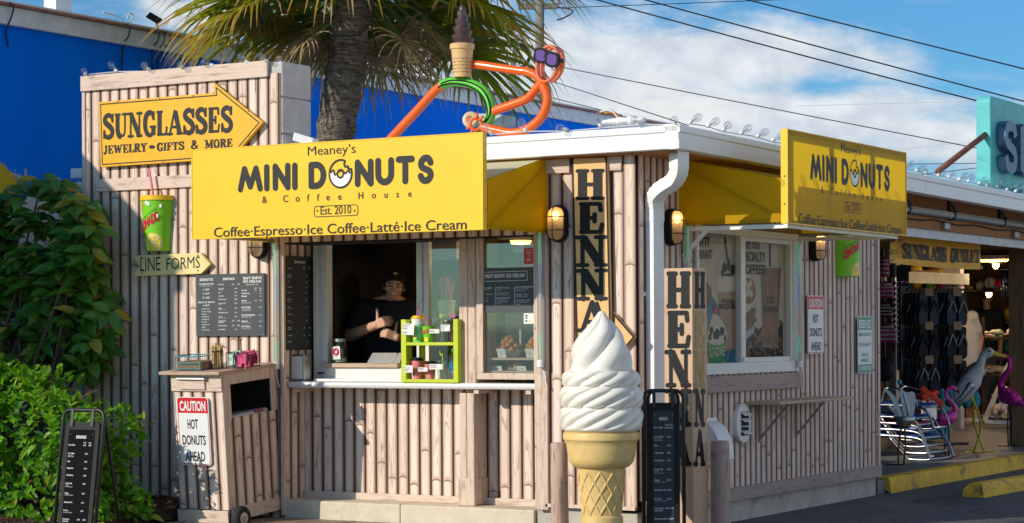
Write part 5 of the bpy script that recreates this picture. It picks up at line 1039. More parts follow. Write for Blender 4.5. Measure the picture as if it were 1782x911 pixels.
for s_ in (1, -1):
    for k in range(11):
        pts = []
        for i in range(13): z = zv(894)+(zv(820)-zv(894))*i/12; a = 2*math.pi*k/11+s_*1.15*i/12; r = cr(z)+.001; pts.append(IC+Vector((r*math.cos(a), r*math.sin(a), z)))
        m.tube(pts, .0065, 6)
m.build('cone', 'cone_statue', t, 'auto')
m = MB(); m.lathe([(.17, .0), (.17, .03), (.145, .05), (.130, zv(899)), (.115, zv(895))], IC, 40); m.build('base', 'cone_statue', t, 'auto')
# ---- short posts
def bollard(label, C, ztop, r):
    m = MB(); C = Vector(C); 
    pr = [(r*1.02, 0), (r*1.0, .2), (r*.97, .45), (r*.96, ztop-.015), (r*.88, ztop-.002), (0.001, ztop)]; m.lathe(pr, C, 22)
    for i in range(len(m.v)): p = m.v[i]; a = math.atan2(p.y-C.y, p.x-C.x); k = 1+.03*math.sin(3*a+p.z*4)+.02*math.sin(7*a+2); m.v[i] = Vector((C.x+(p.x-C.x)*k, C.y+(p.y-C.y)*k, p.z))
    o = m.build('wooden_post', 'bollard_wood', None, 'auto'); tag(o, label, 'post', 'short round wooden posts')
bollard('short round wooden post left of the giant ice cream', (-.09, -.92, 0), .685, .057); bollard('short round wooden post right of the henna post, dark streaks at its top', (.617, -.04, 0), .672, .064)
# ---- drinks stands
def drink_stand(label, P, ux, n, Wd, ztop, lean, z0, gz, pm='charcoal_board'):
    """P = middle of the top bar on plan"""
    t = thing('drinks_stand', label, 'sign stand', (P[0], P[1], gz), 'black standing drinks boards'); ux = Vector(ux).normalized(); n = Vector(n).normalized()
    up = (Z3*math.cos(lean)-n*math.sin(lean)).normalized(); nn = ux.cross(up); nn = nn if nn.dot(n) > 0 else -nn
    top = Vector((P[0], P[1], ztop)); H_ = (ztop-gz)/up.z; R = .05
    def U_(w_, off, u_, rr): 
        b = lambda x, d: top+ux*x-u_*d+off
        pts = [b(-w_, H_), b(-w_, R)]+[b(-w_+R-R*math.cos(a), R-R*math.sin(a)) for a in [math.pi/2*k/5 for k in range(1, 6)]]+[b(w_-R+R*math.sin(a), R-R*math.cos(a)) for a in [math.pi/2*k/5 for k in range(0, 6)]]+[b(w_, H_)]
        m = MB(); m.tube(pts, rr, 10); return m
    U_(Wd/2, Vector(), up, .012).build('front_frame', 'black_metal', t, True)
    ub = (Z3*math.cos(lean*1.4)+n*math.sin(lean*1.4)).normalized(); U_(Wd/2-.03, -nn*.03, ub, .010).build('back_frame', 'black_metal', t, True)
    hb = top-up*.075; bw = Wd/2-.028; hh = H_-.12
    m = MB(); q = rrect(2*bw, hh, .03); m.prism([hb-ux*bw-up*hh+ux*x+up*y+nn*.006 for x, y in q], nn, .016); m.build('board', 'black_plastic', t)
    pw = bw-.032; ph = hh-.10; O = hb-ux*pw-up*(ph+.05)+nn*.0075; bd = panel(t, O, ux, up, nn, 2*pw, ph, pm, 'menu_panel', .001); drinks(t, O, ux, up, nn, 2*pw, ph, bd)
    for x in (-.6, .6):
        m = MB(); m.obox(top+ux*(bw*x)-up*.05+nn*.012, ux*.011, up*.055, nn*.004); m.build('hinge_strap', 'black_metal', t)
        for y in (.03, ph-.03): k = MB(); k.ellip(O+ux*(pw+pw*x*1.45)+up*y, (.004,)*3, 8, 6); k.build('screw', 'steel', t)
    m = MB(); m.tube([top+ux*(Wd/2)-up*(H_*.72), top+ux*(Wd/2)-up*(H_*.72)-nn*.05], .008, 8); m.build('stay', 'black_metal', t)
q = fr(147, 714, -2.42); drink_stand('black drinks stand in front of the hedge at the left', (q.x, q.y), (1, .0, 0), (0, -1, 0), .335, q.z, rad(7.5), 0, -.05, 'shade_panel')  # menu panel colour darkened to stand in for shade on this stand
YR = 13.45; X = (1146-PCX)/F*YR; q = Vector((CAX+X*CT-YR*ST, CAY+X*ST+YR*CT, 0)); q.z = EYE+(579.5-679)/F*YR
aa = rad(-68); drink_stand('black drinks stand beside the giant ice cream', (q.x+.03, q.y), (math.cos(rad(28)), math.sin(rad(28)), 0), (math.sin(rad(28)), -math.cos(rad(28)), 0), .25, q.z, rad(3.0), 0, .0)
# ================================================================== rubbish cart
pl = fr(314, 905, -.60); pr2 = fr(400, 902, -.60); cwid = pr2.x-pl.x; T = Matrix.Translation(pl) @ Matrix.Rotation(rad(4.6), 4, 'X')
cz = 1.075; cd = .64
t = thing('bin_cart', 'wooden bin cart on wheels with an open side hatch and caution sign', 'bin cart', T @ Vector((cwid/2, cd/2, 0)))
def tb(name, mt, fn, bevel=.0, par=None, **k): m = MB(); fn(m); m.v = [T @ p for p in m.v]; return m.build(name, mt, par or t, bevel=bevel, **k)
def g(m): m.box((.01, .012, .08), (cwid-.012, .03, cz-.02)); m.box((.01, .03, .0), (.03, cd, cz-.02)); m.box((.03, cd-.02, 0), (cwid-.012, cd, cz-.02)); m.box((.03, .03, .0), (cwid-.02, cd-.02, .05)); m.box((.03, .03, .55), (cwid-.03, cd-.02, .56))
tb('carcass', 'interior_wall', g)
tb('front_planks', 'plank', lambda m: planks(m, (0, .012, 0), X3, .0, cwid, .085, cz-.14, NF, k0=500, ph=-.03, p=.1))
tb('left_planks', 'plank', lambda m: planks(m, (.01, 0, 0), Y3, .0, cd, .085, cz-.02, -NS, k0=520))
tb('hatch_door', 'plank', lambda m: planks(m, (cwid-.012, 0, 0), Y3, .05, cd-.02, .09, .735, NS, k0=540, ph=.0, p=.105))
def hf(m): m.box((cwid-.012, .0, .085), (cwid+.0, .05, cz-.02)); m.box((cwid-.012, cd-.075, .735), (cwid, cd, cz-.02)); m.box((cwid-.012, .05, cz-.10), (cwid-.001, cd-.075, cz-.02)); m.box((cwid-.012, .05, .72), (cwid+.001, .09, cz-.10))
tb('hatch_frame', 'trim_v', hf, .003)
tb('front_rail', 'trim', lambda m: (m.box((-.006, -.012, cz-.14), (cwid, .012, cz-.025)), m.box((.08, -.026, cz-.125), (cwid-.14, -.0125, cz-.05))), .003)
def hd(m): m.tube([Vector((.06, -.013, cz-.045)), Vector((.07, -.038, cz-.048)), Vector((cwid-.13, -.038, cz-.048)), Vector((cwid-.12, -.013, cz-.045))], .008, 8)
tb('pull_handle', 'steel', hd)
tb('base_boards', 'trim', lambda m: (m.box((-.012, -.014, -.01), (cwid-.002, .012, .08)), m.box((cwid-.012, .03, .0), (cwid+.012, cd, .095))), .004)
tb('top_board', 'cart_top', lambda m: (m.box((-.075, -.06, cz-.02), (cwid+.02, cd+.02, cz+.005)),), .004)
tb('bin_bag', 'paper_bag', lambda m: (m.obox((cwid*.5, cd*.5, .70), (cwid*.40, 0, .02), (0, cd*.42, .01), (0, 0, .03)), ), .02)
tb('red_packet', 'sign_red', lambda m: m.obox((cwid-.06, cd*.72, .745), (.03, .0, .004), (0, .05, 0), (0, 0, .006)), .003)
def wheel(c): 
    m = MB(); m.lathe([(.042, -.028), (.078, -.030), (.088, -.018), (.090, 0), (.088, .018), (.078, .030), (.042, .028)], c, 28, NS); w_ = m.build('wheel', 'rubber', t, 'auto')
    m = MB(); m.lathe([(.0, .012), (.016, .034), (.018, .020), (.036, .018), (.041, .026), (.044, .029)], c, 24, NS); m.build('rim', 'steel', w_, 'auto')
wheel(T @ Vector((cwid+.055, .06, .02))); wheel(T @ Vector((-.055, .10, .02)))
m = MB(); m.tube([T @ Vector((-.05, .10, .02)), T @ Vector((cwid+.05, .06, .02))], .01, 8); m.build('axle', 'black_metal', t)
Rm = T.to_3x3(); sw_ = .285; q = T @ Vector((.075, -.004, .405)); road_sign('red and white caution hot donuts ahead sign on the bin cart', q+Rm @ Vector((-.035, -.012, 0)), X3, Rm @ Z3, Rm @ NF, sw_, .49, CR, 'CAUTION', 'sign_red')
tz = lambda x, y, z=0: T @ Vector((x, y, cz+.006+z))
# things on the cart
t = thing('wire_basket', 'small green wire basket with woven tray on the bin cart', 'basket', tz(.12, .1)); m = MB(); e = .004
for z in (.01, .05, .10): m.tube([tz(.02, .02, z), tz(.25, .02, z), tz(.25, .20, z), tz(.02, .20, z)], .003 if z < .1 else .0045, 5, True)
for i in range(12):
    x = .02+.23*i/11
    for y in (.02, .20): m.tube([tz(x, y, .005), tz(x, y, .10)], .0018, 4)
m.build('wire_frame', 'sandal_teal', t); m = MB(); m.obox(tz(.135, .11, .032), Rm @ Vector((.105, 0, 0)), Rm @ Vector((0, .08, 0)), Rm @ Vector((0, 0, .03))); m.build('woven_tray', 'basket', t, bevel=.004)
t = thing('stir_stick_holder', 'black wire holder packed with wooden stir sticks', 'holder', tz(.30, .13)); m = MB()
for z in (.01, .13): m.torus(tz(.30, .15, z), .042, .003, Rm @ Z3, 18, 5)
for k in range(10): a = k*.628; m.tube([tz(.30+.042*math.cos(a), .15+.042*math.sin(a), .005), tz(.30+.042*math.cos(a), .15+.042*math.sin(a), .13)], .0018, 4)
m.build('wire_frame', 'black_metal', t); m = MB()
for k in range(34): a = k*2.4; r = .036*math.sqrt(k/34); d = Vector((random.uniform(-.012, .012), random.uniform(-.01, .01), 0)); c = tz(.30+r*math.cos(a), .15+r*math.sin(a), .0); m.bar(c+Rm @ Vector((0, 0, .005)), c+d+Rm @ Vector((0, 0, random.uniform(.155, .19))), .009, .0025)
m.build('stir_sticks', 'stir_stick', t)
t = thing('packet_caddy', 'black wire caddy of green and pink packets on the bin cart', 'caddy', tz(.45, .2)); m = MB(); x0, x1, y0, y1 = .37, .56, .16, .30
for z in (.012, .115): m.tube([tz(x0, y0, z), tz(x1, y0, z), tz(x1, y1, z), tz(x0, y1, z)], .003, 5, True)
for x in (x0, (x0+x1)/2-.015, x1):
    for y in (y0, y1): m.tube([tz(x, y, 0), tz(x, y, .115)], .003, 5)
m.tube([tz(.455, .23, .0), tz(.455, .23, .21)], .004, 6); m.torus(tz(.455, .23, .21), .012, .003, NF, 12, 5); m.build('wire_frame', 'black_metal', t)
for a, b, mm in ((x0+.005, x0+.075, 'packet_green'), (x0+.085, x1-.004, 'packet_pink')):
    m = MB()
    for k in range(16): m.obox(tz(random.uniform(a+.02, b-.02), y0+.008+k*.0078, .055+random.uniform(-.01, .03)), Rm @ Vector((.022, 0, random.uniform(-.012, .012))), Rm @ Vector((0, .0028, 0)), Rm @ Vector((random.uniform(-.01, .01), 0, .042)))
    m.build('packets', mm, t)
# ================================================================== things on the counter
CZ = 1.0305
q = fr(523, 660, .16); t = thing('napkin_dispenser', 'chrome napkin dispenser with white napkins at the left end of the counter', 'napkin dispenser', (q.x, .16, CZ)); x, y = q.x, .16
m = MB(); m.box((x-.06, y-.045, CZ), (x+.06, y+.045, CZ+.012)); m.box((x-.06, y-.045, CZ+.012), (x-.05, y+.045, CZ+.19)); m.box((x+.05, y-.045, CZ+.012), (x+.06, y+.045, CZ+.19)); m.box((x-.06, y-.045, CZ+.19), (x+.06, y+.045, CZ+.20)); m.build('case', 'chrome', t, bevel=.004)
m = MB(); m.box((x-.048, y-.050, CZ+.014), (x+.048, y+.03, CZ+.185)); m.build('napkins', 'card_white', t, bevel=.006)
SZ = zi0-.0005                                                       # top of the sill board
q = fr(589, 600, WY-.0); t = thing('donut_jar', 'glass tip jar with a pink donut label on the window sill', 'jar', (q.x, WY+.02, SZ)); c = (q.x, WY+.02, SZ)
m = MB(); m.lathe([(.0, .001), (.052, .002), (.057, .012), (.057, .13), (.046, .15), (.043, .158)], c, 24, cap=False); m.build('jar', 'jar_glass', t, True); m = MB(); m.lathe([(.044, .156), (.048, .158), (.048, .18), (.044, .182), (.001, .182)], c, 24); m.build('lid', 'steel', t, 'auto')
m = MB(); m.lathe([(.0, .004), (.05, .005), (.05, .035), (.03, .05), (.0, .045)], c, 16); m.build('bank_notes', 'packet_green', t, True)
m = MB(); lx, lz = c[0]+.006, c[2]+.075; m.obox((lx, c[1]-.0595, lz), (.036, 0, .002), (0, .0006, 0), (-.003, 0, .048)); lab = m.build('label', 'card_white', t); m = MB(); m.torus((lx, c[1]-.061, lz+.008), .02, .0085, NF, 24, 8); m.build('donut_print', 'letter_red', lab, True); m = MB()
tline(m, 'tips', Vector((lx, c[1]-.0608, lz+.035)), X3, Z3, NF, 0, 0, .007, 'c'); tline(m, 'donut worry', Vector((lx, c[1]-.0608, lz-.034)), X3, Z3, NF, 0, 0, .007, 'c', cond=.7); m.build('lettering', 'grey_vinyl', lab)
for u0, u1, v, lab in ((643, 690, 616, 'long steel tent card standing on the window sill'), (688, 700, 616, 'short steel tent card at the right end of the window sill')):
    a, b = fr(u0, v, WY+.02).x, fr(u1, v, WY+.02).x; m = MB(); y = WY+.03
    m.add([Vector((a, y-.045, SZ)), Vector((b, y-.045, SZ)), Vector((b, y, SZ+.075)), Vector((a+.02, y, SZ+.075)), Vector((a, y+.045, SZ)), Vector((b, y+.045, SZ))], [(0, 1, 2, 3), (3, 2, 5, 4), (0, 3, 4), (1, 5, 2), (0, 4, 5, 1)]); o = m.build('tent_card', 'steel'); tag(o, lab, 'tent card')
# ---- lime cup rack
RB = .03; rx = lambda x: fr(680+x/5.064, 600, RB).x; rz = lambda y: fr(745, 500+y/5.064, RB).z
t = thing('cup_rack', 'lime green two tier wooden rack of sample cups on the counter', 'rack', (rx(340), RB+.06, CZ)); rd = .13; zb0 = CZ+.0; zsh = rz(487)
for x0, x1 in ((90, 135), (550, 592)): m = MB(); m.box((rx(x0), RB, zb0), (rx(x1), RB+rd*.6, rz(284))); m.build('side_post', 'lime_paint', t, bevel=.003)
m = MB(); m.box((rx(135)+.0005, RB+.002, zsh-.022), (rx(550)-.0005, RB+rd, zsh)); m.build('shelf', 'lime_paint', t, bevel=.002); m = MB(); m.box((rx(135)+.0005, RB+.002, zb0), (rx(550)-.0005, RB+rd, zb0+.024)); m.build('shelf', 'lime_paint', t, bevel=.002)
m = MB(); m.box((rx(160), RB+rd+.001, zb0), (rx(205), RB+rd+.02, zsh+.03)); m.build('back_post', 'lime_paint', t)
z1_, z2_ = zsh+.0006, zb0+.0246
def cup(name, label, x, z, w0, w1, h, mt, lid=None, dome=False, straw=None, extra=None, y=None):
    c = Vector((rx(x), RB+.065 if y is None else y, z)); t = thing(name, label, 'cup', c, 'sample cups on the lime rack'); r0, r1 = w0/2/5.064/250, w1/2/5.064/250
    m = MB(); m.lathe([(r0*.9, 0.001), (r0, .0015), (r1, h), (r1+.002, h+.002), (r1-.001, h+.003)], c, 22, cap=False); 
    if mt != 'clear_cup': m.lathe([(.0005, h-.004), (r1, h-.004)], c, 22, cap=False)
    m.build('cup', mt, t, 'auto')
    if lid: m = MB(); m.lathe([(r1+.001, h-.002), (r1+.0035, h), (r1+.0035, h+.008), (r1*.86, h+.012), (r1*.84, h+.020), (.001, h+.021)], c, 22); m.build('lid', lid, t, 'auto')
    if dome: m = MB(); m.lathe([(r1*math.cos(a)+.0, h+.003+r1*.95*math.sin(a)) for a in [rad(85)*k/7 for k in range(8)]], c, 22, cap=False); m.build('dome_lid', 'clear_cup', t, True)
    if straw: m = MB(); m.tube([c+Vector(p) for p in straw[1]], .0038, 7, smooth=3); m.build('straw', straw[0], t, True)
    if extra: extra(t, c, r0, r1, h)
    return t
def bands(t, c, r0, r1, h):
    m = MB(); m.lathe([(r0+(r1-r0)*.75+.0008, h*.75), (r1+.0008, h*.985)], c, 22, cap=False); m.build('white_band', 'sign_white', t, True)
    m = MB(); m.lathe([(r0*1.0+.0008, h*.04), (r0+(r1-r0)*.14+.0008, h*.14)], c, 22, cap=False); m.build('green_band', 'cup_green', t, True); m = MB(); m.lathe([(.0, 0), (.016, .001)], c+Vector((.005, -(r0+.008), h*.22)), 16, NF); m.build('lemon_print', 'lemon_yellow', t)
def lem(t, c, r0, r1, h):
    m = MB(); m.lathe([(.0, 0), (.017, .0015)], c+Vector((.004, -(r0+.002), .02)), 16, NF, ux=X3); m.build('lemon_print', 'lemon_yellow', t); m = MB(); text(m, 'LEMONADE', c+Vector((-.026, -(r1+.001), h*.50)), c+Vector((.026, -(r1+.001), h*.68)), (-.002, 0, .022), NF, .04, .95, 2); m.build('lettering', 'letter_red', t)
P4 = 5.064*250
cup('sample_cup', 'tall aqua cup with yellow lid and magenta straw on the rack', 190, z1_, 96, 118, .168, 'aqua_cup', 'yellow_lid', False, ('pink_straw', [(-.012, 0, .17), (-.006, 0, .215), (.006, 0, .235), (.012, 0, .285)]), bands, RB+.075)
cup('sample_cup', 'green lemonade paper cup with orange straw on the rack', 297, z1_, 84, 112, .112, 'cup_green', None, False, ('orange_straw', [(-.004, 0, .08), (-.012, 0, .13), (-.035, -.01, .168), (-.05, -.01, .162), (-.035, 0, .172), (-.042, 0, .205)]), lem, RB+.055)
cup('sample_cup', 'clear domed cup with lime straw on the upper shelf', 402, z1_, 76, 104, .125, 'clear_cup', None, True, ('lime_straw', [(.006, 0, .01), (.002, 0, .165), (-.012, 0, .185), (-.006, 0, .198), (.012, 0, .186), (.035, 0, .195)]))
cup('sample_cup', 'clear open cup with magenta straw on the upper shelf', 500, z1_, 74, 104, .135, 'clear_cup', None, False, ('pink_straw', [(-.004, 0, .01), (.018, 0, .165), (.022, 0, .19), (.005, 0, .175), (-.02, 0, .205)]))
cup('sample_cup', 'taller pink coffee cup with black lid on the lower shelf', 186, z2_, 80, 104, .132, 'pink_cup', 'black_plastic', y=RB+.07); cup('sample_cup', 'shorter pink coffee cup with black lid on the lower shelf', 303, z2_, 82, 104, .108, 'pink_cup', 'black_plastic')
cup('sample_cup', 'clear cup with lime straw beside the water bottle', 415, z2_, 84, 112, .13, 'clear_cup', None, False, ('lime_straw', [(.018, 0, .01), (-.002, 0, .15), (-.004, 0, .178), (-.018, 0, .165), (-.024, 0, .20)]))
c = Vector((rx(506), RB+.07, z2_)); t = thing('water_bottle', 'clear water bottle with blue label and green cap on the rack', 'bottle', c); m = MB(); m.lathe([(.024, .001), (.032, .004), (.032, .03), (.030, .04), (.032, .05), (.032, .135), (.030, .15), (.016, .182), (.013, .19), (.013, .20)], c, 22, cap=False); m.build('bottle', 'clear_cup', t, True)
m = MB(); m.lathe([(.0328, .052), (.0328, .122)], c, 22, cap=False); m.build('label', 'label_blue', t, True); m = MB(); m.lathe([(.015, .196), (.0155, .218), (.012, .221), (.001, .221)], c, 16); m.build('cap', 'cap_green', t, 'auto')
for i, (x0, y0, x1, y1, rows_, lab) in enumerate(((108, 318, 210, 420, ('Frozen Lemonade', '16oz $3.50', '24oz $4.50', '', 'Refill $2.50'), 'large tilted price card taped over the aqua cup'), (345, 370, 433, 408, ('Frappe $4.99', 'Milkshake $5.25'), 'price card on the clear domed cup'), (445, 332, 526, 390, ('Iced Coffee $3.25', 'Vanilla', 'Caramel'), 'price card on the clear open cup'), (118, 690, 196, 755, ('Large', 'Hot Coffee $2.75', 'Cappuccino $4.00', 'Latte $4.00'), 'price card on the taller pink coffee cup'), (243, 708, 327, 745, ('Small Coffee $2.25', 'Hot Tea $2.00'), 'price card on the shorter pink coffee cup'), (343, 678, 460, 725, ('Iced Latte $4.00', 'Iced Mocha $4.25'), 'price card on the lower clear cup with lime straw'))):
    a, b = Vector((rx(x0), RB-.006, rz(y1))), Vector((rx(x1), RB-.006, rz(y0))); m = MB(); tl = .06 if i == 0 else .0; m.obox((a+b)/2, ((b.x-a.x)/2, 0, -tl*.05), (0, .0006, 0), (tl*.05, 0, (b.z-a.z)/2)); o = m.build('price_card', 'card_white'); tag(o, lab, 'card', 'price cards on the lime rack'); m = MB(); h = (b.z-a.z)/(len(rows_)+1)
    for j, s_ in enumerate(rows_):
        if s_: tline(m, s_, Vector((a.x, a.y-.0012, b.z)), X3, Z3, NF, .004, -h*(j+1), h*.55, 'l', .02, cond=min(.8, (b.x-a.x-.008)/(textw(s_)*h*.55)))
    m.build('lettering', 'grey_vinyl', o)
# ================================================================== on the roof
RY = .45; f_ = lambda u, v, b=RY: fr(u, v, b)
t = thing('pipe_figure', 'orange and green pipe figure wearing sunglasses lounging on the roof edge', 'sculpture', f_(855, 240))
def pipe(name, mt, pts, r, dy=0., taper=None): m = MB(); m.tube([f_(u, v, RY+dy) for u, v in pts], r, 14, smooth=7); return m.build(name, mt, t, True)
pipe('leg', 'orange_pipe', [(676, 248), (681, 241), (725, 194), (757, 159), (773, 147)], .034)
pipe('body', 'green_pipe', [(769, 149), (776, 145.5), (792, 142.5), (817, 145.5), (838, 156), (850, 172), (855, 193), (851, 209), (839, 226), (826, 240)], .036)
m = MB(); P_ = catmull([f_(u, v, RY) for u, v in [(769, 149), (776, 145.5), (792, 142.5), (817, 145.5), (838, 156), (850, 172), (855, 193), (851, 209), (839, 226)]], 7)
for off in (Vector((.012, -.034, .006)), Vector((-.012, -.032, -.016))): m.tube([p+off for p in P_], .006, 6)
m.build('stripes', 'black_vinyl', t)
pipe('leg', 'orange_pipe', [(855, 196), (867, 191), (890, 183), (917, 172), (935, 153), (947, 139)], .033, .0)
pipe('arm', 'orange_pipe', [(812, 111), (840, 114.5), (896, 122.5), (918, 125.5), (934, 133), (943, 146), (948, 152)], .032, .03)
pipe('arm', 'orange_pipe', [(944, 148), (951, 162), (952, 180), (944, 202), (927, 219), (908, 229), (888, 232), (862, 227), (838, 221)], .034, -.03)
hc = f_(957.5, 112); hu = Vector((.12, 0, 1)).normalized(); side = Vector((1, .1, -.12))
for yy, k in ((-.03, 1.), (.035, .96)):
    m = MB(); ring = [hc+Vector((.078*k*math.cos(a), yy, .118*k*math.sin(a)))+X3*(.018*math.sin(a)) for a in [2*math.pi*i/32 for i in range(32)]]; O_ = [p for p in ring]; 
    o = 0
    for p in ring: d = (p-hc); d.y = 0; d.normalize(); m.v += [p+Vector((0, -.022, 0)), p+Vector((0, .022, 0)), p+Vector((0, .022, 0))+d*.014, p+Vector((0, -.022, 0))+d*.014]
    for i in range(32):
        j = (i+1) % 32
        for k2 in range(4): l = (k2+1) % 4; m.f.append((i*4+k2, j*4+k2, j*4+l, i*4+l))
    m.build('head_ring', 'orange_pipe', t, 'auto')
m = MB()
for u, v in ((940.5, 97), (960, 104)):
    p = f_(u, v, RY-.09); q = rrect(.088, .092, .03); q = [(x-.044+(.004 if y > .05 else -.0), y-.046) for x, y in q]; m.strip(q, .018, p, Vector((.95, .2, -.22)).normalized(), Vector((.1, .0, 1)).normalized(), NF, closed=True); L_ = [p+Vector((.95, .2, -.22)).normalized()*x+Vector((.1, 0, 1)).normalized()*y+Vector((0, .012, 0)) for x, y in q]; m.prism([a+(a-p)*.12 for a in L_], NF, .012)
m.bar(f_(947, 97, RY-.088), f_(953, 100, RY-.088), .012, .02); m.bar(f_(969, 106, RY-.085), f_(979.5, 106.5, RY+.03), .012, .03); fg = m.build('sunglasses', 'black_plastic', t)
m = MB()
for u, v in ((940.5, 97), (960, 104)):
    p = f_(u, v, RY-.094); m.prism([p+Vector((.95, .2, -.22)).normalized()*(x-.036)+Vector((.1, 0, 1)).normalized()*(y-.038) for x, y in rrect(.072, .076, .025)], NF, .003)
m.build('lens', 'purple_lens', fg)
hp_ = f_(828, 216.5, RY-.06); m = MB(); m.torus(hp_, .042, .011, Vector((.35, -1, .1)), 24, 8)
for a in (40, 80, 150, 200, 235): d = Vector((math.cos(rad(a)), 0, math.sin(rad(a)))); m.tube([hp_+d*.040, hp_+d*.082], .010, 7)
m.build('hand', 'orange_pipe', t, True)
t = thing('roof_donut', 'beige ring donut held in the hand of the pipe figure', 'donut', f_(820, 218, RY+.04)); m = MB(); m.torus(f_(819.5, 209, RY+.03), .038, .024, Vector((.5, -1, .15)), 28, 12); m.build('donut', 'donut_beige', t, True)
k_ = 1/245.; c = f_(804.5, 135, RY-.02)
t = thing('chocolate_cone', 'chocolate soft serve cone held up by the pipe figure', 'cone', c); m = MB(); m.lathe([(.064, 0), (.078, .19), (.079, .20), (.088, .202), (.090, .235), (.086, .24), (.05, .241)], c, 32); m.build('cone', 'cone_small', t, 'auto')
m = MB()
for j in range(5):
    for i in range(12):
        z = .03+j*.024; r = .064+.014*z/.19+.0005; a = 2*math.pi*(i+.5*(j % 2))/12; p = c+Vector((r*math.cos(a), r*math.sin(a), z)); ta = Vector((-math.sin(a), math.cos(a), 0)); m.tube([p-ta*.014+Z3*.008, p, p+ta*.014+Z3*.008], .0018, 4)
m.build('waffle_marks', 'rust', t)
m = MB(); zs = 56; sg = 48
for i in range(zs+1):
    z = .24+.285*i/zs; s_ = i/zs; R0 = .086*(1-s_)**.60+.004; 
    for k in range(sg):
        a = 2*math.pi*k/sg; ph = (z/.058+a/(2*math.pi)) % 1; q = R0*(1.06-.30*(1-ph)**1.5 if ph < 1 else 1); q = R0*(.66+.44*(ph if ph < .80 else (1-ph)/.20*.80)); m.v.append(c+Vector((q*math.cos(a), q*math.sin(a), z)))
m.f = [(i*sg+k, i*sg+(k+1) % sg, (i+1)*sg+(k+1) % sg, (i+1)*sg+k) for i in range(zs) for k in range(sg)]+[tuple(zs*sg+k for k in range(sg))]; m.build('soft_serve', 'chocolate', t, 'auto')
FB = .85; g_ = lambda u, v, b=FB: fr(u, v, b)
t = thing('flood_light', 'grey box flood light on the roof behind the pipe figure', 'flood light', g_(830, 240)); a, b = g_(806, 228), g_(872, 194)
m = MB(); x0, x1, z0, z1 = a.x, b.x, a.z, b.z; m.add([Vector(p) for p in ((x0, FB, z0+.06), (x1, FB+.05, z0+.02), (x1, FB+.05, z1-.02), (x0+.02, FB, z1+.01), (x0, FB+.24, z0+.06), (x1, FB+.22, z0+.02), (x1, FB+.22, z1-.02), (x0+.02, FB+.24, z1+.01))], [(0, 1, 2, 3), (7, 6, 5, 4), (0, 4, 5, 1), (1, 5, 6, 2), (2, 6, 7, 3), (3, 7, 4, 0)])
m.build('housing', 'galvanised', t, bevel=.012); m = MB(); m.box((x0-.012, FB+.02, z0+.08), (x0-.002, FB+.22, z1-.01)); m.build('lens', 'black_plastic', t); m = MB(); m.bar((x0+.12, FB+.1, z0+.04), (x0+.12, FB+.1, 2.69), .05, .04, X3); m.bar((x0+.02, FB+.1, 2.70), (x0+.25, FB+.1, 2.70), .12, .02); m.build('bracket', 'black_metal', t)
t = thing('cable_bundle', 'tangle of orange and white cables lying on the roof edge', 'cables', fr(1070, 210, .3)); 
for i, (mm, pts) in enumerate((('wire_white', [(1045, 196), (1060, 192), (1072, 200), (1082, 213)]), ('leg_orange', [(1052, 197), (1066, 196), (1076, 204), (1080, 214)]), ('rust', [(1040, 198), (1057, 195), (1070, 203), (1077, 213)]), ('wire_white', [(1085, 200), (1098, 203), (1106, 210), (1112, 214)]))): m = MB(); m.tube([fr(u, v, .3) for u, v in pts], .011, 7, smooth=5); m.build('cable', mm, t, True)
m = MB(); 
for i in range(9): p = fr(1058+i*7, 213-i*.5, .12); m.ellip(p, (.05, .04, random.uniform(.015, .035)), 8, 6)
o = m.build('roof_sealant', 'white_paint', t, True)
t = thing('roof_camera', 'small white camera on the roof behind the long yellow sign', 'camera', fr(535, 250, .1)); m = MB(); q = fr(532, 244, .1); m.obox(q, Vector((.075, .02, -.025)), Vector((-.01, .05, 0)), Vector((.008, 0, .03))); m.build('body', 'white_plastic', t, bevel=.008); m = MB(); m.lathe([(.022, 0), (.022, .012), (.001, .013)], q+Vector((-.07, -.02, .02)), 14, (-1, -.3, .3)); m.build('lens', 'black_plastic', t); m = MB(); m.bar(q-Z3*.02, Vector((q.x, q.y, 2.69)), .03, .03, X3); m.build('stand', 'white_plastic', t)
# ================================================================== blue building
BX = -6.5
bb = thing('blue_building', 'large blue stucco building with white roof band running back behind the stand', 'building', (BX-4, 8, 0)); YF, YB2 = -4.45, 15.
mb = MB(); mb.box((BX-9, YF, -.02), (BX, YB2, 4.03)); mb.build('walls', 'blue_stucco', bb)
mb = MB(); mb.box((BX-9.05, YF-.05, 4.031), (BX+.05, YB2, 4.19)); mb.build('roof_band', 'fascia_grey', bb, bevel=.006)
mb = MB(); mb.box((BX-9.08, YF-.08, 4.191), (BX+.085, YB2, 4.213)); mb.build('roof_edge', 'blue_trim_red', bb); mb = MB(); mb.box((BX-9.0, YF, 4.2135), (BX+.06, YB2, 4.235)); mb.build('roof', 'white_paint', bb)
for u, v, ln in ((218, 62, .75), (269, 72, .9), (279, 78, .62), (289, 84, .9), (15, 20, .25)):
    p = sd(u, v, BX+.06); mb = MB(); mb.tube([Vector((BX+.03, p.y-.05, 4.21)), Vector((BX+.11, p.y, 4.2)), Vector((BX+.095, p.y, 4.1)), Vector((BX+.02, p.y+.01, 3.98)), Vector((BX+.02, p.y+random.uniform(-.06, .06), 4.1-ln))], .007, 6, smooth=4); mb.build('hanging_cable', 'wire', bb, True)
mb = MB(); mb.tube([sd(u, v, BX-.05) for u, v in ((180, 22), (205, 30), (216, 40), (226, 38), (232, 28), (226, 24), (221, 34))], .007, 6, smooth=5); mb.build('looped_cable', 'wire_white', bb, True)
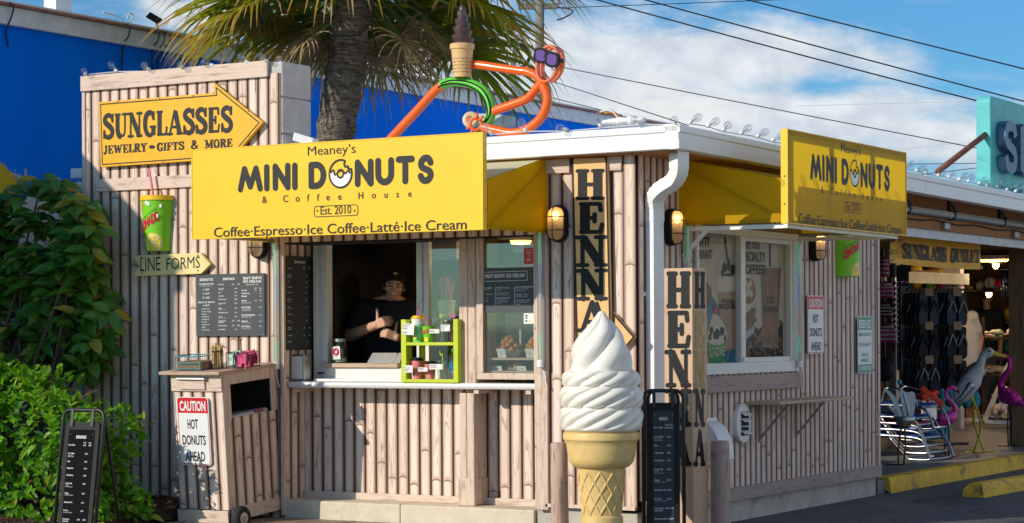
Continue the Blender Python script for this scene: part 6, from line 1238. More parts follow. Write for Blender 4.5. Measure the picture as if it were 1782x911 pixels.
p = sd(268, 32, BX-.1); mb = MB(); mb.obox(p, (.03, .055, -.03), (-.012, .012, 0), (.012, .018, .025)); mb.bar(p, p+Vector((0, .07, -.10)), .014, .014); mb.build('flood_lamp', 'black_plastic', bb, bevel=.01)
mb = MB()
for y in (8.6, 13.0): mb.box((BX+.001, y, .0), (BX+.004, y+.018, 4.0))
mb.build('wall_joint', 'wire', bb)
p = sd(103, 3, BX-1.); mb = MB(); mb.box((p.x-.10, p.y-.1, 4.2), (p.x+.05, p.y+.12, p.z+.03)); mb.build('roof_vent', 'fascia_grey', bb)
# conduit mast on its roof
t = thing('service_mast', 'grey bent conduit mast rising from the blue building roof behind the palm', 'mast', sd(920, 170, BX-.3)); mb = MB(); P_ = [sd(u, v, BX-.3) for u, v in ((912, 178), (903, 160), (893, 140), (890, 120), (894, 90), (897, 70))]; mb.tube(P_, .05, 10, smooth=4); mb.build('mast', 'galvanised', t, True)
mb = MB(); mb.tube([sd(u, v, BX-.3) for u, v in ((898, 76), (912, 80), (922, 92), (918, 108), (904, 120), (892, 118))], .022, 7, smooth=5); mb.build('service_cable', 'wire', t, True); mb = MB(); mb.lathe([(.14, -.03), (.12, .05), (.05, .14)], P_[0], 12); mb.build('flashing', 'black_metal', t)
# utility pole and wires
def far(u, v, Y): X = (u-PCX)/F*Y; Z = (PCY-v)/F*Y; return Vector((CAX+X*CT-Y*ST, CAY+X*ST+Y*CT, EYE+Z+(u-PCX)/F*Y*ROLL))
t = thing('utility_pole', 'weathered wooden utility pole with a crossarm behind the palm fronds', 'utility pole', (far(942, 180, 55).x, far(942, 180, 55).y, 0)); c = far(942, 180, 55); mb = MB(); mb.tube([Vector((c.x, c.y, 0)), Vector((c.x, c.y, 10.2))], [.16, .11], 14); mb.build('pole', 'pole_wood', t, True)
a, b = far(905, 12, 55), far(972, 12, 55); mb = MB(); mb.bar(a, b, .12, .14); mb.build('crossarm', 'pole_wood', t)
for u in (912, 930, 965, 975): mb = MB(); mb.lathe([(.05, 0), (.06, .05), (.03, .09), (.055, .13), (.02, .2)], far(u, 9, 55), 10); mb.build('insulator', 'galvanised', t)
def wire(label, pts, r=.02, m='wire', Y=(55, 55), sag=0):
    n_ = 14; P_ = []
    for i in range(n_+1):
        k = i/n_; u = pts[0][0]+(pts[1][0]-pts[0][0])*k; v = pts[0][1]+(pts[1][1]-pts[0][1])*k+sag*4*k*(1-k); P_.append(far(u, v, Y[0]+(Y[1]-Y[0])*k))
    mb = MB(); mb.tube(P_, r*.6, 6); o = mb.build('power_line', m, None, True); tag(o, label, 'power line', 'power lines crossing the sky')
wire('steepest dark power line crossing the upper right sky, leftmost of three', ((200, -250), (1740, 194)), .026, Y=(45, 45), sag=9)
wire('dark power line crossing the upper right sky, middle of three', ((300, -236), (2600, 405)), .026, Y=(45, 45), sag=9); wire('dark power line crossing the upper right sky, rightmost of three', ((450, -222), (2600, 338)), .026, Y=(45, 45), sag=4)
wire('thin power line sloping from the pole down behind the right yellow sign', ((950, 112), (2500, 422)), .022, Y=(55, 40), sag=4)
wire('thin power line ending low left of the white cloud', ((950, 138), (1200, 222)), .017, Y=(55, 40)); wire('lowest thin power line close above the blue roof', ((880, 150), (1120, 212)), .017, Y=(55, 45))
wire('nearly level power line at the top of the sky', ((972, 15), (2400, -32)), .018, Y=(55, 60), sag=3); wire('pale power line behind the teal sign', ((1380, 190), (1800, 183)), 0.010, 'wire_white', (60, 60)); wire('level dark power line low above the shop roof', ((1578, 293), (1800, 293)), .018, Y=(60, 60)); wire('low power line crossing behind the rust brace', ((1600, 312), (1800, 290)), .018, Y=(60, 60)); wire('pale low power line over the shop roof', ((1560, 268), (1800, 246)), 0.008, 'wire_white', (60, 60))
t = thing('high_wire', 'short power line running off from the crossarm end', 'power line', far(985, 20, 55)); mb = MB(); mb.tube([far(u, v, 55) for u, v in ((965, 14), (990, 16), (1000, 22), (985, 32), (972, 36))], .02, 6, smooth=4); mb.build('loop', 'wire', t, True)
# ================================================================== palm
PC = Vector((-5.0, 2.84, 0)); PT = Vector((-4.20, 2.9, 4.70))
palm = thing('palm_tree', 'fan palm with a rough trunk and drooping yellow green fronds behind the stand', 'palm tree', PC)
mb = MB(); pts = [PC+(PT-PC)*k for k in [i/60 for i in range(61)]]; rs = []
for i in range(61): rs.append((.178-.022*i/60)*(1+.06*((i*7) % 3-1)*.7)+(.01 if i % 2 else 0))
mb.tube(pts, rs, 26)
for i in range(len(mb.v)): mb.v[i] += Vector((random.uniform(-1, 1), random.uniform(-1, 1), random.uniform(-1, 1)))*.011
mb.build('trunk', 'palm_bark', palm, True)
def frond(mb, base, az, el, plen, fan, droop, seed, nseg=34, wid=.021):
    rnd = random.Random(seed); d = Vector((math.cos(az)*math.cos(el), math.sin(az)*math.cos(el), math.sin(el))); sidev = d.cross(Z3); sidev = sidev.normalized() if sidev.length > .05 else X3.copy(); up = sidev.cross(d).normalized()
    tip = base+d*plen-Z3*(plen*plen*.16); d2 = (d-Z3*.28*plen).normalized(); up2 = sidev.cross(d2).normalized(); mb2 = mb[1]; mb2.tube([base, base+d*plen*.5-Z3*plen*plen*.035, tip], .011, 5)
    rv = rnd.random(); m = mb[0]
    for k in range(nseg):
        a = (k/(nseg-1)-.5)*2*rad(112); L = fan*(.72+.28*math.cos(a*.75))*rnd.uniform(.86, 1.08); sd_ = (d2*math.cos(a)+sidev*math.sin(a)+up2*.18*abs(math.sin(a))).normalized(); wv = d2*-math.sin(a)+sidev*math.cos(a); wv.normalize()
        n_ = 6; q = tip.copy(); dr = droop*rnd.uniform(.7, 1.5); prev = None; v = max(0, min(1, rv*.5+rnd.random()*.5)); dd = sd_.copy()
        for i in range(n_+1):
            s_ = i/n_; wdt = wid*(.55+1.1*s_ if s_ < .35 else (1.0-(s_-.35)/.65)*.93+.02)
            ww = (wv+up2*.35*(1 if k % 2 else -1)).normalized(); o = len(m.v); m.v += [q-ww*wdt, q+ww*wdt]; m.uv[o] = (s_, v); m.uv[o+1] = (s_, v)
            if prev is not None: m.f.append((prev, prev+1, o+1, o))
            prev = o; dd = (dd-Z3*dr*(.04+.42*s_*s_)+Vector((rnd.uniform(-1, 1), rnd.uniform(-1, 1), 0))*.03).normalized(); q = q+dd*(L/n_)
random.seed(21); Gm, Dm, Pm = MB(), MB(), MB(); k = 0
for i in range(84):
    az = i*2.39996+random.uniform(-.2, .2); f = i/83; el = rad(68-88*f+random.uniform(-8, 8)); ca = math.cos(az-math.atan2(-CT, ST))
    if el < rad(-2) and ca > .45: continue
    frond((Gm, Pm), PT+Vector((math.cos(az)*.12, math.sin(az)*.12, .1-.34*f)), az, el, random.uniform(.75, 1.1), random.uniform(1.0, 1.28), .72+.55*f, i, 36, .029)
for i in range(22):
    az = i*2.39996+1.1; el = rad(random.uniform(-58, -28)); ca = math.cos(az-math.atan2(-CT, ST))
    if ca > .6: continue
    frond((Dm, Pm), PT+Vector((math.cos(az)*.13, math.sin(az)*.13, -.30-.1*(i % 3))), az, el, random.uniform(.3, .55), random.uniform(.55, .8), 1.1, 200+i, 22, .012)
Gm.build('fronds', 'palm_green', palm); Dm.build('dry_fronds', 'palm_dry', palm); Pm.build('leaf_stalks', 'green_stem', palm)
# ================================================================== shrubs
def leaf(m, p, d, up, L, Wd, v, curl=.25):
    d = d.normalized(); s_ = d.cross(up); s_ = s_.normalized() if s_.length > 1e-3 else X3.copy(); u = s_.cross(d).normalized(); o = len(m.v)
    def P(a, b, c): return p+d*(a*L)+s_*(b*Wd)+u*(c*L)
    q = [(0, 0, 0), (.33, -.46, .06), (.33, 0, -.02), (.33, .46, .06), (.68, -.40, .02-.25*curl), (.68, 0, -.05-.25*curl), (.68, .40, .02-.25*curl), (1., 0, -.08-.75*curl)]
    for a, b, c in q: m.v.append(P(a, b, c)); m.uv[len(m.v)-1] = (a, v)
    m.f += [tuple(o+i for i in f) for f in ((0, 2, 1), (0, 3, 2), (1, 2, 5, 4), (2, 3, 6, 5), (4, 5, 7), (5, 6, 7))]
random.seed(5)
hx1 = fr(206, 760, -1.12).x; hx0 = -6.3
hedge = thing('hedge_bush', 'bright green leafy hedge bush in front of the left wall', 'bush', ((hx0+hx1)/2, -1.5, .05))
HC = Vector(((hx0+hx1)/2, -1.12, .54)); HR_ = Vector(((hx1-hx0)/2, .48, .64))
m = MB(); 
for i in range(26):
    a = random.uniform(0, 6.28); p0 = Vector((HC.x+random.uniform(-.9, .9), HC.y+random.uniform(-.25, .25), .03)); p2 = HC+Vector((math.cos(a)*HR_.x*.85, math.sin(a)*HR_.y*.8, random.uniform(-.1, .5))); m.tube([p0, (p0+p2)/2+Vector((0, 0, .12)), p2], [.014, .005], 5, smooth=3)
m.build('stems', 'stem', hedge)
def lump(d, fr_=2.3, ph=0): return 1+.14*math.sin(d.x*5*fr_+ph)*math.sin(d.z*4*fr_+1.3+ph)+.10*math.sin(d.y*6*fr_+d.x*3+2.1+ph)
def sup(d, R, p=2.6): return 1/((abs(d.x/R.x)**p+abs(d.y/R.y)**p+abs(d.z/R.z)**p)**(1/p))
m = MB(); n_ = 0
while n_ < 5200:
    d = Vector((random.gauss(0, 1), random.gauss(0, 1), random.gauss(0, 1))).normalized()
    if d.y > .5 or d.x < -.95: continue
    d = Vector((d.x*HR_.x, d.y*HR_.y, d.z*HR_.z)).normalized(); r = sup(d, HR_)*lump(d)*random.uniform(.74, 1.04)**.6; p = HC+d*r; p.z *= 1-.30*max(0, min(1, (p.x-HC.x-.1)/HR_.x))
    if p.z < .06: continue
    o_ = Vector((d.x/HR_.x, d.y/HR_.y, d.z/HR_.z)).normalized(); dr = (o_*.7+Vector((random.gauss(0, .6), random.gauss(0, .6), random.gauss(.15, .5)))).normalized(); leaf(m, p, dr, (o_+Z3*.8+Vector((random.gauss(0, .35), random.gauss(0, .35), 0))).normalized(), random.uniform(.065, .108), random.uniform(.034, .054)*1.15, random.random(), random.uniform(.0, .5)); n_ += 1
for i in range(90):                                                  # young shoots standing out of the crown
    d = Vector((random.uniform(-.8, .9), random.uniform(-.9, .1), random.uniform(.1, 1))); d = Vector((d.x*HR_.x, d.y*HR_.y, d.z*HR_.z)).normalized(); p = HC+d*sup(d, HR_)*lump(d)*.97; p.z *= 1-.30*max(0, min(1, (p.x-HC.x-.1)/HR_.x))
    if p.z < .1: continue
    ax = (Vector((d.x/HR_.x, d.y/HR_.y, d.z/HR_.z)).normalized()*.6+Z3*.7).normalized()
    for j in range(7): a = j*2.4; rd_ = Vector((math.cos(a), math.sin(a), .55)); leaf(m, p+ax*(.016*j), rd_+ax*.3, ax, random.uniform(.05, .085), random.uniform(.026, .04), .55+.45*random.random(), .3)
m.build('foliage', 'hedge_leaf', hedge)
bush = thing('broad_leaf_shrub', 'tall dark shrub with large glossy leaves behind the hedge', 'shrub', (-5.6, -.5, .1))
m = MB(); L = MB(); random.seed(11); tops = []
tgt = [(20, 350), (60, 335), (100, 330), (130, 345), (165, 365), (30, 390), (75, 380), (120, 395), (160, 410), (10, 440), (50, 430), (95, 440), (140, 450), (172, 440), (25, 480), (70, 485), (110, 490), (150, 500), (178, 480), (15, 530), (60, 540), (100, 535), (140, 545), (175, 540), (190, 520), (205, 548), (30, 575), (80, 580), (125, 585), (165, 590), (195, 590), (112, 322), (85, 326), (182, 400), (5, 400), (0, 350), (-20, 420), (-20, 500), (-30, 560), (40, 610), (100, 620), (150, 625), (186, 630), (120, 470), (45, 500), (155, 470)]
for i in range(3): tgt += [(u+random.uniform(-20, 14), v+random.uniform(-4, 24)) for u, v in tgt[:46] if v > 340 and u < 175]
for i, (u, v) in enumerate(tgt):
    y = random.uniform(-.42, -.12) if i < 46 else random.uniform(-.36, -.06); p = fr(u-14, v, y)
    b = Vector((-5.4+random.uniform(-.5, .5), -.45+random.uniform(-.15, .15), .1))
    mid = b+(p-b)*.55+Vector((random.uniform(-.1, .1), random.uniform(-.05, .05), .12)); 
    if i % 4 == 0: L.tube([b, mid, p], [.016, .006], 6, smooth=4)
    ax = ((p-mid).normalized()+Z3*.3+Vector((random.uniform(-.3, .3), random.uniform(-.5, .1), 0))).normalized(); s_ = ax.cross(X3 if abs(ax.x) < .8 else Y3).normalized(); s2 = ax.cross(s_); n_ = random.randint(8, 11); sp = random.uniform(.25, .6)
    for j in range(n_):
        a = j*2.4+i; rd_ = (s_*math.cos(a)+s2*math.sin(a)+ax*random.uniform(-.1, sp)-Z3*.12).normalized(); v_ = random.random(); leaf(m, p+ax*(.012*j-.05), rd_, ax*.5+Vector((.25, -.8, .55)), random.uniform(.14, .215), random.uniform(.078, .108), v_*.9 if random.random() < .88 else .96, random.uniform(.05, .38))
m.build('foliage', 'bush_leaf', bush); L.build('branches', 'stem', bush)
# ================================================================== people
def capsule(m, a, b, ra, rb, seg=14):
    a, b = Vector(a), Vector(b); d = b-a; L = d.length; d.normalize(); pr = [(max(1e-5, ra*math.cos(t)), ra*math.sin(t)) for t in [rad(-90+18*i) for i in range(6)]]+[(max(1e-5, rb*math.cos(t)), L+rb*math.sin(t)) for t in [rad(18*i) for i in range(6)]]
    m.lathe(pr, a, seg, d, cap=False)
def remesh(m, name, mt, parent, vox, smooth=5):
    me = bpy.data.meshes.new(name); off = BASE[parent]; me.from_pydata([p-off for p in m.v], [], m.f); o = bpy.data.objects.new(name, me); COL.objects.link(o)
    r = o.modifiers.new('remesh', 'REMESH'); r.mode = 'VOXEL'; r.voxel_size = vox
    s_ = o.modifiers.new('smooth', 'SMOOTH'); s_.iterations = smooth; s_.factor = .5
    dg = bpy.context.evaluated_depsgraph_get(); nm = bpy.data.meshes.new_from_object(o.evaluated_get(dg)); bpy.data.objects.remove(o); bpy.data.meshes.remove(me); nm.name = name; nm.materials.clear(); nm.materials.append(M[mt])
    for p in nm.polygons: p.use_smooth = True
    o = bpy.data.objects.new(name, nm); COL.objects.link(o); o.parent = parent; BASE[o] = off; return o
def head_parts(m, c, f, u, k=1.):                                   # skull, jaw, nose, ears around centre c facing f
    r = f.cross(u).normalized(); T_ = Matrix((r, f, u)).transposed()
    E_ = lambda p, s_, : m.ellip(c+T_ @ Vector(p)*k, Vector(s_)*k, 16, 12, T_)
    E_((0, -.012, .03), (.074, .092, .085)); E_((0, .012, -.035), (.062, .072, .07)); E_((0, .040, -.082), (.036, .036, .028)); E_((0, .072, .018), (.056, .014, .018)); E_((.038, .058, -.022), (.026, .026, .024)); E_((-.038, .058, -.022), (.026, .026, .024))
    capsule(m, c+T_ @ Vector((0, .078, .012))*k, c+T_ @ Vector((0, .100, -.024))*k, .009*k, .015*k); E_((.014, .086, -.026), (.010, .011, .009)); E_((-.014, .086, -.026), (.010, .011, .009))
    E_((0, .078, -.056), (.026, .012, .008)); E_((0, .076, -.068), (.022, .013, .009))
    for s_ in (1, -1): E_((.075*s_, -.008, -.005), (.010, .020, .032))
    return T_
def hand(m, w, d, n, side, curl, thumb_up=True, k=1.):               # wrist, finger direction, palm-back normal, thumb side
    d, n = d.normalized(), n.normalized(); s_ = d.cross(n).normalized()*side; c = w+d*.045*k
    for q in (-.027, -.009, .009, .027): capsule(m, w+s_*q*.6*k, w+d*.085*k+s_*q*k, .015*k, .0125*k, 10)
    for i, q in enumerate((.030, .010, -.010, -.029)):
        L = (.038, .043, .040, .031)[i]*k; p = w+d*.088*k+s_*q*k; dd = d.copy(); ax = s_
        for j in range(3):
            ang = curl*(.75 if j == 0 else 1.05); dd = (dd*math.cos(ang)-n*math.sin(ang)).normalized(); 
            n2 = n
            q2 = p+dd*L*(1., .72, .55)[j]; capsule(m, p, q2, .0095*k, .0088*k, 10); p = q2
            # turn the bending plane along with the finger
            nn_ = (n-dd*n.dot(dd)); n = n if nn_.length < 1e-4 else n
    b = w+d*.025*k+s_*.028*k; t1 = (s_*.9+d*.25).normalized() if thumb_up else (d*.8+s_*.5).normalized(); capsule(m, b, b+t1*.045*k, .014*k, .0115*k, 10); capsule(m, b+t1*.045*k, b+t1*.045*k+(t1*.95-d*.15).normalized()*.035*k, .0115*k, .009*k, 10)
PB = .90; g = lambda u, v, b=PB: fr(u, v, b)
hc = g(686, 499); c0 = Vector((hc.x, PB, .15))
p = thing('person', 'smiling person in black cap and black shirt giving thumbs up inside the serving window', 'person', c0)
f = Vector((.55, -.83, -.02)).normalized(); u = Vector((.10, .02, 1)).normalized(); 
sl = g(632, 537, PB-.02); sr = g(716, 541, PB+.04); nk = g(683, 520, PB+.03); ch = (sl+sr)/2
m = MB(); T_ = head_parts(m, hc, f, u, .98); capsule(m, nk+Vector((0, .0, -.05)), hc+T_ @ Vector((0, -.02, -.05)), .058, .055); 
pel = Vector((ch.x-.02, PB+.08, .98)); wst = Vector((ch.x-.01, PB+.06, 1.16))
for a, b, ra, rb in ((ch+Vector((-.08, .03, -.10)), pel+Vector((-.07, 0, 0)), .135, .14), (ch+Vector((.08, .03, -.10)), pel+Vector((.07, 0, 0)), .135, .14), (sl, sr, .07, .07), (sl+Vector((.03, .02, -.08)), sr+Vector((-.03, .02, -.08)), .11, .11), (nk, sl, .05, .055), (nk, sr, .05, .055)): capsule(m, a, b, ra, rb, 18)
for sx in (-.09, .09): capsule(m, pel+Vector((sx, 0, 0)), Vector((pel.x+sx, PB+.06, .55)), .105, .07); capsule(m, Vector((pel.x+sx, PB+.06, .55)), Vector((pel.x+sx, PB+.10, .22)), .062, .045); capsule(m, Vector((pel.x+sx, PB+.08, .20)), Vector((pel.x+sx+.03, PB-.06, .19)), .042, .036)
el = g(611, 584, PB-.12); wr = g(655, 566, PB-.36); er = g(722, 590, PB-.02); wr2 = g(691, 588, PB-.30)
capsule(m, sl, el, .062, .052); capsule(m, el, wr, .050, .033); capsule(m, sr, er, .06, .05); capsule(m, er, wr2, .047, .031)
d1 = (g(676, 556, PB-.40)-wr).normalized(); hand(m, wr, d1, Vector((.1, -1, .1)), -1 if d1.cross(Vector((.1, -1, .1))).z < 0 else 1, 1.35, True, 1.05)
d2 = (g(680, 577, PB-.36)-wr2).normalized(); d2 = Vector((-.55, -.6, .35)); nn = Vector((.7, -.7, .1)); hand(m, wr2, d2, nn, 1 if d2.cross(nn).z > 0 else -1, 1.35, True, 1.0)
body = remesh(m, 'body', 'skin', p, .0052, 4)
m = MB(); E_ = lambda q, s_: m.ellip(hc+T_ @ Vector(q)*.98, Vector(s_), 14, 10, T_)
for a, b, ra, rb in ((ch+Vector((-.08, .03, -.10)), pel+Vector((-.07, 0, -.02)), .148, .155), (ch+Vector((.08, .03, -.10)), pel+Vector((.07, 0, -.02)), .148, .155), (sl, sr, .082, .082), (sl+Vector((.03, .02, -.08)), sr+Vector((-.03, .02, -.08)), .122, .122), (nk+Vector((0, .01, -.035)), sl, .066, .07), (nk+Vector((0, .01, -.035)), sr, .066, .07)): capsule(m, a, b, ra, rb, 18)
capsule(m, sl, sl+(el-sl)*.68, .078, .074); capsule(m, sr, sr+(er-sr)*.68, .076, .072); remesh(m, 'shirt', 'shirt_black', p, .010, 22)
m = MB(); E_((0, -.022, .055), (.084, .100, .078)); 
m2 = MB(); [m2.ellip(hc+T_ @ Vector(q), s_, 14, 10, T_) for q, s_ in (((0, -.045, .0), (.080, .075, .075)), ((.072, .01, .01), (.010, .022, .030)), ((-.072, .01, .01), (.010, .022, .030)))]; remesh(m2, 'hair', 'hair', p, .006, 3)
capsule(m, hc+T_ @ Vector((-.04, .09, .062)), hc+T_ @ Vector((.04, .09, .062)), .012, .012); 
for q in (-.05, -.025, 0, .025, .05): capsule(m, hc+T_ @ Vector((q, .05, .075)), hc+T_ @ Vector((q*.9, .142-abs(q)*.5, .058)), .012, .009)
cap_ = remesh(m, 'cap', 'cap_black', p, .006, 4)
m = MB()
for a in (-35, 0, 35): q = hc+T_ @ Vector((.0, .083, .088)); dd = T_ @ Vector((math.sin(rad(a)), -.2, math.cos(rad(a)))); m.ellip(q+dd*.012, (.006, .006, .012), 8, 6, T_ @ Matrix.Rotation(rad(a), 3, 'Y'))
m.build('cap_emblem', 'logo_tan', cap_)
for s_ in (-.030, .030):
    m = MB(); m.ellip(hc+T_ @ Vector((s_, .080, .002)), (.012, .007, .0045), 10, 8, T_); m.build('eye', 'eye', p, True); m = MB(); capsule(m, hc+T_ @ Vector((s_-.016, .085, .022)), hc+T_ @ Vector((s_+.016, .085, .022)), .0042, .0042, 8); m.build('eyebrow', 'hair', p, True)
m = MB(); m.ellip(hc+T_ @ Vector((0, .088, -.058)), (.023, .005, .0055), 12, 8, T_); m.build('teeth', 'teeth', p, True); m = MB(); m.tube([hc+T_ @ Vector(q) for q in ((-.029, .078, -.050), (-.015, .090, -.064), (0, .093, -.067), (.015, .090, -.064), (.029, .078, -.050))], .0035, 6, smooth=3); m.build('lips', 'lip', p, True)
t = thing('ceiling_lamp', 'lit round lamp under the ceiling inside the stand', 'lamp', (-1.45, .95, 2.0)); m = MB(); m.lathe([(.0, 0), (.07, .005), (.08, .03)], (-1.45, .95, 2.03), 18, cap=False); m.build('diffuser', 'lamp_warm', t, True); m = MB(); m.lathe([(.09, .03), (.09, .06), (.02, .07), (.02, .47)], (-1.45, .95, 2.03), 18); m.build('housing', 'steel', t, 'auto')
l = bpy.data.lights.new('lamp_light', 'POINT'); l.energy = 5.5; l.color = (1., .72, .42); l.shadow_soft_size = .08; lo = bpy.data.objects.new('lamp_light', l); COL.objects.link(lo); lo.parent = t; lo.location = (0, 0, -.06)
# things seen dimly inside
t = thing('coffee_machine', 'dark coffee machine standing behind the person in the stand', 'machine', (-2.1, 2.35, 1.0)); m = MB(); m.box((-2.4, 2.2, 1.0), (-1.8, 2.55, 1.45)); m.build('body', 'interior_dark', t, bevel=.02); m = MB(); m.box((-2.35, 2.17, 1.32), (-1.85, 2.199, 1.42)); m.build('panel', 'steel', t); m = MB(); m.tube([(-2.2, 2.18, 1.25), (-2.2, 2.1, 1.25), (-2.2, 2.1, 1.2)], .02, 8); m.build('spout', 'chrome', t)
t = thing('back_bench', 'dark work bench along the back of the stand', 'bench', (-1.5, 2.3, .15)); m = MB(); m.box((-2.9, 2.1, .95), (-.2, 2.59, .99)); m.build('bench_top', 'interior_grey', t); m = MB(); m.box((-2.9, 2.15, .16), (-.2, 2.58, .949)); m.build('cabinet', 'dark_wood', t)
for i, (x, z, w_, h, mm, lab) in enumerate(((-2.72, 1.62, .34, .30, 'trouser', 'dim cardboard box on the high shelf left of the person'), (-2.30, 1.62, .30, .34, 'interior_wall', 'dim cardboard box on the high shelf above the person'), (-1.75, 1.62, .22, .26, 'post_wood', 'brown box on the high shelf right of the person'))): m = MB(); m.box((x, 2.3, z), (x+w_, 2.58, z+h)); o = m.build('storage_box', mm, None, bevel=.004); tag(o, lab, 'box', 'boxes on the back shelf')
t = thing('back_shelf', 'high shelf on the back wall inside the stand', 'shelf', (-1.9, 2.4, 1.58)); m = MB(); m.box((-2.92, 2.26, 1.585), (-1.0, 2.59, 1.619)); m.build('board', 'interior_grey', t); m = MB(); m.box((-2.0, 2.3, 1.45), (-1.97, 2.59, 1.584)); m.build('bracket', 'black_metal', t)
t = thing('straw_tub', 'white tub of pink and green straws behind the closed window pane', 'tub', (-1.15, .75, 1.35)); q = fr(777, 515, .75); m = MB(); m.lathe([(.055, 0), (.068, .12), (.072, .125), (.06, .12)], (q.x, .75, q.z-.16), 18, cap=False); m.build('tub', 'white_plastic', t, True)
for j, mm in enumerate(('pink_straw', 'cup_green', 'pink_straw')):
    m = MB()
    for k in range(7): a = random.uniform(0, 6.28); b_ = Vector((q.x-.03+.03*j, .75, q.z-.10)); m.tube([b_, b_+Vector((random.uniform(-.035, .035), random.uniform(-.03, .03), random.uniform(.19, .24)))], .006, 6)
    m.build('straws', mm, t)
m = MB(); m.box((q.x-.16, .66, q.z-.20), (q.x+.16, .84, q.z-.162)); o = m.build('inner_shelf', 'interior_grey'); tag(o, 'grey shelf holding the straw tub inside the stand', 'shelf')
m = MB(); q = fr(775, 430, .9); m.box((q.x-.16, .8, q.z-.10), (q.x+.16, 1.1, q.z+.06)); o = m.build('range_hood', 'interior_grey', None, bevel=.01); tag(o, 'pale metal hood seen high behind the closed window pane', 'hood')
# ================================================================== shop
FZ = .118
shop = thing('souvenir_shop', 'open fronted souvenir shop continuing from the stand under a white roof edge', 'shop', (-3, 12, 0))
m = MB(); fascia(m, (OS, 4.553, 0), (OS, 20., 0), 2.69, 2.575, NS); m.build('fascia', 'gutter_white', shop, bevel=.002)
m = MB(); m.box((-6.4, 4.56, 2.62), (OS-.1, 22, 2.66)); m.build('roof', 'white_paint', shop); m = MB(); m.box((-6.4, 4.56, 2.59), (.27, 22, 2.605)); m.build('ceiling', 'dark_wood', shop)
m = MB(); m.box((-.09, 4.50, 2.30), (-.05, 20, 2.589)); m.build('header_board', 'plywood', shop); m = MB(); m.box((.27, 4.56, 2.53), (.30, 20, 2.60)); m.build('soffit_trim', 'fascia_grey', shop)
m = MB(); m.box((-.12, 4.50, 2.22), (-.091, 20, 2.36)); m.build('lower_beam', 'fascia_grey', shop)
m = MB(); m.tube([(-.02, 4.5, 2.445), (-.02, 20, 2.425)], .036, 12); m.build('conduit_pipe', 'galvanised', shop, True)
for y in (5.2, 6.4, 7.9, 9.4): m = MB(); m.torus((-.02, y, 2.444), .040, .010, Y3, 16, 6); m.bar((-.035, y-.02, 2.44), (-.035, y-.02, 2.575), .02, .025); m.bar((-.04, y+.02, 2.56), (-.01, y+.14, 2.48), .012, .012); m.build('pipe_bracket', 'black_metal', shop)
m = MB(); m.tube([Vector((-.04, 4.6+i*.35, 2.375+.012*math.sin(i*1.9))) for i in range(30)], .007, 5); m.build('cable', 'wire', shop)
for y in (6.2, 8.3): m = MB(); m.box((-.075, y, 2.31), (-.01, y+.14, 2.37)); m.build('junction_box', 'galvanised', shop, bevel=.005)
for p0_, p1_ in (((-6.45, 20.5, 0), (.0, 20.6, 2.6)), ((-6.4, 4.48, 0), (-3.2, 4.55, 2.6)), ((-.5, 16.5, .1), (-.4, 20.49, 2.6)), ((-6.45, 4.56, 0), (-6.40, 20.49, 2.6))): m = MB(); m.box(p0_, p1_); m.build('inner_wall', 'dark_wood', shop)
for u0, u1, y in ((1640.5, 1672, 14.1), (1543.5, 1560, 11.57)): x0, x1 = fr(u0, 600, y).x, fr(u1, 600, y).x; m = MB(); m.box((x0, y, FZ), (x0+(x1-x0)*.74, y+.13, 2.59)); m.box((x0+(x1-x0)*.74+.001, y-.012, FZ), (x1, y+.13, 2.59)); m.build('column', 'block', shop, bevel=.004)
x0 = fr(1543, 600, 12.4).x; m = MB(); m.add([Vector((-2.95, 11.5, z)) for z in (1.98, 2.12)]+[Vector((-2.45, 14.2, z)) for z in (1.98, 2.12)]+[Vector((-3.0, 11.55, z)) for z in (1.98, 2.12)]+[Vector((-2.5, 14.25, z)) for z in (1.98, 2.12)], [(0, 2, 3, 1), (4, 5, 7, 6), (0, 4, 6, 2), (1, 3, 7, 5), (0, 1, 5, 4), (2, 6, 7, 3)]); m.build('window_head', 'interior_grey', shop)
q = gd(1772, 776, FZ); m = MB(); m.box((q.x-.10, q.y, FZ), (q.x+.16, q.y+.16, 2.30)); m.build('post', 'post_wood', shop, bevel=.006)
# shelving with goods at the back
t = thing('back_shelving', 'long dark shelving unit with goods along the back of the shop', 'shelving', (-3, 20, FZ)); 
for z in (.5, 1.0, 1.5, 2.0): m = MB(); m.box((-5.6, 19.9, z), (-1.6, 20.45, z+.03)); m.build('shelf', 'post_wood', t)
random.seed(3)
for k, mm in enumerate(('shell', 'coral', 'sandal_teal', 'cup_green', 'leg_orange', 'letter_red', 'bird_grey', 'lemon_yellow')):
    m = MB()
    for i in range(14): x = random.uniform(-5.5, -1.7); z = random.choice((.53, 1.03, 1.53, 2.03)); s_ = random.uniform(.03, .11); m.ellip((x, 20.1+random.uniform(-.1, .1), z+s_), (s_*random.uniform(.6, 1.1), s_, s_), 8, 6)
    o = m.build('goods', mm, t); o['kind'] = 'stuff'
